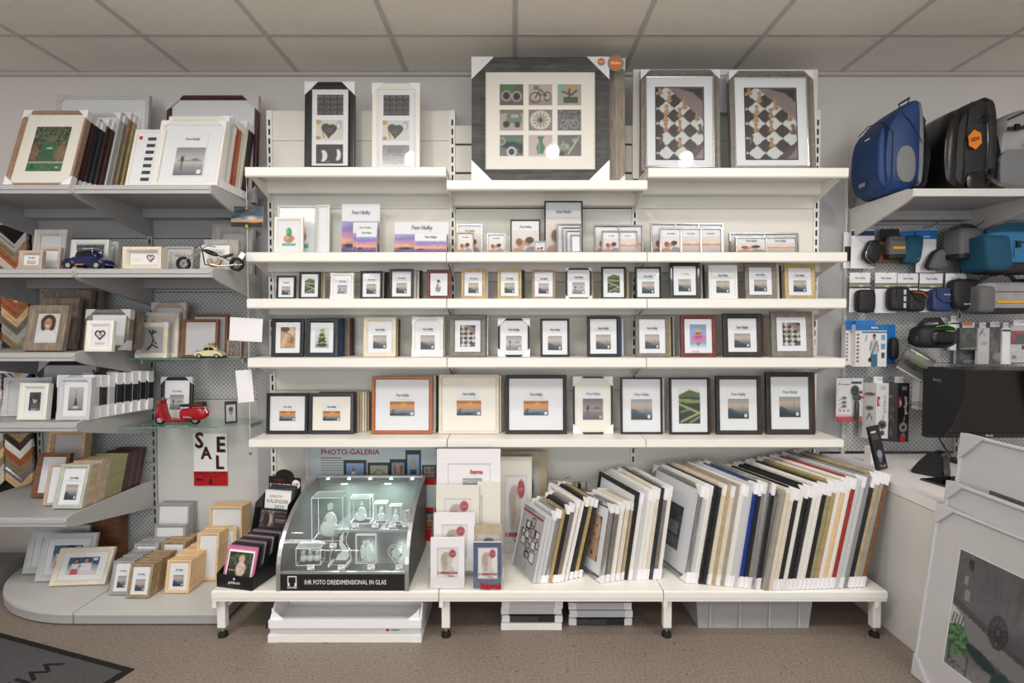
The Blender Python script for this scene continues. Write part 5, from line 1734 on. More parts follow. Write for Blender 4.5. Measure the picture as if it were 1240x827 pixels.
def crystal(x0, x1, yt, yb, depth, z, label, fig, size_d=.05, yaw=0.0, name='glass_block', dpos=None, G='glass samples in the lit case'):
    """solid block of engraved glass; pixel box read off the photo"""
    d = dpos
    a, b = at(x0, yb, d), at(x1, yb, d)
    w = (b.x - a.x)
    r = empty(name, ((a.x + b.x) / 2, d, z + .0006), label, 'glass block', G, rot=(0, 0, yaw))
    hh = min(.5, max(.02, solve_h(r.location.copy(), yt, 0, 0)))
    mb = MB(); e = .003
    mb.box(-w / 2, w / 2, 0, size_d, 0, hh)
    mb.build('clear_body', CRYSTAL, r)
    mb = MB()
    for sx in (-1, 1):
        for yy in (0, size_d):
            mb.box(sx * w / 2 - e / 2, sx * w / 2 + e / 2, yy - e / 2, yy + e / 2, 0, hh)
    for zq in (e / 2, hh):
        for yy in (0, size_d):
            mb.box(-w / 2, w / 2, yy - e / 2, yy + e / 2, zq - e / 2, zq + e / 2)
        for sx in (-1, 1):
            mb.box(sx * w / 2 - e / 2, sx * w / 2 + e / 2, 0, size_d, zq - e / 2, zq + e / 2)
    mb.build('edge_glints', 'edgewhite', r)
    MB().box(-w / 2 + e, w / 2 - e, e, size_d - e, hh - .001, hh - .0002).build('top_sheen', 'topsheen', r)  # whitish sheet paints in the light caught by the top face
    mb = MB(); c_ = size_d / 2
    k = min(w, hh)
    if fig == 'bride':
        mb.soft(0, c_, hh * .72, k * .10, k * .08, k * .13, 2, 12, 8).soft(0, c_, hh * .44, w * .16, k * .1, hh * .15, 2.4, 12, 8).soft(-w * .05, c_, hh * .2, w * .3, k * .12, hh * .18, 2.4, 12, 8)
        mb.tube([(-w * .14, c_, hh * .5), (-w * .27, c_, hh * .33), (-w * .12, c_, hh * .27)], w * .03, 6).tube([(w * .14, c_, hh * .52), (w * .2, c_, hh * .35), (w * .05, c_, hh * .3)], w * .03, 6)
    elif fig == 'couple':
        mb.soft(-w * .1, c_, hh * .72, w * .09, size_d * .2, hh * .08, 2, 12, 8).soft(w * .08, c_, hh * .74, w * .09, size_d * .2, hh * .08, 2, 12, 8)
        mb.soft(-w * .16, c_, hh * .4, w * .13, size_d * .25, hh * .26, 2.4, 12, 8).soft(w * .12, c_, hh * .35, w * .17, size_d * .25, hh * .3, 2.2, 12, 8)
        mb.tube([(-w * .2, c_, hh * .5), (0, c_, hh * .45), (w * .15, c_, hh * .52)], w * .035, 6)
    elif fig == 'heads':
        for q in (-.28, 0, .28):
            mb.soft(w * q, c_, hh * .6, w * .09, size_d * .25, hh * .17, 2, 12, 8).soft(w * q, c_, hh * .25, w * .15, size_d * .25, hh * .2, 2.4, 12, 8)
    else:
        mb.soft(0, c_, hh * .62, w * .17, size_d * .22, hh * .15, 2, 12, 8).soft(0, c_, hh * .28, w * .28, size_d * .25, hh * .22, 2.4, 12, 8)
    mb.build('engraving', 'frost', r, smooth=True)
    return r


M['edgewhite'] = glassy('painted_glass_glints', tint=(.9, .95, .95), rough=.2, cloud=.95)  # white painted in for the glints of light on clear glass edges
zl, zu, zu1 = PZ + H1 - .0095, PZ + H1 + .113, PZ + H1 + .056
crystal(378, 415, 603, 643, 0, zu1, 'largest clear glass cube with engraved bride, upper left in the case', 'bride', .10, dpos=yc + .20, yaw=.05)
crystal(424, 448, 604, 632, 0, zu, 'second largest clear glass cube with engraved figures on the upper deck', 'bride', .07, dpos=yc + .27, yaw=.05)
crystal(453, 468, 610, 632, 0, zu, 'small clear glass cube on the upper deck, middle of the small ones', 'bust', .045, dpos=yc + .27, yaw=.05)
crystal(472, 485.5, 613, 634, 0, zu, 'narrow upright glass cube on the upper deck', 'bust', .04, dpos=yc + .26, yaw=.05)
crystal(489.5, 495, 619, 634, 0, zu, 'smallest glass cube half hidden at the right edge of the upper deck', 'bust', .02, dpos=yc + .26)
crystal(359, 388, 664, 685, 0, zl, 'wide low glass block with three engraved faces, lower left', 'heads', .07, dpos=yc + .085, yaw=.08)
crystal(431, 455, 648, 682, 0, zl, 'thin upright glass plaque with engraved bridal couple', 'couple', .016, dpos=yc + .10)
# wavy plaque
wv = empty('glass_plaque', (at(411, 683, yc + .09).x, yc + .09, zl + .0006), 'tall wave-shaped glass plaque leaning on clear feet beside the bridal plaque', 'glass block', 'glass samples in the lit case', rot=(-.06, 0, 0))
poly = [(-.04, 0), (.045, 0), (.055, .03), (.048, .07), (.03, .1), (.034, .14), (.05, .19), (-.02, .18), (-.035, .13), (-.03, .08), (-.045, .04)]
MB().prism(poly, 0, .012, 'y').build('clear_body', CRYSTAL, wv)
mb = MB()
for a, b in zip(poly, poly[1:] + poly[:1]):
    mb.tube([(a[0], 0, a[1]), (b[0], 0, b[1])], .0013, 5)
mb.build('edge_glints', 'edgewhite', wv)
MB().prism([(-.02, .02), (.03, .02), (.045, .04), (.036, .07), (.012, .1), (.018, .15), (.0, .13), (-.004, .09), (.012, .06), (-.01, .045)], .004, .008, 'y').build('engraving', 'frost', wv)
for s in (-1, 1):
    MB().box(s * .04 - .004, s * .04 + .004, -.03, .04, 0, .012).build('foot', 'edgewhite', wv)
# heart
ht = empty('glass_heart', (at(479, 680, yc + .10).x, yc + .10, zl + .0006), 'heart-shaped glass block with engraved faces, lower right in the case', 'glass block', 'glass samples in the lit case')
hp = []
for i in range(28):
    t = i / 28 * 2 * math.pi
    hp.append((.0029 * 16 * math.sin(t) ** 3 * .75, .045 + .0028 * (13 * math.cos(t) - 5 * math.cos(2 * t) - 2 * math.cos(3 * t) - math.cos(4 * t))))
zmin = min(q[1] for q in hp)
hp = [(a, b - zmin) for a, b in hp]
MB().prism(hp, 0, .028, 'y').build('clear_body', CRYSTAL, ht)
mb = MB()
for a, b in zip(hp, hp[1:] + hp[:1]):
    mb.tube([(a[0], 0, a[1]), (b[0], 0, b[1])], .0012, 5).tube([(a[0], .028, a[1]), (b[0], .028, b[1])], .001, 5)
mb.build('edge_glints', 'edgewhite', ht)
MB().soft(-.009, .014, .045, .011, .006, .014, 2, 12, 8).soft(.011, .014, .04, .011, .006, .014, 2, 12, 8).soft(0, .014, .03, .02, .006, .01, 2, 12, 8).build('engraving', 'frost', ht, smooth=True)
# price cards
for i, (px, py, d, z) in enumerate(((403, 655, .115, zu1), (430, 637, .215, zu), (454, 636, .215, zu), (475, 636, .215, zu), (491, 636, .22, zu), (376, 691, .03, zl), (413, 690, .03, zl), (449, 690, .03, zl), (483, 690, .03, zl))):
    yy = yc + d + (.01 if z != zu1 else .006)
    x = at(px, py, yy).x
    x = min(x, cxm + iw2 - .017)
    lab = ['on the left upper deck', 'before the second largest cube', 'before the small cube', 'before the narrow cube', 'at the right end of the upper deck', 'below the three-face block', 'below the wave-shaped plaque', 'below the bridal couple plaque', 'below the glass heart'][i]
    r = empty('price_card', (x, yy, z + .001), 'little white price card %s' % lab, 'price card', 'price cards in the glass case', rot=(-.35, 0, 0))
    MB().box(-.016, .016, 0, .001, 0, .022).build('card_body', 'signwhite', r)
    mb = MB()
    for q in (.016, .012):
        mb.box(-.012, .008, -.0005, 0, q, q + .0015)
    mb.box(.002, .012, -.0005, 0, .003, .006).build('lettering', 'ink', r)

# ---------------------------------------------------------------- photo gallery box behind the case
gx0, gx1 = at(369, 560, 2.87), at(528, 560, 2.87)
gz1 = Z(541.5, 2.868)
gb = empty('gallery_box', ((gx0.x + gx1.x) / 2, 2.868, PZ + .0006), 'pale blue-grey carton printed PHOTO-GALERIA standing against the back panel', 'carton')
gw = gx1.x - gx0.x; gh = min(gz1 - PZ, R5[0] - PZ - .085)
M['galblue'] = mat('pale_print_blue', 'c9d2d6', .4)
MB().box(-gw / 2, gw / 2, 0, .035, 0, gh).build('carton_body', 'galblue', gb)
MB().box(-gw / 2, -gw / 2 + .03, -.0008, -.0002, 0, gh).build('grey_band', 'greycard', gb)
MB().box(-gw / 2 + .031, gw / 2, -.0008, -.0002, 0, gh * .13).build('red_band', 'red', gb)
MB().box(gw / 2 - .09, gw / 2, -.0008, -.0002, gh * .60, gh * .66).box(gw / 2 - .09, gw / 2, -.0008, -.0002, gh * .30, gh * .36).build('red_band', 'red', gb)
text('lettering', 'PHOTO-GALERIA', gb, -gw / 2 + .25, -.001, gh - .028, .32, 'redink', bold=.015)
text('lettering', 'IM MODERN LIVING', gb, -gw / 2 + .015, -.0015, gh - .1, .15, 'signwhite', rot=(0, -math.pi / 2, 0))
for i in range(6):
    MB().box(-gw / 2 + .09, -gw / 2 + (.2 if i == 0 else .24 - .01 * (i % 3)), -.0008, -.0002, gh - .062 - i * .0135, gh - .058 - i * .0135).build('small_print', 'redink' if i == 0 else 'midgrey', gb)
for (a, b, t_, bo, k) in ((416, 444, 557, 590, 'galman'), (445, 473, 560, 590, 'heartsand'), (472, 492, 556, 590, 'galgroup'), (491, 510, 545, 590, 'galwoman'), (511, 528, 563, 580, 'galgroup'), (512, 528, 620, 640, 'galgroup')):
    pa, pb = at(a, t_, 2.867), at(b, bo, 2.867)
    w_, h_ = pb.x - pa.x, pa.z - pb.z
    xx = (pa.x + pb.x) / 2 - gb.location.x
    z_ = pb.z - gb.location.z
    MB().box(xx - w_ / 2, xx + w_ / 2, -.0012, -.0009, z_, z_ + h_).build('printed_frame', 'darkgrey', gb)
    link('print', pr(k), gb, (xx, -.0018, z_ + h_ * .1), scale=(w_ * .76, 1, h_ * .78))

# ---------------------------------------------------------------- passe-partout mats in the clear stand
mx0, mx1 = on(519, 713, PZ), on(609, 713, PZ)
st = empty('acrylic_stand', ((mx0.x + mx1.x) / 2, mx0.y, PZ + .0006), 'clear acrylic step stand holding packs of white picture mats', 'stand')
sw_ = (mx1.x - mx0.x) / 2
STEP = [(0.0, .0, 0.0), (.055, .055, .05), (.11, .12, .11), (.17, .2, .18)]
for i, (y, z0, z1) in enumerate(STEP):
    MB().box(-sw_, sw_, y - .012, y - .009, z0, z0 + .045 if i else .06).build('pocket_front', ACRYL, st)
    if i:
        MB().box(-sw_, sw_, y - .009, y + .05, z0 - .003, z0).build('step', ACRYL, st)
for s in (-1, 1):
    MB().prism([(-.012, 0), (-.012, .05), (.05, .12), (.12, .24), (.22, .42), (.225, 0)], s * (sw_ + .0015) - .0015, s * (sw_ + .0015) + .0015, 'x').build('side_sheet', ACRYL, st)
text('lettering', 'hama', st, sw_ - .055, -.0145, .018, .095, 'red', bold=.04, shear=.1)


def mat_pack(x0, x1, yt, d, z, m_, label, pk='sepia', cat='picture mat', lean=.05, win=(.2, .22, .8, .8), bar=True, txt=None, t=.02):
    a, b = at(x0, 650, d), at(x1, 650, d)
    w = b.x - a.x
    base = Vector(((a.x + b.x) / 2, d, z))
    hh = solve_h(base, yt, lean, 0)
    r = empty('picture_mat', base + Vector((0, 0, t * math.sin(lean) + .0008)), label, cat, 'packs of picture mats', rot=(-lean, 0, 0))
    mb = MB()
    (u0, v0, u1, v1) = win
    mb.box(-w / 2, -w / 2 + u0 * w, 0, .003, 0, hh).box(-w / 2 + u1 * w, w / 2, 0, .003, 0, hh).box(-w / 2 + u0 * w, -w / 2 + u1 * w, 0, .003, 0, v0 * hh).box(-w / 2 + u0 * w, -w / 2 + u1 * w, 0, .003, v1 * hh, hh)
    mb.build('mat_window', m_, r)
    for i in range(4):
        MB().box(-w / 2 + .0005 * (i % 2), w / 2, .0035 + i * (t - .004) / 4, .0035 + (i + .85) * (t - .004) / 4, 0, hh - .002 * (i % 2)).build('mat_sheet', m_ if m_ != 'blue_card' else 'signwhite', r)
    mbv = MB(); ring_mesh(mbv, (u1 - u0) * w + .005, (v1 - v0) * hh + .005, .003, .002)
    mbv.build('window_bevel', 'greycard', r, (-w / 2 + (u0 + u1) / 2 * w, -.0006, v0 * hh - .0025))
    if pk:
        link('print', pr(pk), r, (-w / 2 + (u0 + u1) / 2 * w, .0025, v0 * hh), scale=((u1 - u0) * w, 1, (v1 - v0) * hh))
    if bar:
        link('print', pr('bar'), r, (-w / 2 + (u0 + u1) / 2 * w, .0015, (v0 + .06) * hh), scale=((u1 - u0) * w * .98, 1, hh * .045))
        text('lettering', 'hama', r, w * .12, -.0005 + .002, hh * (v0 + .02), w * .18, 'red', bold=.03)
    if txt:
        txt(r, w, hh)
    MB().box(-w / 2 - .001, w / 2 + .001, -.0015, -.001, 0, hh + .002).build('clear_sleeve', BAG, r)
    return r


yq = mx0.y
mat_pack(521, 562, 652, yq, PZ + .001, 'card', 'white picture mat with woman print and red dot, front left of stand')
mat_pack(573, 607, 657.5, yq, PZ + .001, 'blue_card', 'dark blue picture mat with woman print, front right of stand', win=(.18, .22, .85, .88))
mat_pack(525, 575, 622, yq + .055, PZ + .056, 'card', 'white picture mat, second row left in the clear stand', bar=False)
mat_pack(574, 608, 637, yq + .055, PZ + .056, 'tan', 'tan picture mat half hidden behind the dark blue one', bar=False, pk='smallbw', win=(.16, .3, .88, .8))
mat_pack(528, 580, 588.5, yq + .11, PZ + .121, 'creampaper', 'cream picture mat, third row left in the clear stand', bar=False)
mat_pack(578, 606, 585, yq + .13, PZ + .121, 'creampaper', 'cream picture mats, third row right with edges showing', bar=False, pk=None, win=(.0, .2, .2, .8), t=.03)


def topmat(r, w, hh):
    text('lettering', 'hama', r, w * .12, -.0005, hh * .72, w * .2, 'red', bold=.04, shear=.1)
    link('print', pr('hamasea'), r, (w * .06, -.0005, hh * .52), scale=(w * .3, 1, hh * .12))


mat_pack(529, 606, 544.5, yq + .17, PZ + .201, 'card', 'largest white picture mat at the top of the clear stand', bar=False, pk=None, win=(.18, .35, .84, .82), txt=topmat, lean=.03)
mat_pack(606, 662, 547, 2.80, PZ + .001, 'tan', 'tall beige picture mat standing behind the clear stand, rear one', pk='smallbw', bar=False, win=(.45, .1, .82, .82), lean=.03)
mat_pack(598, 644, 553.5, 2.72, PZ + .001, 'creampaper', 'tall beige picture mat with red dot, nearer one behind the stand', bar=True, win=(.3, .1, .86, .8), lean=.04)
# small wire rack behind the stacks
wr = empty('wire_rack', (at(688, 600, 2.86).x, 2.86, PZ + .0006), 'small chrome wire rack with thin frame edges behind the leaning stacks', 'rack')
mb = MB(); hr = Z(583, 2.86) - PZ
for x in (-.1, .1):
    mb.tube([(x, 0, 0), (x, 0, hr)], .003, 6)
mb.tube([(-.1, 0, hr), (.1, 0, hr)], .003, 6).tube([(-.03, 0, hr), (-.01, -.05, hr + .035), (.0, -.055, hr + .04)], .003, 6).build('wire_frame', 'chrome', wr)
for i in range(6):
    MB().box(-.085 + i * .028, -.07 + i * .028, .005, .03, .0, hr - .015).build('frame_edge', ['whitem', 'bk', 'ltgrey', 'whitem', 'tan', 'bk'][i], wr)

# ---------------------------------------------------------------- things under the platform
def floor_box(x0, x1, yb, yt, depth, m_, label, cat, name, z0=0.0, cap=None, group='packages under the base shelves'):
    p = on(x0, yb, z0) if z0 == 0 else None
    return p


u0, u1 = on(325, 778, 0), on(510, 778, 0)
uw = (u1.x - u0.x) / 2
r = empty('flat_package', ((u0.x + u1.x) / 2, u0.y, 0), 'flat white packaged frame lying on the floor, lowest of the left pile', 'package', 'packages under the base shelves')
MB().box(-uw, uw, 0, .42, .0005, .033).build('carton', 'white', r)
for s in (-1, 1):
    MB().prism([(s * uw * 1.005, -.002), (s * (uw - .05), -.002), (s * uw * 1.005, .05)], .0005, .034, 'z').build('corner_protector', 'card', r)
r = empty('flat_package', ((u0.x + u1.x) / 2 + .002, u0.y + .006, .035), 'flat white package printed with a small red logo, middle of the left pile', 'package', 'packages under the base shelves')
MB().box(-uw + .004, uw - .004, 0, .41, 0, .026).build('carton', 'ltgrey', r)
MB().box(uw - .16, uw - .145, -.0006, 0, .013, .023).build('logo_print', 'red', r)
MB().box(uw - .135, uw - .10, -.0006, 0, .014, .022).build('small_print', 'midgrey', r)
r = empty('storage_tray', ((u0.x + u1.x) / 2, u0.y + .002, .062), 'open white cardboard tray wrapped in film on top of the left pile', 'tray')
zt = .14
MB().box(-uw, uw, 0, .2, 0, .004).build('tray_floor', 'card', r)
MB().box(-uw, uw, 0, .012, .0045, .036).build('front_wall', 'card', r)
MB().box(-uw + .01, uw - .01, .19, .2, .0045, zt - .02).build('back_wall', 'card', r)
for s in (-1, 1):
    MB().prism([(.013, .0045), (.013, .034), (.06, .085), (.189, .1), (.189, .0045)], s * uw * .985 - .004, s * uw * .985 + .004, 'x').build('side_wall', 'card', r)
    MB().prism([(s * uw * .97, .036), (s * (uw - .06), .036), (s * (uw - .02), .07), (s * uw * .97, .085)], .012, .016, 'y').build('folded_flap', 'card', r)
    MB().lathe([(.004, 0), (.004, -.002)], 8, axis='y', X=Matrix.Translation((s * uw * .7, .19, .09))).build('hole', 'black', r)

for (a, b, yb, n, nm) in ((607, 680, 763, 4, 'left'), (689, 765, 757, 3, 'right')):
    pa, pb = on(a, yb, 0), on(b, yb, 0)
    w_ = (pb.x - pa.x) / 2
    zc_ = .0005
    for i in range(n):
        th = .034
        m_ = ['white', 'glitter', 'ltgrey', 'greycard'][i] if n == 4 else ['glitter', 'ltgrey', 'greycard'][i]
        r = empty('flat_package', ((pa.x + pb.x) / 2 + .004 * (i % 2), pa.y + .006 * (i % 3), zc_), 'flat wrapped frame, %s from the floor in the %s small pile' % (ORD[i], nm), 'package', 'packages under the base shelves')
        MB().box(-w_, w_, 0, .36, 0, th - .004).build('carton', m_, r)
        MB().box(-w_ - .0015, w_ * .2, -.0015, .3, .004, th - .008).build('film_wrap', BAG, r)
        for s in (-1, 1):
            MB().prism([(s * (w_ + .001), -.001), (s * (w_ - .035), -.001), (s * (w_ + .001), .035)], 0, th - .003, 'z').build('corner_protector', 'card', r)
        zc_ += th
pa, pb = on(842, 762, 0), on(985, 762, 0)
w_ = (pb.x - pa.x) / 2
r = empty('storage_bin', ((pa.x + pb.x) / 2, pa.y, .0005), 'cloudy grey plastic storage bin under the right base shelf', 'bin')
mb = MB()
mb.box(-w_ * .94, w_ * .94, .01, .34, 0, .004)
for (xa, xb, ya, yb2) in ((-1, 1, 0, 0), (-1, 1, 1, 1)):
    y_ = .0 if ya == 0 else .345
    mb.add([(-w_ * .94, y_ + .01 * (1 if ya == 0 else -1), .004), (w_ * .94, y_ + .01 * (1 if ya == 0 else -1), .004), (w_, y_, .19), (-w_, y_, .19)], [(0, 1, 2, 3)])
for s in (-1, 1):
    mb.add([(s * w_ * .94, .01, .004), (s * w_ * .94, .335, .004), (s * w_, .345, .19), (s * w_, 0, .19)], [(0, 1, 2, 3)])
mb.build('bin_shell', 'bin', r)
mb = MB()
for k in range(4):
    x = -w_ + (k + .5) * w_ / 2
    mb.box(x - .004, x + .004, -.004, .003, .01, .185)
mb.build('ribs', 'bin', r)
MB().box(-w_ - .006, w_ + .006, -.006, .351, .186, .189).build('rim', 'bin', r)


# ================================================================== left unit: frames and model vehicles
GL = 'frames on the grey left shelves'
Z1, Z2, Z3, Z4 = LZ


def depth_stack(x0, x1, yb, yt, n, dstep, z, ms, label, group, lean=.3, first=None, mw=.014, dx=0.0, yt1=None, t=None, w_ref=None, cat='picture frame', yaw=0.0, d=None, cor=''):
    """frames leaning back one behind the other; the first is seen in full, the others by edge and top"""
    p = on((x0 + x1) / 2, yb, z) if d is None else Vector((at((x0 + x1) / 2, yb, d).x, d, z))
    a, b = at(x0, yb, p.y), at(x1, yb, p.y)
    w = b.x - a.x
    base = Vector((p.x, p.y, z))
    hh = solve_h(base, yt, lean, yaw)
    for i in range(n):
        m_ = ms[i % len(ms)]
        kw = dict(layout='none', detail=True)
        lab = label % ORD[i]
        if i == 0 and first:
            kw = {k: v for k, v in first.items() if k != 'lab'}
            lab = first.get('lab', lab)
        else:
            kw['glass'] = False
        make_frame('framed_picture', lab, cat, w, hh - .002 * (i % 3), t or dstep * .9 * math.cos(lean), mw, m_, base + Vector((dx * i, dstep * i, 0)), lean, yaw, group, corners=cor, **kw)


# --- topmost shelf, left stack led by the garden picture
def lay_garden(root, put, sig, iw, ih, mw, y):
    put('garden', .2, .17, .8, .82)


fr(3, 84, 136, 2.53, Z1, 'bronze', 'bronze frame with green garden picture and cream mat, top left corner', lean=.30, t=.03, mpx=4, layout=lay_garden, paper='creampaper', corners='abcd', csize=.05, group=GL)
ms = ['maroon', 'maroon', 'bk', 'bkblue', 'darkbrown', 'darkbrown', 'ltgrey', 'taupe', 'oldgold', 'gold', 'whitem']
for i, m_ in enumerate(ms):
    d = 2.562 + i * .024
    xr = 88 + i * 6.2
    r_ = at(xr, 222, d)
    yt = 141 + i * 1.4 if i < 9 else 133
    base = Vector((r_.x - .15, d, Z1))
    hh = solve_h(base, (146 if 2 <= i <= 5 else 138) + (4 if i % 2 else 0), .28, 0)
    make_frame('framed_picture', '%s framed edge, %s behind the green garden picture' % ({'maroon': 'maroon', 'bk': 'black', 'bkblue': 'black', 'darkbrown': 'dark brown', 'ltgrey': 'pale grey', 'taupe': 'taupe', 'oldgold': 'dull gold', 'gold': 'gold', 'whitem': 'white'}[m_], ORD[i]),
               'picture frame', .30, hh, .021, .02, m_, base, .28, 0, GL, detail=False, corners='bd' if i not in (0,) else 'b', csize=.045)
fr(58, 172, 116, 2.88, Z1, 'ltgrey', 'large pale grey boxed frame standing at the back of the top left shelf', lean=.12, t=.02, mpx=5, layout='none', corners='ab', cm='greycard', csize=.06, group=GL, glass=False)


def lay_stripes(root, put, sig, iw, ih, mw, y):
    for i in range(7):
        MB().box(-.01, .03, y - .0015, y - .0005, mw + ih * (.06 + .13 * i), mw + ih * (.06 + .13 * i + .06)).build('stripe_print', 'darkgrey', root)
    MB().box(-iw * .42, -iw * .3, y - .002, y - .001, mw + ih * .86, mw + ih * .92).build('logo_print', 'red', root)


fr(150, 188, 158, 2.53, Z1, 'whitem', 'small white frame with black striped insert between the two top left stacks', lean=.28, t=.018, mpx=3, layout=lay_stripes, group=GL)
fr(196, 308, 116, 2.86, Z1, 'maroon', 'large maroon frame with wide white corner caps behind the lake picture', lean=.10, t=.03, mpx=5, layout='none', corners='abd', cm='greycard', csize=.09, group=GL)


def lay_lakebig(root, put, sig, iw, ih, mw, y):
    MB().box(-iw * .25, iw * .28, y - .003, y, mw + ih * .10, mw + ih * .86).build('insert_card', 'paper', root)
    link('print', pr('lake'), root, (iw * .015, y - .0045, mw + ih * .12), scale=(iw * .5, 1, ih * .48))
    text('lettering', SIG, root, iw * .01, y - .0045, mw + .75 * ih, iw * .26, shear=.35, res=1, space=.92, zs=1.5)


fr(181, 262, 148, 2.53, Z1, 'whitem', 'white boxed frame with grey lake picture leading the right top stack', lean=.28, t=.025, mpx=5, layout=lay_lakebig, corners='ab', csize=.05, group=GL)
ms = ['whitem', 'ltgrey', 'whitem', 'redm', 'orangewood', 'cream', 'whitem', 'darkbrown', 'bk']
for i, m_ in enumerate(ms):
    d = 2.557 + i * .027
    xr = 266 + i * 3.6
    r_ = at(xr, 222, d)
    base = Vector((r_.x - .15, d, Z1))
    hh = solve_h(base, 142 if i < 2 else 148 + (i % 3) * 3, .26, 0)
    make_frame('framed_picture', '%s framed edge, %s behind the big grey lake picture' % ({'whitem': 'white', 'ltgrey': 'pale grey', 'redm': 'red-brown', 'orangewood': 'orange-brown', 'cream': 'cream', 'darkbrown': 'dark brown', 'bk': 'black'}[m_], ORD[i]),
               'picture frame', .30, hh, .022, .02, m_, base, .26, 0, GL, detail=False, corners='bd', csize=.04)

# --- second shelf
fr(35, 75, 279, 2.72, Z2, 'whitewash', 'grey weathered frame with blue-grey blank, back left of second shelf', lean=.16, t=.03, mpx=7, layout='S', paper='greycard', group=GL)
fr(46, 70, 300, 2.62, Z2, 'pinkwood', 'small brownish frame half hidden behind the pink-beige one', lean=.16, t=.02, mpx=4, layout='none', group=GL)
fr(20, 49, 304, 2.54, Z2, 'pinkwood', 'small pink-beige frame with sunset print at the left of second shelf', lean=.14, t=.02, mpx=5, layout='A', pic='sea', group=GL)


def lay_home(root, put, sig, iw, ih, mw, y):
    put('home', .0, .0, 1, 1)
    text('lettering', 'home', root, 0, y - .003, mw + .6 * ih, iw * .7, 'signwhite', shear=.4, bold=.015)


fr(82, 128, 291, 2.62, Z2, 'ltgrey', 'pale frame with dark boards and the word home', lean=.14, t=.02, mpx=6, layout=lay_home, group=GL)
fr(98, 140, 293, 2.70, Z2, 'whitewash', 'pale grey frame standing behind the home picture', lean=.12, t=.02, mpx=6, layout='none', group=GL)


def heart_wreath(parent, x, y, z, s, m_='brownwood'):
    pts = []
    for i in range(25):
        t = i / 24 * 2 * math.pi
        pts.append((x + s * 16 * math.sin(t) ** 3 / 17, y - .004 + .001 * math.sin(i * 2.1), z + s * (13 * math.cos(t) - 5 * math.cos(2 * t) - 2 * math.cos(3 * t) - math.cos(4 * t)) / 17))
    mb = MB().tube(pts, s * .11, 6)
    for i in range(0, 24, 2):
        mb.tube([pts[i], (pts[i][0] * .9 + pts[i + 1][0] * .1, y - .008, pts[i][2] + .004)], s * .05, 4)
    return mb.build('heart_wreath', m_, parent)


def lay_heart(root, put, sig, iw, ih, mw, y):
    heart_wreath(root, iw * .22, y, mw + ih * .55, ih * .30)
    MB().lathe([(ih * .1, 0), (ih * .1, -.002)], 12, axis='y', X=Matrix.Translation((iw * .22, y - .001, mw + ih * .52))).build('heart_button', 'cream', root)
    MB().box(-iw * .42, -iw * .12, y - .001, y, mw + ih * .42, mw + ih * .48).box(-iw * .42, -iw * .12, y - .001, y, mw + ih * .3, mw + ih * .36).build('small_print', 'cream', root)


def lay_heart2(root, put, sig, iw, ih, mw, y):
    heart_wreath(root, 0, y, mw + ih * .58, ih * .24, 'darkbrown')
    MB().lathe([(ih * .08, 0), (ih * .08, -.002)], 12, axis='y', X=Matrix.Translation((0, y - .001, mw + ih * .58))).build('heart_button', 'pinkwood', root)
    MB().box(-iw * .3, iw * .3, y - .001, y, mw + ih * .16, mw + ih * .2).box(-iw * .26, iw * .26, y - .001, y, mw + ih * .1, mw + ih * .13).build('small_print', 'pinkwood', root)


fr(147, 194, 299.5, 2.54, Z2, 'cream', 'white and beige box frame with a twig heart wreath, second shelf', lean=.06, t=.05, mpx=6, layout=lay_heart, group=GL)
fr(197, 232, 299, 2.80, Z2, 'ltgrey', 'pale frame standing at the back right of the heart box frame', lean=.12, t=.02, mpx=3, layout='none', group=GL)
fr(203, 232, 305, 2.70, Z2, 'whitewash', 'small whitewashed frame with striped blank between heart frame and motorbike', lean=.12, t=.02, mpx=6, layout='none', paper='greycard', group=GL)
fr(254, 304, 272, 2.86, Z2, 'whitewash', 'largest whitewashed wood frame behind the motorbike, right end', lean=.10, t=.035, mpx=11, layout='none', paper='greycard', group=GL)
fr(244, 286, 291, 2.76, Z2, 'whitewash', 'whitewashed wood frame, middle one behind the motorbike', lean=.12, t=.03, mpx=9, layout='none', paper='ltgrey', group=GL)
fr(241, 276, 298, 2.67, Z2, 'whitem', 'pale wood frame nearest behind the motorbike', lean=.12, t=.025, mpx=8, layout='none', paper='ltgrey', group=GL)

# --- third shelf
fr(26, 74, 371, 2.58, Z3, 'rustic', 'rustic grey-brown wood frame with smiling curly-haired woman', lean=.22, t=.025, mpx=10, layout='F', pic='curly', corners='', group=GL)
fr(40, 88, 362, 2.70, Z3, 'rustic', 'rustic grey wood frame directly behind the curly-haired woman', lean=.18, t=.025, mpx=9, layout='none', paper='greycard', group=GL)
fr(44, 104, 352.5, 2.80, Z3, 'rustic', 'largest rustic grey-brown frame at the back of the third shelf', lean=.14, t=.03, mpx=11, layout='none', paper='greycard', group=GL)
fr(90, 118, 351, 2.88, Z3, 'rustic', 'narrow brown weathered frame edge at the back of the third shelf', lean=.10, t=.03, mpx=9, layout='none', group=GL)
fr(99, 153, 376, 2.66, Z3, 'greywood', 'boxed grey-brown frame with grey corner caps behind the heart picture', lean=.16, t=.03, mpx=6, layout='none', corners='abd', cm='greycard', csize=.05, group=GL)
fr(122, 166, 378, 2.76, Z3, 'rustic', 'rustic frame edge right behind the boxed heart picture', lean=.14, t=.03, mpx=8, layout='none', group=GL)
fr(101, 134, 389, 2.54, Z3, 'whitem', 'small white frame with beige border and twig heart, third shelf', lean=.14, t=.022, mpx=6, layout=lay_heart2, paper='paper', group=GL)


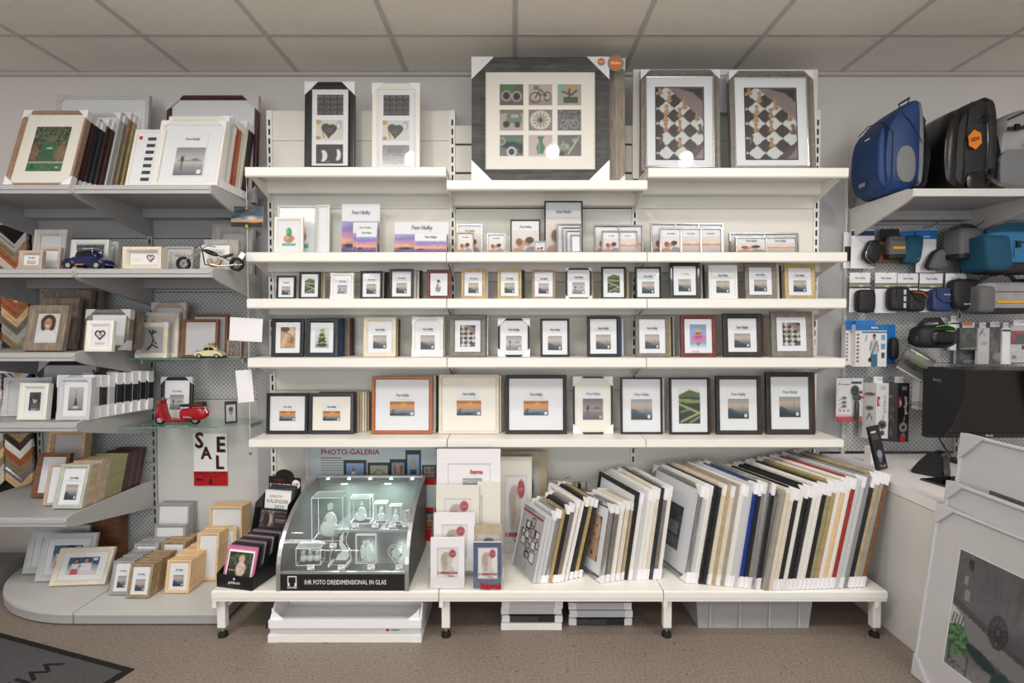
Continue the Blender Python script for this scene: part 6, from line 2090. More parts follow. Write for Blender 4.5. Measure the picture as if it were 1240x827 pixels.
def lay_twig(root, put, sig, iw, ih, mw, y):
    put('twigbg', 0, 0, 1, 1)
    pts = [(-iw * .2, y - .006, mw + ih * .12), (0, y - .008, mw + ih * .3), (iw * .06, y - .006, mw + ih * .55), (-iw * .03, y - .006, mw + ih * .72), (iw * .05, y - .006, mw + ih * .9)]
    MB().tube(pts, .004, 6).tube([(0, y - .006, mw + ih * .32), (iw * .3, y - .006, mw + ih * .2)], .003, 5).tube([(iw * .05, y - .006, mw + ih * .5), (iw * .22, y - .006, mw + ih * .35)], .0025, 5).tube([(-iw * .03, y - .006, mw + ih * .74), (-iw * .15, y - .006, mw + ih * .9)], .003, 5).tube([(0, y - .006, mw + ih * .74), (iw * .2, y - .006, mw + ih * .86)], .003, 5).build('twig', 'darkbrown', root)


fr(180, 222, 367, 2.88, GZ1 + .0, 'pinkwood', 'tallest pale boxed frame at the back behind the twig picture', lean=.10, t=.02, mpx=6, layout='none', corners='ab', cm='greycard', csize=.045, group=GL, paper='greycard')
fr(174, 214, 379, 2.85, GZ1, 'cream', 'middle pale boxed frame directly behind the twig picture', lean=.10, t=.018, mpx=6, layout='none', corners='ab', cm='greycard', csize=.04, group=GL, paper='greycard')
fr(163, 201, 391, 2.815, GZ1, 'cream', 'small boxed beige frame holding a dark twig, on the upper glass shelf', lean=.10, t=.018, mpx=6, layout=lay_twig, corners='abcd', csize=.028, group=GL)
fr(229, 274, 380.5, 2.88, GZ1, 'brownwood', 'brown wood frame behind the one with the beige toy car', lean=.08, t=.018, mpx=3.5, layout='none', paper='greycard', group=GL)
fr(219, 262, 387, 2.83, GZ1, 'brownwood', 'brown wood frame with pale blank, right behind the beige toy car', lean=.10, t=.018, mpx=3.5, layout='S', paper='greycard', group=GL)
fr(274, 291, 412, 2.84, GZ1, 'pinkwood', 'small print card with rustic wall picture beside the brown frames', lean=.12, t=.006, mpx=.8, layout='F', pic='rustcard', group=GL, cat='card')
fr(289, 299, 413, 2.86, GZ1, 'pinkwood', 'narrow print card beyond the rustic wall picture card', lean=.12, t=.006, mpx=.8, layout='F', pic='rustcard', group=GL, cat='card')

# --- fourth shelf
fr(42, 112, 438, 2.80, Z4, 'bk', 'large black boxed frame with grey corner caps at the back of the fourth shelf', lean=.12, t=.02, mpx=5, layout='none', corners='ab', cm='greycard', csize=.06, paper='greycard', group=GL)
fr(0, 58, 458, 2.66, Z4, 'ltgrey', 'silver-white boxed frame with blank at the far left of the fourth shelf', lean=.14, t=.02, mpx=5, layout='none', corners='abc', cm='greycard', csize=.05, group=GL, paper='ltgrey')
fr(19, 54, 465, 2.55, Z4, 'whitem', 'white frame with dark portrait picture on the fourth shelf', lean=.14, t=.03, mpx=6, layout='B', pic='bwface', group=GL)
fr(30, 64, 465, 2.62, Z4, 'bk', 'black frame edge just behind the white frame with dark portrait', lean=.14, t=.025, mpx=5, layout='none', group=GL)
fr(67, 107, 458, 2.55, Z4, 'ltgrey', 'boxed white frame with grey corner caps and tower picture', lean=.12, t=.028, mpx=5, layout='B', pic='eiffel', corners='abcd', cm='greycard', csize=.04, group=GL)
ms = ['ltgrey', 'bk', 'ltgrey', 'bk', 'bk', 'bkblue', 'bk', 'bk']
for i, m_ in enumerate(ms):
    d = 2.585 + i * .042
    r_ = at(112 + i * 9.6, 500, d)
    base = Vector((r_.x - .09, d, Z4))
    hh = solve_h(base, 455 - (i > 2) * 3 - (i > 5) * 2, .07, 0)
    make_frame('framed_picture', 'boxed frame edge with broad white caps, %s right of the tower picture' % ORD[i], 'picture frame', .18, hh, .038, .02, m_, base, .07, 0, GL, detail=False, corners='abd', cm='card', csize=.062)
fr(193, 231, 457, 2.88, GZ2, 'bk', 'black boxed frame with lake print standing behind the red scooter', lean=.08, t=.018, mpx=4, layout='P', pic='lake', corners='ab', cm='greycard', csize=.04, group=GL)
pk = empty('photo_cube', (at(281, 510, 2.85).x, 2.84, GZ2 + .0005), 'small black folding photo block with two grey portraits on the lower glass shelf', 'photo block', rot=(0, 0, .5))
MB().box(-.03, .03, 0, .05, 0, .115).build('block', 'bk', pk)
link('print', pr('smallbw'), pk, (0, -.001, .012), scale=(.044, 1, .09))
o = link('print', pr('smallbw'), pk, (.031, .025, .012), rot=(0, 0, math.pi / 2), scale=(.036, 1, .09))

# --- fifth shelf
fr(52, 97, 523.5, 2.84, LZ5, 'natural', 'pale wood frame with blue-grey blank at the back of the fifth shelf', lean=.14, t=.05, mpx=5, layout='S', paper='greycard', group=GL)
fr(36, 75, 550, 2.70, LZ5, 'brownwood', 'reddish brown frame with arched blank, left on the fifth shelf', lean=.24, t=.03, mpx=5, layout='S', group=GL)
fr(50, 88, 563, 2.58, LZ5, 'pinkwood', 'brown and white frame with blank, behind the sage green frame', lean=.24, t=.02, mpx=3.5, layout='S', group=GL)
depth_stack(62.5, 98, 617.5, 564, 17, .024, LZ5, ['sagegreen', 'tan', 'tan', 'pinkwood', 'tan', 'tan', 'olive', 'olive', 'olive', 'olive', 'olive', 'darkbrown', 'darkbrown', 'maroon', 'darkbrown', 'maroon', 'darkbrown'],
            'thin framed edge, %s from the front of the row on the fifth shelf', 'row of slim frames on the fifth grey shelf', lean=.30, first=dict(layout='A', pic='mist', lab='sage green frame with misty picture leading the row on the fifth shelf'), mw=.018, dx=.0)

# --- plinth
GP = 'family picture frames on the rounded plinth'


def lay_family(root, put, sig, iw, ih, mw, y):
    MB().box(-iw * .40, iw * .40, y - .004, y, mw + ih * .1, mw + ih * .9).build('inner_mat', 'paper', root)
    link('print', pr('family'), root, (0, y - .0055, mw + ih * .18), scale=(iw * .68, 1, ih * .64))


fr(28, 96, 638, 2.83, BZ, 'ltgrey', 'rear white wooden frame with family picture, wrapped in film', lean=.30, t=.022, mpx=7, layout=lay_family, group=GP, yaw=.08)
fr(42, 105, 647, 2.74, BZ, 'ltgrey', 'middle white wooden frame with children by the sea', lean=.32, t=.022, mpx=7, layout=lay_family, group=GP, yaw=.06)
p = on(96, 711, BZ)
fr(60, 124, 665, p.y, BZ, 'cream', 'front white wooden frame with two people by the sea, lying back most', lean=.50, t=.022, mpx=6, layout=lay_family, group=GP, yaw=.08)

GQ = 'boxed small wooden frames on the plinth'
depth_stack(131, 156, 721.5, 680, 7, .021, BZ, ['silverwood'], 'small silver wood frame, %s from the front in the front left row', GQ, lean=.26, first=dict(layout='A', pic='mist', lab='small silver wood frame with misty picture, front of left row'))
depth_stack(152, 180, 725.5, 684, 9, .021, BZ, ['oldgold', 'oldgold', 'goldwood'], 'small gold wood frame, %s from the front in the front middle row', GQ, lean=.26, first=dict(layout='A', pic='mist', lab='small gold wood frame with misty picture, front of middle row'))
depth_stack(198.5, 228, 719.5, 679, 12, .021, BZ, ['natural'], 'small pale pine frame, %s from the front in the front right row', GQ, lean=.20, first=dict(layout='A', pic='mist', lab='small pale pine frame with misty picture, front of right row'))
depth_stack(157, 186, 696, 659, 6, .02, BZ, ['silverwood'], 'medium silver wood frame, %s from the front in the second left row', GQ, lean=.22, first=dict(layout='S', lab='medium silver wood frame with white blank, second left row'), d=2.765)
depth_stack(190, 220, 690, 657, 7, .02, BZ, ['oldgold', 'goldwood'], 'medium gold wood frame, %s from the front in the second middle row', GQ, lean=.22, first=dict(layout='S', lab='medium gold wood frame with white blank, second middle row'), d=2.785)
depth_stack(235, 262, 697, 646, 7, .022, BZ, ['natural'], 'medium pale pine frame, %s from the front in the second right row', GQ, lean=.14, first=dict(layout='none', lab='medium pale pine frame with white blank, second right row'), d=2.75)
fr(248, 284, 639, 2.845, BZ, 'natural', 'pale pine frame standing before the tallest pine box', lean=.1, t=.014, mpx=4, layout='none', group=GQ)
depth_stack(184, 222, 668, 636, 2, .014, BZ, ['silverwood'], 'low silver wood frame, %s from the front in the rear left group', GQ, lean=.1, first=dict(layout='none', lab='low silver wood frame in front of the tallest silver one'), d=2.89)
depth_stack(186, 226, 655, 611, 4, .02, BZ, ['silverwood', 'silverwood', 'taupe'], 'tall silver wood frame, %s from the front at the panel', GQ, lean=.10, first=dict(layout='S', lab='tallest silver wood frame with signature blank by the panel'), mw=.012, d=2.925)
depth_stack(252, 292, 658, 614, 3, .034, BZ, ['natural'], 'tallest pale pine box frame, %s from the front near the panel', GQ, lean=.04, first=dict(layout='S', lab='tallest pale pine box frame with signature blank'), mw=.012, d=2.885)

# basket and carton under the fifth shelf
r = empty('wire_basket', (-2.86, 2.72, 0.0005), 'white perforated metal bin at the far left under the lowest shelf', 'bin')
MB().box(-.35, .13, 0, .01, .12, .43).build('front_sheet', 'perforated_white', r)
MB().box(-.35, .13, -.006, .25, .0, .118).build('grey_base', 'midgrey', r)
MB().box(-.35, .13, -.006, .012, .432, .445).box(-.30, -.16, -.014, -.0065, .40, .425).build('rim', 'lightsteel', r)
r = empty('carton', (-2.38, 2.945, BZ + .0005), 'brown cardboard carton with green print in the shade under the lowest shelf', 'carton')
MB().box(-.14, .17, 0, .06, 0, .29).build('carton_body', 'brownwood', r)
MB().box(-.06, .06, -.001, 0, .24, .275).build('green_print', 'tealfab', r)

# --- model vehicles
def wheel(parent, x, y, z, rr, wd, tyre='rubber', hub='chrome', spokes=0, nm='wheel'):
    mb = MB().lathe([(rr * .62, -wd / 2), (rr * .93, -wd / 2), (rr, -wd * .25), (rr, wd * .25), (rr * .93, wd / 2), (rr * .62, wd / 2)], 20, axis='y', X=Matrix.Translation((x, y, z)), cap=False)
    w_ = mb.build(nm, tyre, parent, smooth=True)
    mb = MB().lathe([(rr * .18, -wd * .55), (rr * .18, wd * .55)], 10, axis='y', X=Matrix.Translation((x, y, z)))
    if spokes:
        for k in range(spokes):
            a = 2 * math.pi * k / spokes
            mb.tube([(x, y, z), (x + rr * .66 * math.cos(a), y, z + rr * .66 * math.sin(a))], rr * .035, 4)
        mb.build('spokes', hub, w_)
    else:
        mb.lathe([(rr * .6, -wd * .4), (rr * .6, wd * .4)], 16, axis='y', X=Matrix.Translation((x, y, z)))
        mb.build('hub', hub, w_, smooth=True)
    return w_


# red scooter
sc = empty('model_scooter', (at(219, 513, 2.79).x, 2.80, GZ2 + .0006), 'glossy red model motor scooter with brown seat bag on the lower glass shelf', 'model scooter')
s_ = .30
R_ = M['red_enamel']
wheel(sc, -.118, 0, .027, .027, .016); wheel(sc, .075, 0, .027, .027, .016)
MB().soft(.085, 0, .056, .062, .026, .034, 2.6, 20, 12, warp=lambda p: (p.x, p.y, p.z * (1.0 if p.x < .02 else 1 - (p.x - .02) * 5))).soft(.03, 0, .05, .04, .022, .03, 2.6).build('rear_body', R_, sc, smooth=True)
MB().prism([(-.09, .022), (.03, .022), (.03, .030), (-.085, .030)], -.024, .024, 'y').build('floor_board', R_, sc)
mb = MB()
ly = [(-.094, .028), (-.112, .060), (-.118, .1), (-.104, .112), (-.098, .1), (-.09, .06), (-.075, .028)]
mb.prism(ly, -.028, .028, 'y')
mb.tube([(-.11, 0, .1), (-.085, 0, .126)], .009, 8)
mb.build('leg_shield', R_, sc, smooth=True)
MB().soft(-.118, 0, .05, .032, .017, .016, 2.4, 16, 8, warp=lambda p: (p.x, p.y, p.z - abs(p.x) * .3)).build('front_mudguard', R_, sc, smooth=True)
MB().tube([(-.086, -.035, .128), (-.083, -.01, .126), (-.083, .01, .126), (-.086, .035, .128)], .0035, 6).build('handlebar', 'chrome', sc)
MB().lathe([(.009, 0), (.011, .012)], 12, axis='x', X=Matrix.Translation((-.102, 0, .124))).build('headlight', 'chrome', sc, smooth=True)
MB().soft(.035, 0, .094, .045, .02, .007, 3, 16, 8).build('saddle', 'black', sc, smooth=True)
MB().box(.075, .125, -.022, .022, .09, .106).box(.078, .122, -.0225, .0225, .1065, .109).build('luggage_case', 'brown_leather', sc)
MB().tube([(.07, -.02, .086), (.13, -.02, .088)], .0018, 5).tube([(.07, .02, .086), (.13, .02, .088)], .0018, 5).tube([(.13, -.01, .088), (.145, -.01, .06), (.118, -.01, .05)], .0025, 5).build('rack', 'chrome', sc)
MB().box(.02, .07, -.0235, -.0225, .036, .044).build('chrome_strip', 'chrome', sc)
MB().tube([(-.03, 0, .024), (-.03, -.02, .001)], .0025, 5).tube([(-.03, 0, .024), (-.03, .02, .001)], .0025, 5).build('stand', 'red_enamel', sc)
sc.scale = (.97, 1, 1.1)

# toy cars
def beetle(name, x, y, z, L, label, body, yaw=0, roof=True):
    r = empty(name, (x, y, z + .0006), label, 'model car', rot=(0, 0, yaw))
    k = L / .16
    low = [(-.08, .014), (-.078, .028), (-.062, .036), (-.04, .042), (-.036, .044), (.04, .046), (.066, .034), (.078, .02), (.08, .014)]
    MB().prism([(a * k, b * k) for a, b in low], -.026 * k, .026 * k, 'y').build('body', body, r, smooth=False)
    MB().soft(.0, 0, .046 * k, .042 * k, .024 * k, .024 * k, 2.6, 18, 10).build('cabin', body, r, smooth=True)
    MB().prism([(-.032 * k, .046 * k), (-.02 * k, .062 * k), (-.002 * k, .064 * k), (-.002 * k, .046 * k)], -.0246 * k, .0246 * k, 'y').prism([(.002 * k, .046 * k), (.002 * k, .064 * k), (.02 * k, .062 * k), (.032 * k, .048 * k)], -.0246 * k, .0246 * k, 'y').build('side_windows', 'gloss_black', r)
    for sx in (-1, 1):
        for sy in (-1, 1):
            MB().soft(sx * .05 * k, sy * .025 * k, .024 * k, .022 * k, .008 * k, .015 * k, 2.2, 14, 8).build('fender', body, r, smooth=True)
            wheel(r, sx * .05 * k, sy * .029 * k, .0145 * k, .0145 * k, .009 * k)
    for sx in (-1, 1):
        MB().tube([(sx * .083 * k, -.026 * k, .017 * k), (sx * .084 * k, .026 * k, .017 * k)], .0022 * k, 6).build('bumper', 'chrome', r)
    if roof:
        mb = MB()
        for sy in (-1, 1):
            mb.tube([(-.03 * k, sy * .02 * k, .072 * k), (.03 * k, sy * .02 * k, .072 * k)], .0014 * k, 5)
        for q in range(5):
            mb.tube([((-.026 + q * .013) * k, -.022 * k, .073 * k), ((-.026 + q * .013) * k, .022 * k, .073 * k)], .0012 * k, 5)
        for sx in (-1, 1):
            for sy in (-1, 1):
                mb.tube([(sx * .028 * k, sy * .02 * k, .072 * k), (sx * .028 * k, sy * .02 * k, .062 * k)], .0014 * k, 5)
        mb.build('roof_rack', 'chrome' if body != 'cream_car' else 'cream_car', r)
    return r


bb = beetle('model_car', at(107, 325, 2.56).x, 2.565, Z2, .215, 'dark blue rounded model car with surfboard rack on second shelf', 'blue_enamel')
MB().box(-.004, .05, -.034, .034, .098, .101).build('roof_load', 'ltgrey', bb)
MB().box(-.06, .0, -.0358, -.035, .022, .026).build('side_stripe', 'orange', bb)
cc_ = beetle('model_car', at(254, 434, 2.80).x, 2.81, GZ1, .148, 'cream rounded model car with suitcase on its roof on the upper glass shelf', 'cream_car')
MB().box(-.004, .022, -.016, .016, .067, .08).build('suitcase', 'oldgold', cc_)

# chopper motorcycle leaning over the shelf end
mcx = at(256, 326, 2.60)
mo = empty('model_motorcycle', (mcx.x, 2.60, Z2 + .0006), 'metal model chopper motorcycle with long fork at the shelf end', 'model motorcycle', rot=(0, 0, .12))
wheel(mo, -.128, 0, .034, .034, .014, spokes=12); wheel(mo, .118, .0, .034, .034, .02, spokes=12)
MB().tube([(-.128, -.014, .034), (-.04, -.014, .11)], .003, 6).tube([(-.128, .014, .034), (-.04, .014, .11)], .003, 6).build('front_fork', 'chrome', mo)
MB().tube([(-.005, -.06, .125), (-.03, -.035, .128), (-.042, -.012, .112), (-.042, .012, .112), (-.03, .035, .128), (-.005, .06, .125)], .0028, 6).build('handlebar', 'chrome', mo)
MB().lathe([(.006, -.012), (.013, 0), (.013, .006)], 14, axis='x', X=Matrix.Translation((-.062, 0, .104))).build('headlight', 'chrome', mo, smooth=True)
MB().soft(0, 0, .088, .034, .014, .012, 2.2, 16, 8, warp=lambda p: (p.x, p.y * (1 - p.x * 8), p.z - p.x * .35)).build('tank', 'gloss_black', mo, smooth=True)
MB().prism([(.035, .072), (.06, .062), (.095, .078), (.1, .086), (.075, .078), (.05, .072)], -.014, .014, 'y').build('saddle', 'brown_leather', mo)
mb = MB()
for x in (.0, .03):
    mb.lathe([(.012, 0), (.013, .012), (.01, .03)], 12, X=Matrix.Translation((x, 0, .03)) @ Matrix.Rotation(-.4 if x == 0 else .4, 4, 'Y'))
mb.soft(.015, 0, .03, .03, .014, .012, 2.2)
mb.build('engine', 'oldgold', mo, smooth=True)
MB().tube([(-.042, 0, .108), (-.03, 0, .03), (.04, 0, .022), (.118, 0, .034), (.05, 0, .07), (-.042, 0, .1)], .0035, 6).build('frame_tube', 'bk', mo)
MB().tube([(.0, -.016, .03), (.04, -.02, .022), (.15, -.02, .03)], .004, 8).build('exhaust', 'chrome', mo)
pt = MB().box(-.012, .012, 0, .001, -.016, .016).build('price_tag', 'signwhite', mo, (.15, -.02, .075), (0, .6, 0))
MB().box(-.0135, .0135, .001, .0015, -.0175, .0175).build('tag_border', 'bk', pt)

# --- hanging postcard, white cards and strings, sale poster
hang = empty('postcard_string', (at(299, 262, 2.70).x, 2.70, 0), 'thin white string hanging from the white shelf beside the left unit', 'string')
xt = SZ[0][0] - .035
zb_ = Z(548, 2.70)
MB().tube([(0, 0, zb_), (0, 0, xt)], .0012, 5).build('cord', 'cord', hang)
MB().box(-.006, .006, -.004, .004, zb_ - .012, zb_).build('end_weight', 'oldgold', hang)
a, b = at(279.5, 250, 2.694), at(318.5, 275, 2.694)
w_, h_ = b.x - a.x, a.z - b.z
pc = empty('postcard', ((a.x + b.x) / 2, 2.694, b.z), 'postcard of dark storm clouds at sunset pinned to the hanging string', 'postcard', rot=(0, .02, 0))
MB().box(-w_ / 2, w_ / 2, 0, .0012, 0, h_).build('card_body', 'card', pc)
link('print', pr('cloudsun'), pc, (0, -.0008, 0), scale=(w_, 1, h_))
for (zq, m_) in ((h_ * .9, 'orange'), (.004, 'yellow')):
    MB().prism([((.010 if k % 2 == 0 else .005) * math.cos(k * math.pi / 5 + .3), (.010 if k % 2 == 0 else .005) * math.sin(k * math.pi / 5 + .3) + zq) for k in range(10)], -.006, -.001, 'y').build('pin', m_, pc)
for (x0, y0, x1, y1, lab, rl) in ((277, 385, 317, 413, 'blank white landscape card clipped to the hanging string', -.06), (288, 448, 308, 487, 'blank white portrait card turned on the hanging string', .08)):
    a, b = at(x0, y0, 2.694), at(x1, y1, 2.694)
    r = empty('blank_card', ((a.x + b.x) / 2, 2.694, b.z), lab, 'card', 'white cards on the string', rot=(0, -rl, 0))
    w_, h_ = b.x - a.x, a.z - b.z
    MB().box(-w_ / 2, w_ / 2, 0, .0012, 0, h_).build('card_body', 'card', r)
a, b = at(234, 525, 3.024), at(276, 588, 3.024)
w_, h_ = b.x - a.x, a.z - b.z
r = empty('sale_poster', ((a.x + b.x) / 2, 3.0235, b.z), 'white and red poster with scattered letters SALE on the grey panel', 'poster')
MB().box(-w_ / 2, w_ / 2, 0, .001, 0, h_).build('sheet', 'signwhite', r)
MB().box(-w_ / 2, w_ / 2, -.001, -.0001, 0, h_ * .275).build('red_field', 'red', r)
for (ch, u, v, sz) in (('S', .17, .86, .24), ('A', .37, .62, .32), ('E', .80, .78, .24), ('L', .76, .44, .22)):
    text('letter_shadow', ch, r, -w_ / 2 + u * w_ + .004, -.0012, v * h_ - .003, sz * w_, 'red', bold=.02, zs=1.15)
    text('lettering', ch, r, -w_ / 2 + u * w_, -.0022, v * h_, sz * w_, 'black', bold=.02, zs=1.15)
text('lettering', '3 Rahmen für 10€', r, 0, -.0018, h_ * .235, w_ * .88, 'black')
text('lettering', 'freie Auswahl', r, 0, -.0018, h_ * .18, w_ * .48, 'black')
mb = MB().prism([(-.085, .035), (-.068, .048), (-.068, .039), (-.045, .039), (-.045, .031), (-.068, .031), (-.068, .022)], -.0018, -.0012, 'y')
mb.prism([(0, .006), (.016, .02), (.006, .02), (.006, .04), (-.006, .04), (-.006, .02), (-.016, .02)], -.0018, -.0012, 'y').build('arrow', 'black', r)


# ================================================================== right unit: backpacks, pouches and accessories
def strap_pts(parent, pts, w, th, m_, nm='strap', up=Vector((0, 0, 1))):
    """flat webbing along a path"""
    mb = MB()
    pts = [Vector(p) for p in pts]
    vs = []
    for i, p in enumerate(pts):
        d = (pts[min(i + 1, len(pts) - 1)] - pts[max(0, i - 1)]).normalized()
        s = d.cross(up)
        s = s.normalized() if s.length > .05 else Vector((1, 0, 0))
        n = s.cross(d).normalized()
        for a, b in ((-1, -1), (1, -1), (1, 1), (-1, 1)):
            vs.append(p + s * a * w / 2 + n * b * th / 2)
    fs = [(0, 1, 2, 3)]
    for i in range(len(pts) - 1):
        for k in range(4):
            fs.append((i * 4 + k, i * 4 + (k + 1) % 4, i * 4 + 4 + (k + 1) % 4, i * 4 + 4 + k))
    e = (len(pts) - 1) * 4
    fs.append((e + 3, e + 2, e + 1, e))
    mb.add(vs, fs)
    return mb.build(nm, m_, parent)


def pack_profile(pts, x0, x1, bulge, m_, nm, parent, n=7, side_in=.12, seg=3):
    """a padded bag part: side outline (y,z) swept from x0 to x1, narrowing and rounding at both flanks"""
    cy = sum(p[0] for p in pts) / len(pts); cz = sum(p[1] for p in pts) / len(pts)
    # smooth outline by corner cutting
    for _ in range(seg):
        q = []
        for a, b in zip(pts, pts[1:] + pts[:1]):
            q += [(a[0] * .75 + b[0] * .25, a[1] * .75 + b[1] * .25), (a[0] * .25 + b[0] * .75, a[1] * .25 + b[1] * .75)]
        pts = q if _ < 2 else pts
    N = len(pts)
    vs, fs = [], []
    for i in range(n):
        t = i / (n - 1) * 2 - 1
        k = (1 - side_in) + side_in * math.sqrt(max(0, 1 - abs(t) ** 4))
        x = (x0 + x1) / 2 + (x1 - x0) / 2 * math.copysign(abs(t) ** .75, t)
        for (y, z) in pts:
            vs.append((x, cy + (y - cy) * k, cz + (z - cz) * k))
    for i in range(n - 1):
        for j in range(N):
            fs.append((i * N + j, i * N + (j + 1) % N, (i + 1) * N + (j + 1) % N, (i + 1) * N + j))
    # domed flanks
    for (row, s) in ((0, -1), (n - 1, 1)):
        b = len(vs)
        for f_, dx in ((.8, .5), (.45, .9)):
            for j in range(N):
                v = vs[row * N + j]
                vs.append((v[0] + s * bulge * dx, cy + (v[1] - cy) * f_, cz + (v[2] - cz) * f_))
        for j in range(N):
            fs.append((row * N + j, row * N + (j + 1) % N, b + (j + 1) % N, b + j))
            fs.append((b + j, b + (j + 1) % N, b + N + (j + 1) % N, b + N + j))
        fs.append([b + N + j for j in range(N)])
    mb = MB(); mb.add(vs, fs)
    return mb.build(nm, m_, parent, smooth=True)


BZR = RTOP + .001
# local frame of a backpack: x = its width, y = front(-) to back(+), z = up; its right flank (+x... seen) is turned to the viewer by yaw
# --- blue backpack: we see its left front face and its flank
bp = empty('backpack', (1.925, 2.72, BZR), 'blue backpack with grey mesh side pocket at the left of the top shelf', 'backpack', 'backpacks on the top right shelf', rot=(0, 0, math.radians(-93)))
bp.scale = (1, .64, 1)
HB = .47
side = [(-.14, .01), (-.17, .10), (-.17, .26), (-.13, .37), (-.02, .44), (.075, HB), (.10, .46), (.105, .20), (.10, .01)]
pack_profile(side, -.13, .13, .02, 'bluefab', 'main_body', bp)
pack_profile([(-.15, .03), (-.20, .09), (-.205, .24), (-.17, .35), (-.14, .35), (-.13, .03)], -.11, .11, .012, 'bluefab', 'front_pocket', bp)
pack_profile([(.088, .03), (.082, .25), (.075, .465), (.11, .475), (.135, .30), (.13, .03)], -.12, .12, .008, 'meshfab', 'back_padding', bp)
pack_profile([(-.09, .06), (-.095, .23), (.04, .235), (.05, .05)], .128, .150, .006, 'meshfab', 'mesh_pocket', bp)
for s in (-1, 1):
    strap_pts(bp, [(s * .06, .12, .44), (s * .08, .165, .36), (s * .09, .175, .2), (s * .10, .14, .06), (s * .12, .09, .03)], .055, .012, 'blackfab', 'shoulder_strap')
MB().tube([(.145, -.06, .39), (.15, -.0, .34), (.15, .06, .28), (.148, .09, .24)], .0025, 5).tube([(-.1, -.155, .36), (0, -.17, .375), (.1, -.155, .36), (.14, -.12, .30), (.145, -.125, .06)], .003, 5).build('zip_line', 'black', bp)
MB().tube([(.02, .10, .465), (.04, .10, .50), (-.04, .10, .50), (-.02, .10, .465)], .006, 6).build('carry_loop', 'bluefab', bp)
MB().box(-.03, .02, -.208, -.204, .07, .09).build('reflective_patch', 'silver', bp)
MB().box(.0, .035, -.196, -.192, .30, .306).build('logo_print', 'signwhite', bp)

# --- black backpack with the orange NEW tag
bk = empty('backpack', (2.235, 2.71, BZR), 'large black backpack with orange hexagonal tag reading NEW', 'backpack', 'backpacks on the top right shelf', rot=(0, 0, math.radians(-92)))
bk.scale = (.86, .66, .98)
pack_profile([(-.12, .01), (-.15, .12), (-.14, .30), (-.08, .42), (.04, .475), (.12, .47), (.13, .25), (.12, .01)], -.15, .15, .02, 'blackfab', 'main_body', bk)
pack_profile([(-.13, .02), (-.20, .07), (-.205, .26), (-.16, .40), (-.06, .445), (-.08, .02)], -.14, .14, .015, 'blackgloss', 'front_pocket', bk)
pack_profile([(.11, .02), (.10, .25), (.08, .47), (.13, .50), (.175, .44), (.185, .18), (.165, .02)], -.14, .14, .012, 'blackfab', 'back_padding', bk)
pack_profile([(-.06, .01), (-.065, .11), (.10, .10), (.10, .01)], .148, .172, .006, 'blackgloss', 'side_pocket', bk)
strap_pts(bk, [(.168, -.05, .30), (.175, .01, .335), (.172, .07, .37), (.162, .10, .39)], .018, .004, 'black', 'compression_strap', up=Vector((1, 0, 0)))
MB().box(.168, .178, .04, .07, .34, .375).build('buckle', 'gloss_black', bk)
MB().tube([(.165, -.075, .05), (.17, -.08, .25), (.16, -.05, .40), (.13, .0, .455)], .004, 5).tube([(.165, .075, .05), (.17, .08, .25), (.165, .07, .42)], .003, 5).build('zip_line', 'gloss_black', bk)
tg = MB().prism([(.052 * math.cos(k * math.pi / 3 + .52), .048 * math.sin(k * math.pi / 3 + .52)) for k in range(6)], -.002, 0, 'y').build('hang_tag', 'orange', bk, (.187, -.03, .255), (0, -.15, math.radians(90)))
text('lettering', 'NEW', tg, 0, -.003, 0, .062, 'ink', bold=.03)
strap_pts(bk, [(.16, .06, .10), (.19, .09, .06), (.20, .13, .035), (.22, .2, .02), (.24, .26, .004)], .022, .004, 'black', 'loose_strap', up=Vector((1, 0, 0)))
for s in (-1, 1):
    strap_pts(bk, [(s * .07, .15, .46), (s * .09, .205, .36), (s * .1, .21, .2), (s * .11, .17, .07), (s * .15, .12, .04)], .06, .014, 'blackfab', 'shoulder_strap')
MB().box(.162, .172, .10, .13, .09, .12).box(.17, .18, .06, .09, .06, .09).build('strap_buckle', 'gloss_black', bk)

# --- grey backpack
gp = empty('backpack', (2.475, 2.71, BZR), 'light grey backpack with dark lower pocket and small orange tab at the right edge', 'backpack', 'backpacks on the top right shelf', rot=(0, 0, math.radians(-90)))
gp.scale = (1, .72, 1)
pack_profile([(-.13, .01), (-.15, .12), (-.14, .30), (-.08, .39), (.04, .43), (.11, .41), (.12, .2), (.11, .01)], -.11, .11, .02, 'lgreyfab', 'main_body', gp)
pack_profile([(-.14, .01), (-.155, .10), (-.15, .22), (.10, .22), (.115, .01)], .105, .13, .01, 'meshfab', 'lower_pocket', gp)
strap_pts(gp, [(.135, -.12, .31), (.14, -.03, .315), (.138, .05, .32), (.13, .12, .32)], .016, .006, 'black', 'compression_strap', up=Vector((1, 0, 0)))
MB().box(.136, .146, -.08, -.05, .30, .33).box(.136, .146, .02, .05, .305, .335).build('buckle', 'gloss_black', gp)
MB().box(.142, .145, -.01, .02, .225, .24).build('orange_tab', 'orange', gp)
MB().tube([(.12, -.1, .36), (.125, .02, .40), (.12, .1, .40)], .004, 5).build('zip_line', 'black', gp)
strap_pts(gp, [(.06, .13, .42), (.08, .17, .35), (.1, .17, .2), (.1, .13, .06)], .055, .012, 'blackfab', 'shoulder_strap')

# --- pegboard hooks
PEGF = RY


def hook(parent, x, z, L):
    """x,z in the thing's own space; the thing hangs at pegboard distance L from the board behind it"""
    return MB().tube([(x, L - .001, z + .012), (x, .0, z + .006), (x, -.012, z + .01)], .0018, 5).build('peg_hook', 'chrome', parent)


def hung(name, x0, y0, x1, y1, d, label, cat, group, yaw=0.0, roll=0.0):
    a, b = at(x0, y0, d), at(x1, y1, d)
    r = empty(name, ((a.x + b.x) / 2, d, b.z), label, cat, group, rot=(0, roll, yaw))
    return r, (b.x - a.x), (a.z - b.z)


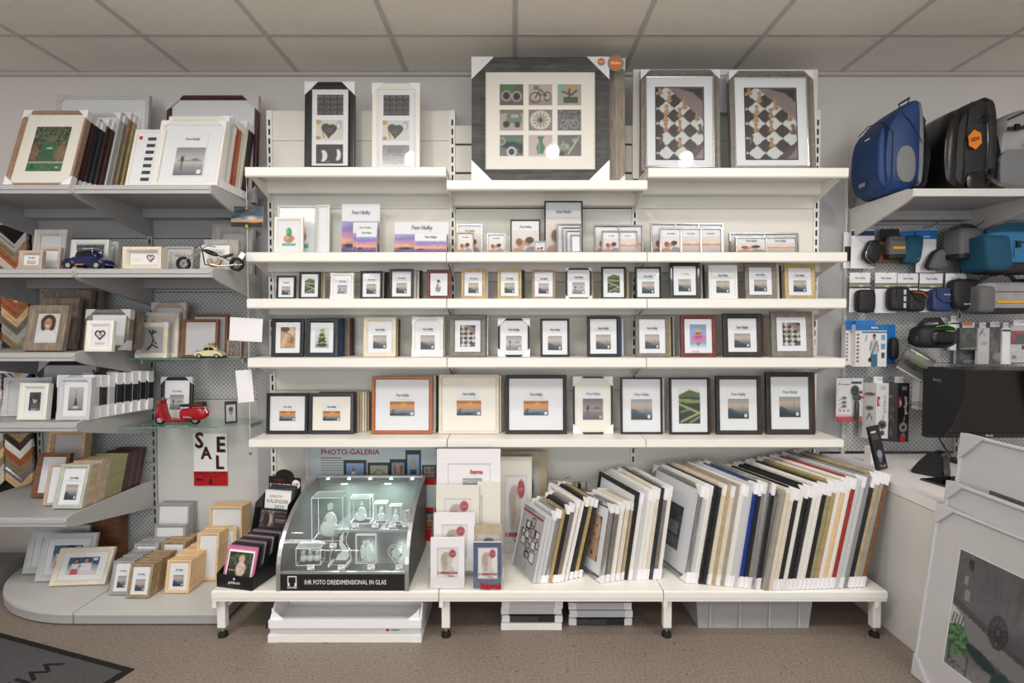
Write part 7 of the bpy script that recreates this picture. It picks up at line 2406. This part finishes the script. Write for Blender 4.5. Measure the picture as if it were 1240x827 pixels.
def card_on(r, w, hh, L, head='card', band=None, pr_=None, sig=True, bg='card', th=.0012, y=0.0):
    MB().box(-w / 2, w / 2, y, y + th, 0, hh).box(-w * .12, w * .12, y - .0002, y, hh * .955, hh * .975).build('backing_card', bg, r)
    if band:
        MB().box(-w / 2, w / 2, y - .0006, y - .0001, hh * band[0], hh * band[1]).build('colour_band', band[2], r)
    if pr_:
        link('print', pr(pr_[0]), r, (0, y - .0012, hh * pr_[1]), scale=(w, 1, hh * (pr_[2] - pr_[1])))
    if sig:
        text('lettering', SIG, r, 0, y - .0012, hh * .86, w * .5, shear=.35, res=1, space=.92, bold=.004, zs=1.5)
    MB().tube([(0, L, hh * .965 + .01), (0, y - .012, hh * .965 + .002), (0, y - .022, hh * .965 + .01)], .0016, 5).build('peg_hook', 'chrome', r)


GU = 'pouches and bags hanging on the perforated wall'
# top hung row ----------------------------------------------------
# two blue-white hama blister cards left
r, w, hh = hung('cable_pack', 1022, 281, 1031, 325, 2.93, 'white and blue accessory card partly behind the first pouch, far left', 'accessory pack', GU)
card_on(r, w, hh, .04, sig=False); MB().box(-w * .4, w * .4, -.006, -.0012, hh * .2, hh * .6).build('blister', 'darkgrey', r)
r, w, hh = hung('camera_pouch', 1031, 278, 1058, 325, 2.90, 'black hard pouch with silver rim tilted on a white and blue card', 'pouch', GU)
card_on(r, w, hh, .07, sig=False, band=(.84, .97, 'blue_card'))
pq = MB().soft(0, 0, 0, .046, .028, .060, 4, 20, 12).build('pouch_body', 'blackfab', r, (w * .25, -.032, hh * .40), (0, .55, .3), smooth=True)
MB().tube([(.0462 * c_, -.012, .0602 * s2_) for c_, s2_ in [(math.copysign(abs(math.cos(t)) ** .5, math.cos(t)), math.copysign(abs(math.sin(t)) ** .5, math.sin(t))) for t in [i * math.pi / 12 for i in range(25)]]], .0016, 5).build('zip_line', 'silver', pq)
MB().tube([(.02, 0, -.05), (.03, -.01, -.068), (.045, 0, -.06), (.05, 0, -.045)], .005, 6).build('brown_cord_knot', 'brownwood', pq)
r, w, hh = hung('camera_pouch', 1066, 277, 1088, 318, 2.91, 'small grey camera pouch with yellow zip strip on a brown and black card', 'pouch', GU)
card_on(r, w, hh, .055, sig=False, bg='brownwood', band=(.62, .99, 'black'))
MB().soft(w * .1, -.03, hh * .42, .047, .026, .062, 5, 24, 14).build('pouch_body', 'greyfab', r, smooth=True)
MB().soft(w * .1, -.03, hh * .42 - .048, .0475, .0265, .014, 5, 20, 8).build('pouch_base', 'blackfab', r, smooth=True)
MB().box(w * .1 - .030, w * .1 + .034, -.0585, -.055, hh * .36, hh * .36 + .013).build('yellow_strip', 'yellow', r)
MB().tube([(w * .1 - .035, -.0565, hh * .62), (w * .1 + .035, -.0565, hh * .62)], .0013, 5).build('zip_line', 'darkgrey', r)
r, w, hh = hung('camera_pouch', 1088, 287, 1109, 320, 2.91, 'petrol blue camera pouch beside the grey one with the yellow strip', 'pouch', GU)
MB().box(-.035, .045, .004, .006, hh * .8, hh * 1.22).build('backing_card', 'brandblue', r)
MB().tube([(0, .055, hh * 1.18), (0, -.012, hh * 1.17), (0, -.02, hh * 1.2)], .0016, 5).build('peg_hook', 'chrome', r)
MB().soft(0, -.028, hh * .5, w * .5, .028, hh * .52, 4.5, 24, 14, warp=lambda p: (p.x + p.z * .12, p.y, p.z)).build('pouch_body', 'tealfab', r, smooth=True)
MB().box(.016, .022, -.058, -.055, hh * .14, hh * .14 + .006).build('logo_tab', 'silver', r)
r, w, hh = hung('camera_pouch', 1110, 278, 1133, 330, 2.90, 'grey melange hard pouch tilted on a blue and white card', 'pouch', GU)
card_on(r, w, hh, .07, sig=False, band=(.78, .99, 'brandblue'))
text('lettering', 'hama', r, 0, -.002, hh * .84, w * .3, 'signwhite', bold=.02)
pq = MB().soft(0, 0, 0, .062, .03, .055, 3.6, 26, 14, warp=lambda p: (p.x + p.z * .55, p.y, p.z)).build('pouch_body', 'greyfab', r, (w * .45, -.036, hh * .28), (0, 0, .25), smooth=True)
MB().soft(0, .012, .002, .066, .02, .058, 3.6, 26, 14, warp=lambda p: (p.x + p.z * .55, p.y, p.z)).build('pouch_back', 'blackfab', pq, smooth=True)
r, w, hh = hung('camera_bag', 1140, 279, 1178, 315, 2.86, 'dark grey melange camera bag with black base in the upper bag row', 'bag', GU)
MB().soft(0, -.04, hh * .5, w * .5, .055, hh * .5, 7, 28, 14).build('bag_body', 'greyfab', r, (0, 0, 0), (0, 0, .18), smooth=True)
MB().soft(0, -.04, hh * .08, w * .505, .056, hh * .11, 6, 24, 8).build('bag_base', 'blackfab', r, (0, 0, 0), (0, 0, .18), smooth=True)
MB().tube([(-w * .1, -.095, hh * .64), (w * .1, -.100, hh * .66), (w * .42, -.093, hh * .6)], .0018, 5).box(-w * .21, -w * .20, -.098, -.094, hh * .2, hh * .95).build('zip_line', 'black', r)
MB().box(w * .34, w * .4, -.100, -.097, hh * .16, hh * .22).build('logo_tab', 'silver', r)
strap_pts(r, [(-w * .35, -.03, hh * .97), (-w * .1, -.04, hh * 1.08), (w * .2, -.04, hh * 1.07), (w * .45, -.03, hh * .95)], .03, .006, 'black', 'handle', up=Vector((0, 1, 0)))
MB().box(w * .42, w * .6, .02, .022, -.01 + hh * .15, hh * .95).build('hang_tag', 'tan', r)
MB().tube([(0, .108, hh * 1.02), (0, .01, hh * 1.02), (0, 0, hh * 1.06)], .002, 5).build('peg_hook', 'chrome', r)

# large sky-blue bag (runs out of the picture)
r, w, hh = hung('camera_bag', 1171, 283, 1262, 329, 2.78, 'large sky blue melange sling bag with black base at the right edge', 'bag', GU)
MB().soft(.03, -.02, hh * .52, w * .5, .085, hh * .47, 7, 30, 14).build('bag_body', 'skyfab', r, smooth=True)
MB().soft(-w * .33, -.03, hh * .42, w * .17, .09, hh * .46, 8, 24, 14, warp=lambda p: (p.x - p.z * .12, p.y, p.z)).build('side_panel', 'tealfab', r, smooth=True)
MB().soft(.04, -.03, hh * .06, w * .5, .09, hh * .14, 5, 28, 8).build('bag_base', 'blackfab', r, smooth=True)
MB().tube([(-w * .12, -.105, hh * .72), (w * .1, -.112, hh * .66), (w * .45, -.108, hh * .55)], .003, 6).tube([(-w * .13, -.1, hh * .9), (-w * .13, -.11, hh * .3)], .002, 5).build('zip_line', 'black', r)
MB().box(-.045, -.025, -.116, -.108, hh * .56, hh * .72).build('zip_pull', 'black', r)
strap_pts(r, [(-w * .3, -.03, hh * .95), (-w * .1, -.05, hh * 1.12), (w * .08, -.05, hh * 1.12), (w * .2, -.04, hh * .96)], .05, .01, 'tealfab', 'handle', up=Vector((0, 1, 0)))
MB().tube([(-.05, .188, hh * 1.2), (-.05, .0, hh * 1.14), (-.05, -.03, hh * 1.2)], .0022, 5).build('peg_hook', 'chrome', r)

# second hung row -------------------------------------------------
def pouch_card(x0, x1, y0, y1, label, body, d=2.90):
    r, w, hh = hung('camera_pouch', x0, y0, x1, y1, d, label, 'pouch', GU)
    card_on(r, w, hh, RY - d, pr_=('card_sun', .60, .74))
    body(r, w, hh)
    return r


def b_eva(r, w, hh):
    MB().soft(w * .05, -.034, hh * .27, .047, .03, .062, 4.5, 24, 14).build('pouch_body', 'carbon', r, smooth=True)
    MB().tube([(w * .05 + .047 * math.copysign(abs(math.cos(t)) ** .45, math.cos(t)), -.034, hh * .27 + .062 * math.copysign(abs(math.sin(t)) ** .45, math.sin(t))) for t in [i * math.pi / 12 for i in range(25)]], .002, 5).build('zip_line', 'gloss_black', r)


pouch_card(1029, 1053, 330, 378, 'black oval hard pouch on sunrise card, left of the second bag row', b_eva)


def b_stripe(r, w, hh):
    MB().soft(w * .35, -.036, hh * .34, .056, .032, .066, 4, 24, 14).build('pouch_body', 'blackfab', r, smooth=True)
    for k in range(3):
        MB().box(w * .35 + .008, w * .35 + .02, -.0695, -.066, hh * .34 - .05 + k * .036, hh * .34 - .024 + k * .036).build('grey_patch', 'ltgrey', r)
    MB().tube([(w * .35 - .03, -.066, hh * .34 + .055), (w * .35 - .034, -.068, hh * .34), (w * .35 - .03, -.066, hh * .34 - .055)], .002, 5).build('zip_line', 'gloss_black', r)


pouch_card(1060, 1085, 330, 379, 'black pouch with three light grey patches on sunrise card', b_stripe)


def b_orange(r, w, hh):
    MB().soft(w * .1, -.034, hh * .25, .046, .03, .058, 5, 24, 14).build('pouch_body', 'blackfab', r, smooth=True)
    MB().prism([(-.046, .03), (.048, .03), (.05, .0), (.02, -.03), (-.01, -.02), (-.046, .028)], -.069, -.064, 'y', X=Matrix.Translation((w * .1, 0, hh * .25 + .02))).build('pouch_flap', 'blackgloss', r)
    MB().tube([(w * .1 - .03, -.07, hh * .25 + .048), (w * .1 + .02, -.071, hh * .25 + .040), (w * .1 + .046, -.07, hh * .25 + .018)], .002, 5).build('orange_piping', 'orange', r)


pouch_card(1087, 1111, 331, 376, 'black belt pouch with slanted flap and orange piping', b_orange)


def b_navy(r, w, hh):
    MB().soft(w * .2, -.034, hh * .30, .060, .03, .062, 5, 24, 14).build('pouch_body', 'navyfab', r, smooth=True)
    fl = MB().prism([(-.05, .055), (.06, .055), (.062, .0), (.03, -.022), (-.02, -.018), (-.05, .01)], -.072, -.064, 'y', X=Matrix.Translation((w * .2, 0, hh * .34))).build('pouch_flap', 'navyfab', r)
    text('lettering', SIG, fl, w * .2 + .008, -.0735, hh * .34 + .02, .045, 'signwhite', shear=.35, res=1, bold=.01, zs=1.5)


pouch_card(1114, 1141, 331, 378, 'navy blue flap pouch with white signature print', b_navy, d=2.89)
r, w, hh = hung('camera_pouch', 1142, 331, 1172, 374, 2.87, 'tall black holster pouch with white signature between navy and grey bags', 'pouch', GU)
card_on(r, w * .8, hh, RY - 2.87)
MB().soft(.005, -.045, hh * .40, w * .52, .038, hh * .42, 4.5, 24, 14, warp=lambda p: (p.x * (1.05 + p.z * .8), p.y, p.z)).build('pouch_body', 'blackfab', r, smooth=True)
text('lettering', SIG, r, .0, -.085, hh * .12, .05, 'signwhite', shear=.35, res=1, bold=.01, zs=1.5)
r, w, hh = hung('camera_bag', 1167, 342, 1231, 379, 2.83, 'light grey melange sling bag with yellow zip and black strap', 'bag', GU)
MB().soft(.02, -.03, hh * .5, w * .47, .065, hh * .48, 7, 30, 14).build('bag_body', 'lgreyfab', r, smooth=True)
MB().soft(-w * .35, -.035, hh * .42, w * .15, .07, hh * .44, 6, 24, 12).build('side_panel', 'greyfab', r, smooth=True)
MB().soft(.02, -.03, hh * .07, w * .47, .067, hh * .11, 5, 26, 8).build('bag_base', 'blackfab', r, smooth=True)
MB().box(-w * .18, w * .34, -.0995, -.095, hh * .30, hh * .38).build('yellow_zip', 'yellow', r)
MB().tube([(-w * .2, -.097, hh * .66), (w * .4, -.097, hh * .66)], .0016, 5).box(w * .3, w * .33, -.102, -.0995, hh * .31, hh * .37).build('zip_line', 'darkgrey', r)
MB().box(-w * .5, -w * .36, -.01, -.008, hh * .28, hh * 1.0).build('hang_tag', 'brownwood', r)
strap_pts(r, [(-w * .4, -.03, hh * .9), (-w * .2, -.05, hh * 1.2), (.0, -.05, hh * 1.3), (w * .2, -.05, hh * 1.2), (w * .4, -.03, hh * .92)], .022, .005, 'black', 'carry_strap', up=Vector((0, 1, 0)))
MB().tube([(0, .138, hh * 1.2), (0, -.04, hh * 1.2), (0, -.06, hh * 1.25)], .0022, 5).build('peg_hook', 'chrome', r)
r, w, hh = hung('camera_bag', 1226, 338, 1262, 373, 2.84, 'dark blue-grey bag with black base cut by the right picture edge', 'bag', GU)
MB().soft(0, -.03, hh * .5, w * .5, .06, hh * .5, 6, 26, 12).build('bag_body', 'navyfab', r, smooth=True)
MB().soft(0, -.03, hh * .12, w * .51, .062, hh * .16, 5, 24, 8).build('bag_base', 'blackfab', r, smooth=True)
MB().tube([(0, .128, hh * 1.05), (0, -.02, hh * 1.02), (0, -.03, hh * 1.06)], .002, 5).build('peg_hook', 'chrome', r)

# third row -------------------------------------------------------
for i, (x0, x1) in enumerate(((1024, 1038), (1036, 1073))):
    r, w, hh = hung('strap_box', x0, 393, x1 if i else 1050, 442 + i * 2, 2.87 - .035 * i, 'white and blue carton showing a man with a camera strap, %s' % ('front one' if i else 'one behind at its left'), 'box', GU)
    MB().box(-w / 2, w / 2, 0, .033, 0, hh).build('carton', 'card', r)
    MB().box(-w * .45, w * .2, .014, .016, hh, hh * 1.10).build('hang_flap', 'brandblue', r)
    link('print', pr('strapman'), r, (w * .10, -.0012, 0), scale=(w * .80, 1, hh))
    link('print', pr('boxside'), r, (-w * .40, -.0012, 0), scale=(w * .2, 1, hh))
    if i:
        text('lettering', 'hama', r, w * .1, -.0025, hh * .93, w * .2, 'signwhite', bold=.02)
    MB().tube([(0, RY - r.location.y, hh * 1.07), (0, .0, hh * 1.06)], .002, 5).build('peg_hook', 'chrome', r)
r, w, hh = hung('camera_pouch', 1074, 393, 1083, 441, 2.93, 'black round pouch on blue card behind the strap cartons', 'pouch', GU)
card_on(r, w * 1.1, hh, .04, sig=False, bg='brandblue')
MB().soft(.0, -.024, hh * .4, w * .5, .02, hh * .28, 3, 18, 12).build('pouch_body', 'blackfab', r, smooth=True)
r, w, hh = hung('camera_bag', 1098, 391, 1147, 421, 2.84, 'black hip bag with green lettering and top handle', 'bag', GU, roll=-.02)
MB().soft(0, -.04, hh * .46, w * .48, .06, hh * .46, 3.4, 28, 14).build('bag_body', 'blackfab', r, smooth=True)
MB().soft(.01, -.085, hh * .42, w * .30, .028, hh * .32, 3.2, 22, 12).build('front_pocket', 'blackgloss', r, smooth=True)
text('lettering', 'lowepro', r, w * .18, -.108, hh * .68, w * .22, 'green_print', bold=.02)
MB().tube([(-w * .12, -.095, hh * .86), (w * .1, -.098, hh * .9), (w * .28, -.09, hh * .84)], .0025, 5).build('green_piping', 'green_print', r)
strap_pts(r, [(-w * .3, -.03, hh * .85), (-w * .15, -.04, hh * 1.12), (w * .15, -.04, hh * 1.12), (w * .3, -.03, hh * .85)], .026, .006, 'black', 'handle', up=Vector((0, 1, 0)))
for s in (-1, 1):
    MB().soft(s * w * .43, -.04, hh * .35, w * .1, .035, hh * .22, 3, 14, 8).build('side_wing', 'blackfab', r, smooth=True)
MB().tube([(0, .128, hh * 1.08), (0, -.04, hh * 1.06), (0, -.05, hh * 1.1)], .002, 5).build('peg_hook', 'chrome', r)
r, w, hh = hung('product_leaflet', 1084, 427, 1122, 452, 2.80, 'tilted dark leaflet picturing the hip bag hanging under it', 'leaflet', GU, roll=.52)
MB().box(-.085, .085, 0, .004, -.01, .125).build('leaflet_body', 'darkgrey', r)
link('print', pr('lowe'), r, (0, -.001, -.01), scale=(.17, 1, .135))
text('lettering', 'lowepro', r, -.03, -.0022, .11, .07, 'signwhite', bold=.01)
text('lettering', 'BOUND', r, -.02, -.0022, .095, .05, 'green_print', bold=.01)

# packs hanging above the screen
packs = [(1131, 391, 1158, 418, 2.94, 'white flat card pack behind the hip bag', None, 'card'), (1151, 389, 1161, 424, 2.90, 'narrow white box edge right of the hip bag', None, 'card'),
         (1162, 397, 1186, 424, 2.88, 'black and clear blister pack with grey logo foot above the screen', 'pack0', 'black'), (1158, 424, 1184, 441, 2.92, 'white pack with six little lens pictures low above the screen', 'pack2', 'card'),
         (1185, 397, 1197, 441, 2.87, 'white instruction pack with line drawing above the screen', 'pack1', 'card'), (1197, 396, 1215, 441, 2.88, 'clear grey blister pack with cable above the screen', 'pack2', 'ltgrey'),
         (1214, 397, 1224, 441, 2.87, 'tall white box with black top edge above the screen', None, 'card'), (1224, 394, 1246, 439, 2.87, 'white and red boxed accessory with black picture at the right edge', 'pack3', 'card')]
for (x0, y0, x1, y1, d, lab, pk_, m_) in packs:
    r, w, hh = hung('accessory_pack', x0, y0, x1, y1, d, lab, 'accessory pack', GU)
    MB().box(-w / 2, w / 2, 0, .018, 0, hh).build('carton', m_, r)
    MB().box(-w * .3, w * .3, .008, .010, hh, hh + .03).build('hang_flap', 'card', r)
    if pk_:
        link('print', pr(pk_), r, (0, -.001, .0), scale=(w, 1, hh))
        MB().box(-w / 2, w / 2, -.006, -.002, 0, hh).build('blister', BAG, r)
    else:
        MB().box(-w / 2, w / 2, -.0008, -.0002, hh * .9, hh * .95).build('colour_band', 'darkgrey', r)
    MB().tube([(0, RY - d - .001, hh + .018), (0, -.01, hh + .014), (0, -.018, hh + .02)], .0018, 5).build('peg_hook', 'chrome', r)
MB().box(-.02, .02, -.0004, .0, .0, .018).build('price_flag', 'orange', r, (-.29, -.01, hh + .0))

# lower items left of the screen
r, w, hh = hung('tripod_pack', 1013, 458, 1044, 511, 2.86, 'white and red blister pack with small black table tripod', 'accessory pack', GU)
card_on(r, w, hh, RY - 2.86, sig=False, pr_=('tripodcard', 0, 1))
MB().lathe([(.010, .0), (.013, .03), (.012, .09), (.008, .11)], 14, X=Matrix.Translation((w * .20, -.018, .008))).build('tripod_grip', 'gloss_black', r, smooth=True)
MB().lathe([(.012, 0), (.018, .006), (.018, .022), (.012, .03)], 14, X=Matrix.Translation((w * .20, -.018, .122))).box(w * .02, w * .36, -.026, -.010, .16, .168).build('ball_head', 'darkgrey', r, smooth=True)
MB().lathe([(.006, 0), (.006, .02)], 10, axis='x', X=Matrix.Translation((w * .30, -.018, .137))).build('red_knob', 'red', r)
MB().soft(0, -.012, hh * .5, w * .48, .020, hh * .48, 7, 20, 12).build('blister', BAG, r, smooth=True)
for i, (x0, x1, y0, y1, dark) in enumerate(((1048, 1075, 464, 531, False), (1075, 1100, 464, 535, True))):
    r, w, hh = hung('tripod_box', x0, y0, x1, y1, 2.88 - .01 * i, '%s tall box of a flexible camera tripod with red label' % ('black' if dark else 'white'), 'accessory box', GU)
    bg = 'black' if dark else 'card'
    MB().box(-w * .02, w / 2, 0, .05, 0, hh).build('carton', bg, r)
    MB().prism([(-w * .02, 0.0), (-w / 2, .02), (-w / 2, .05), (-w * .02, .05)], 0, hh, 'z').build('carton_flank', 'darkgrey' if dark else 'greycard', r)
    link('print', pr('gorifront_d' if dark else 'gorifront'), r, (w * .24, -.001, 0), scale=(w * .5, 1, hh))
    ang = math.atan2(.02, -w * .48)
    link('print', pr('goriside_d' if dark else 'goriside'), r, (-w * .262, .0085, 0), rot=(0, 0, -math.atan2(.02, w * .48)), scale=(w * .48, 1, hh))
    text('lettering', 'JOBY', r, w * .1, -.002, hh * .665, .03, 'signwhite', rot=(0, -math.pi / 2, 0), bold=.02)
    text('lettering', 'gorillapod', r, w * .32, -.002, hh * .62, .095, 'signwhite' if dark else 'midgrey', rot=(0, math.pi / 2 if False else -math.pi / 2, 0))
    MB().box(-w * .05, w * .35, .02, .022, hh, hh + .035).build('hang_flap', 'card', r)
    MB().tube([(w * .15, RY - r.location.y, hh + .022), (w * .15, -.006, hh + .018), (w * .15, -.014, hh + .024)], .0018, 5).build('peg_hook', 'chrome', r)
    if dark:
        MB().lathe([(.014, 0), (.014, -.001)], 18, axis='y', X=Matrix.Translation((w * .2, -.0015, .02))).build('red_dot', 'red', r)
r = empty('thin_box', (at(1070, 540, 2.60).x, 2.60, DZ + .0006), 'tall narrow black accessory box leaning at the desk corner', 'accessory box', rot=(-.12, -.16, .2))
hb = Z(516, 2.60) - DZ
MB().box(-.030, .030, 0, .015, .006, hb).build('carton', 'black', r)
link('print', pr('hippo'), r, (0, -.001, .006), scale=(.06, 1, hb - .006))
r = empty('box_back', (at(1060, 540, 2.72).x, 2.72, DZ + .0006), 'small white carton standing behind the narrow black box', 'box')
MB().box(-.022, .022, 0, .05, 0, .085).build('carton', 'card', r)
MB().box(-.022, .022, -.0006, 0, .06, .07).build('colour_band', 'greycard', r)
r, w, hh = hung('accessory_pack', 1113, 458, 1126, 496, 2.80, 'pale box beside the left edge of the screen', 'accessory pack', GU, roll=.03)
MB().box(-w / 2, w / 2, 0, .05, 0, hh).box(-w * .3, w * .3, .02, .022, hh, hh + .02).build('carton', 'greycard', r)
MB().box(-w / 2, w / 2, -.0006, 0, hh * .86, hh * .9).build('colour_band', 'blue_card', r)
MB().tube([(0, RY - 2.80, hh + .012), (0, -.01, hh + .01)], .0018, 5).build('peg_hook', 'chrome', r)
for i, (px, py, d) in enumerate(((1138, 268, 2.80), (1192, 268, 2.80), (1123, 489, 2.72))):
    p = at(px, py, d)
    r = empty('price_hook', (p.x, p.y, p.z), 'long chrome pegboard hook %s' % ['above the dark grey bag', 'above the sky blue bag', 'with white price tag left of the screen'][i], 'hook', 'long pegboard hooks')
    MB().tube([(0, RY - d - .001, -.03), (0, .03, -.012), (0, 0, .004)], .002, 6).tube([(.01, RY - d - .001, -.02), (.01, .03, .0), (.01, 0, .012)], .0015, 6).build('hook_wire', 'chrome', r)
    if i == 2:
        MB().box(-.024, .024, -.002, 0, -.008, .014).build('price_tag', 'signwhite', r)

# screen with hood
MX, MY = 2.105, 2.66
mz0, mz1 = Z(531, MY - .02), Z(447, MY - .02)
mn = empty('monitor', (MX + .33, MY, DZ), 'large black monitor with black shading hood on the counter desk', 'monitor')
q0, q1 = mz0 - DZ, mz1 - DZ
mb = MB().box(-.33, .34, 0, .04, q0, q0 + .022).box(-.33, .34, 0, .04, q1 - .012, q1).box(-.33, -.32, 0, .04, q0 + .022, q1 - .012).box(.33, .34, 0, .04, q0 + .022, q1 - .012)
mb.build('bezel', 'black', mn)
MB().box(-.32, .33, .006, .038, q0 + .022, q1 - .012).build('screen', 'gloss_black', mn)
text('lettering', 'BenQ', mn, -.02, -.001, q0 + .011, .035, 'greycard', bold=.02)
MB().box(-.1, .1, .04, .07, q0 + .05, q1 - .05).build('rear_housing', 'black', mn)
MB().box(-.03, .03, .07, .10, .012, (q0 + q1) / 2).box(-.13, .13, -.06, .16, 0, .012).build('stand', 'black', mn)
hp_ = [(0.0, q0 + .02), (0.0, q1 + .006), (-.225, q1 + .006), (-.225, q1 - .06), (-.205, q0 + .2), (-.16, q0 + .09), (-.1, q0 + .02)]
hl = MB().prism(hp_, -.338, -.332, 'x').build('hood_side', 'black', mn)
MB().box(-.338, .345, -.225, 0, q1 + .0065, q1 + .012).build('hood_top', 'black', mn)
MB().prism(hp_, .341, .347, 'x').build('hood_side', 'black', mn)
text('lettering', 'BenQ', hl, -.3385, -.06, q1 - .05, .05, 'midgrey', rot=(0, 0, -math.pi / 2), bold=.01)

# small black charging wedge and cables, tablet edge
r = empty('card_reader', (at(1133, 562, 2.50).x, 2.52, DZ + .0006), 'small black wedge-shaped device on the desk below the screen', 'device', rot=(0, 0, .55))
MB().prism([(-.06, 0), (.07, 0), (.075, .012), (.045, .06), (.01, .105), (-.015, .115), (-.045, .112), (-.055, .09)], -.035, .035, 'x').build('housing', 'black', r)
MB().prism([(-.061, .02), (-.047, .116), (-.012, .119), (.012, .108), (.01, .101), (-.015, .111), (-.042, .108), (-.053, .02)], -.036, .036, 'x').build('top_shell', 'gloss_black', r)
cb = MB().tube([(2.13, 2.62, DZ + .006), (2.2, 2.7, DZ + .006), (2.28, 2.72, DZ + .03), (2.26, 2.78, DZ + .12), (2.3, 2.8, DZ + .2)], .004, 6).build('cable', 'black')
tag(cb, 'black cable curling from the desk up behind the screen', 'cable')
r = empty('tablet', (at(1155, 590, 2.34).x, 2.36, DZ + .0006), 'thin dark tablet lying on the desk by the big boxed frames', 'tablet', rot=(0, 0, .2))
MB().box(-.06, .14, -.05, .09, 0, .008).build('slab', 'darkgrey', r)
MB().box(-.057, .137, -.047, .087, .0081, .0088).build('glass_face', 'gloss_black', r)

# big boxed pictures standing in front of the desk corner, facing left, leaning to the right
def lay_bigroom(root, put, sig, iw, ih, mw, y):
    put('interior_big', .115, .17, .86, .82)
    mb = MB(); ring_mesh(mb, .745 * iw + .008, .65 * ih + .008, .004, .002)
    mb.build('window_bevel', 'paper', root, (-.0125 * iw, y - .0016, mw + .17 * ih - .004))


def lay_bigdark(root, put, sig, iw, ih, mw, y):
    put('interior_big', .2, .14, .8, .82)


for (bx, by, tx, zt, w, ang, lab, lay, cs) in (
        (1.612, 2.095, 1.703, .690, .95, -88, 'front big boxed pale frame with plant trolley room picture', lay_bigroom, .085),
        (1.650, 2.100, 1.739, .785, .70, -92, 'middle big boxed pale frame with grey corner cap', 'none', .085),
        (1.690, 2.105, 1.795, .975, .70, -92, 'rear big boxed pale frame, tallest beside the desk', lay_bigdark, .11)):
    yaw = math.radians(ang)
    lean = math.atan2(tx - bx, zt)
    xh = Vector((math.cos(yaw), math.sin(yaw), 0))
    make_frame('boxed_picture', lab, 'picture frame', w, zt / math.cos(lean), .028, .012, 'ltgrey', Vector((bx, by, 0)) + xh * (w / 2), lean, yaw, 'big boxed frames at the front right',
               layout=lay, corners='abcd', cm='greycard', csize=cs, paper='greycard')

# thin white cable hanging from the ceiling right of the chess pictures
cb = empty('ceiling_cable', (at(993, 150, 2.93).x, 3.06, 0), 'thin pale cable running down the wall right of the chess pictures', 'cable')
MB().tube([(0, .03, CEIL - .03), (.004, .03, 2.6), (-.002, .03, 2.35), (0, .03, 2.28)], .004, 6).build('cord', 'tbar', cb)
# dark plastic piece beside the tray under the left base shelf
pb_ = on(316, 747, .09)
r = empty('plastic_holder', (pb_.x + .03, pb_.y + .06, 0), 'dark grey plastic box on the floor left of the white packages', 'box')
MB().box(-.04, .018, 0, .14, .0005, .11).box(-.045, .02, -.005, .145, .111, .135).build('box_body', 'darkgrey', r)
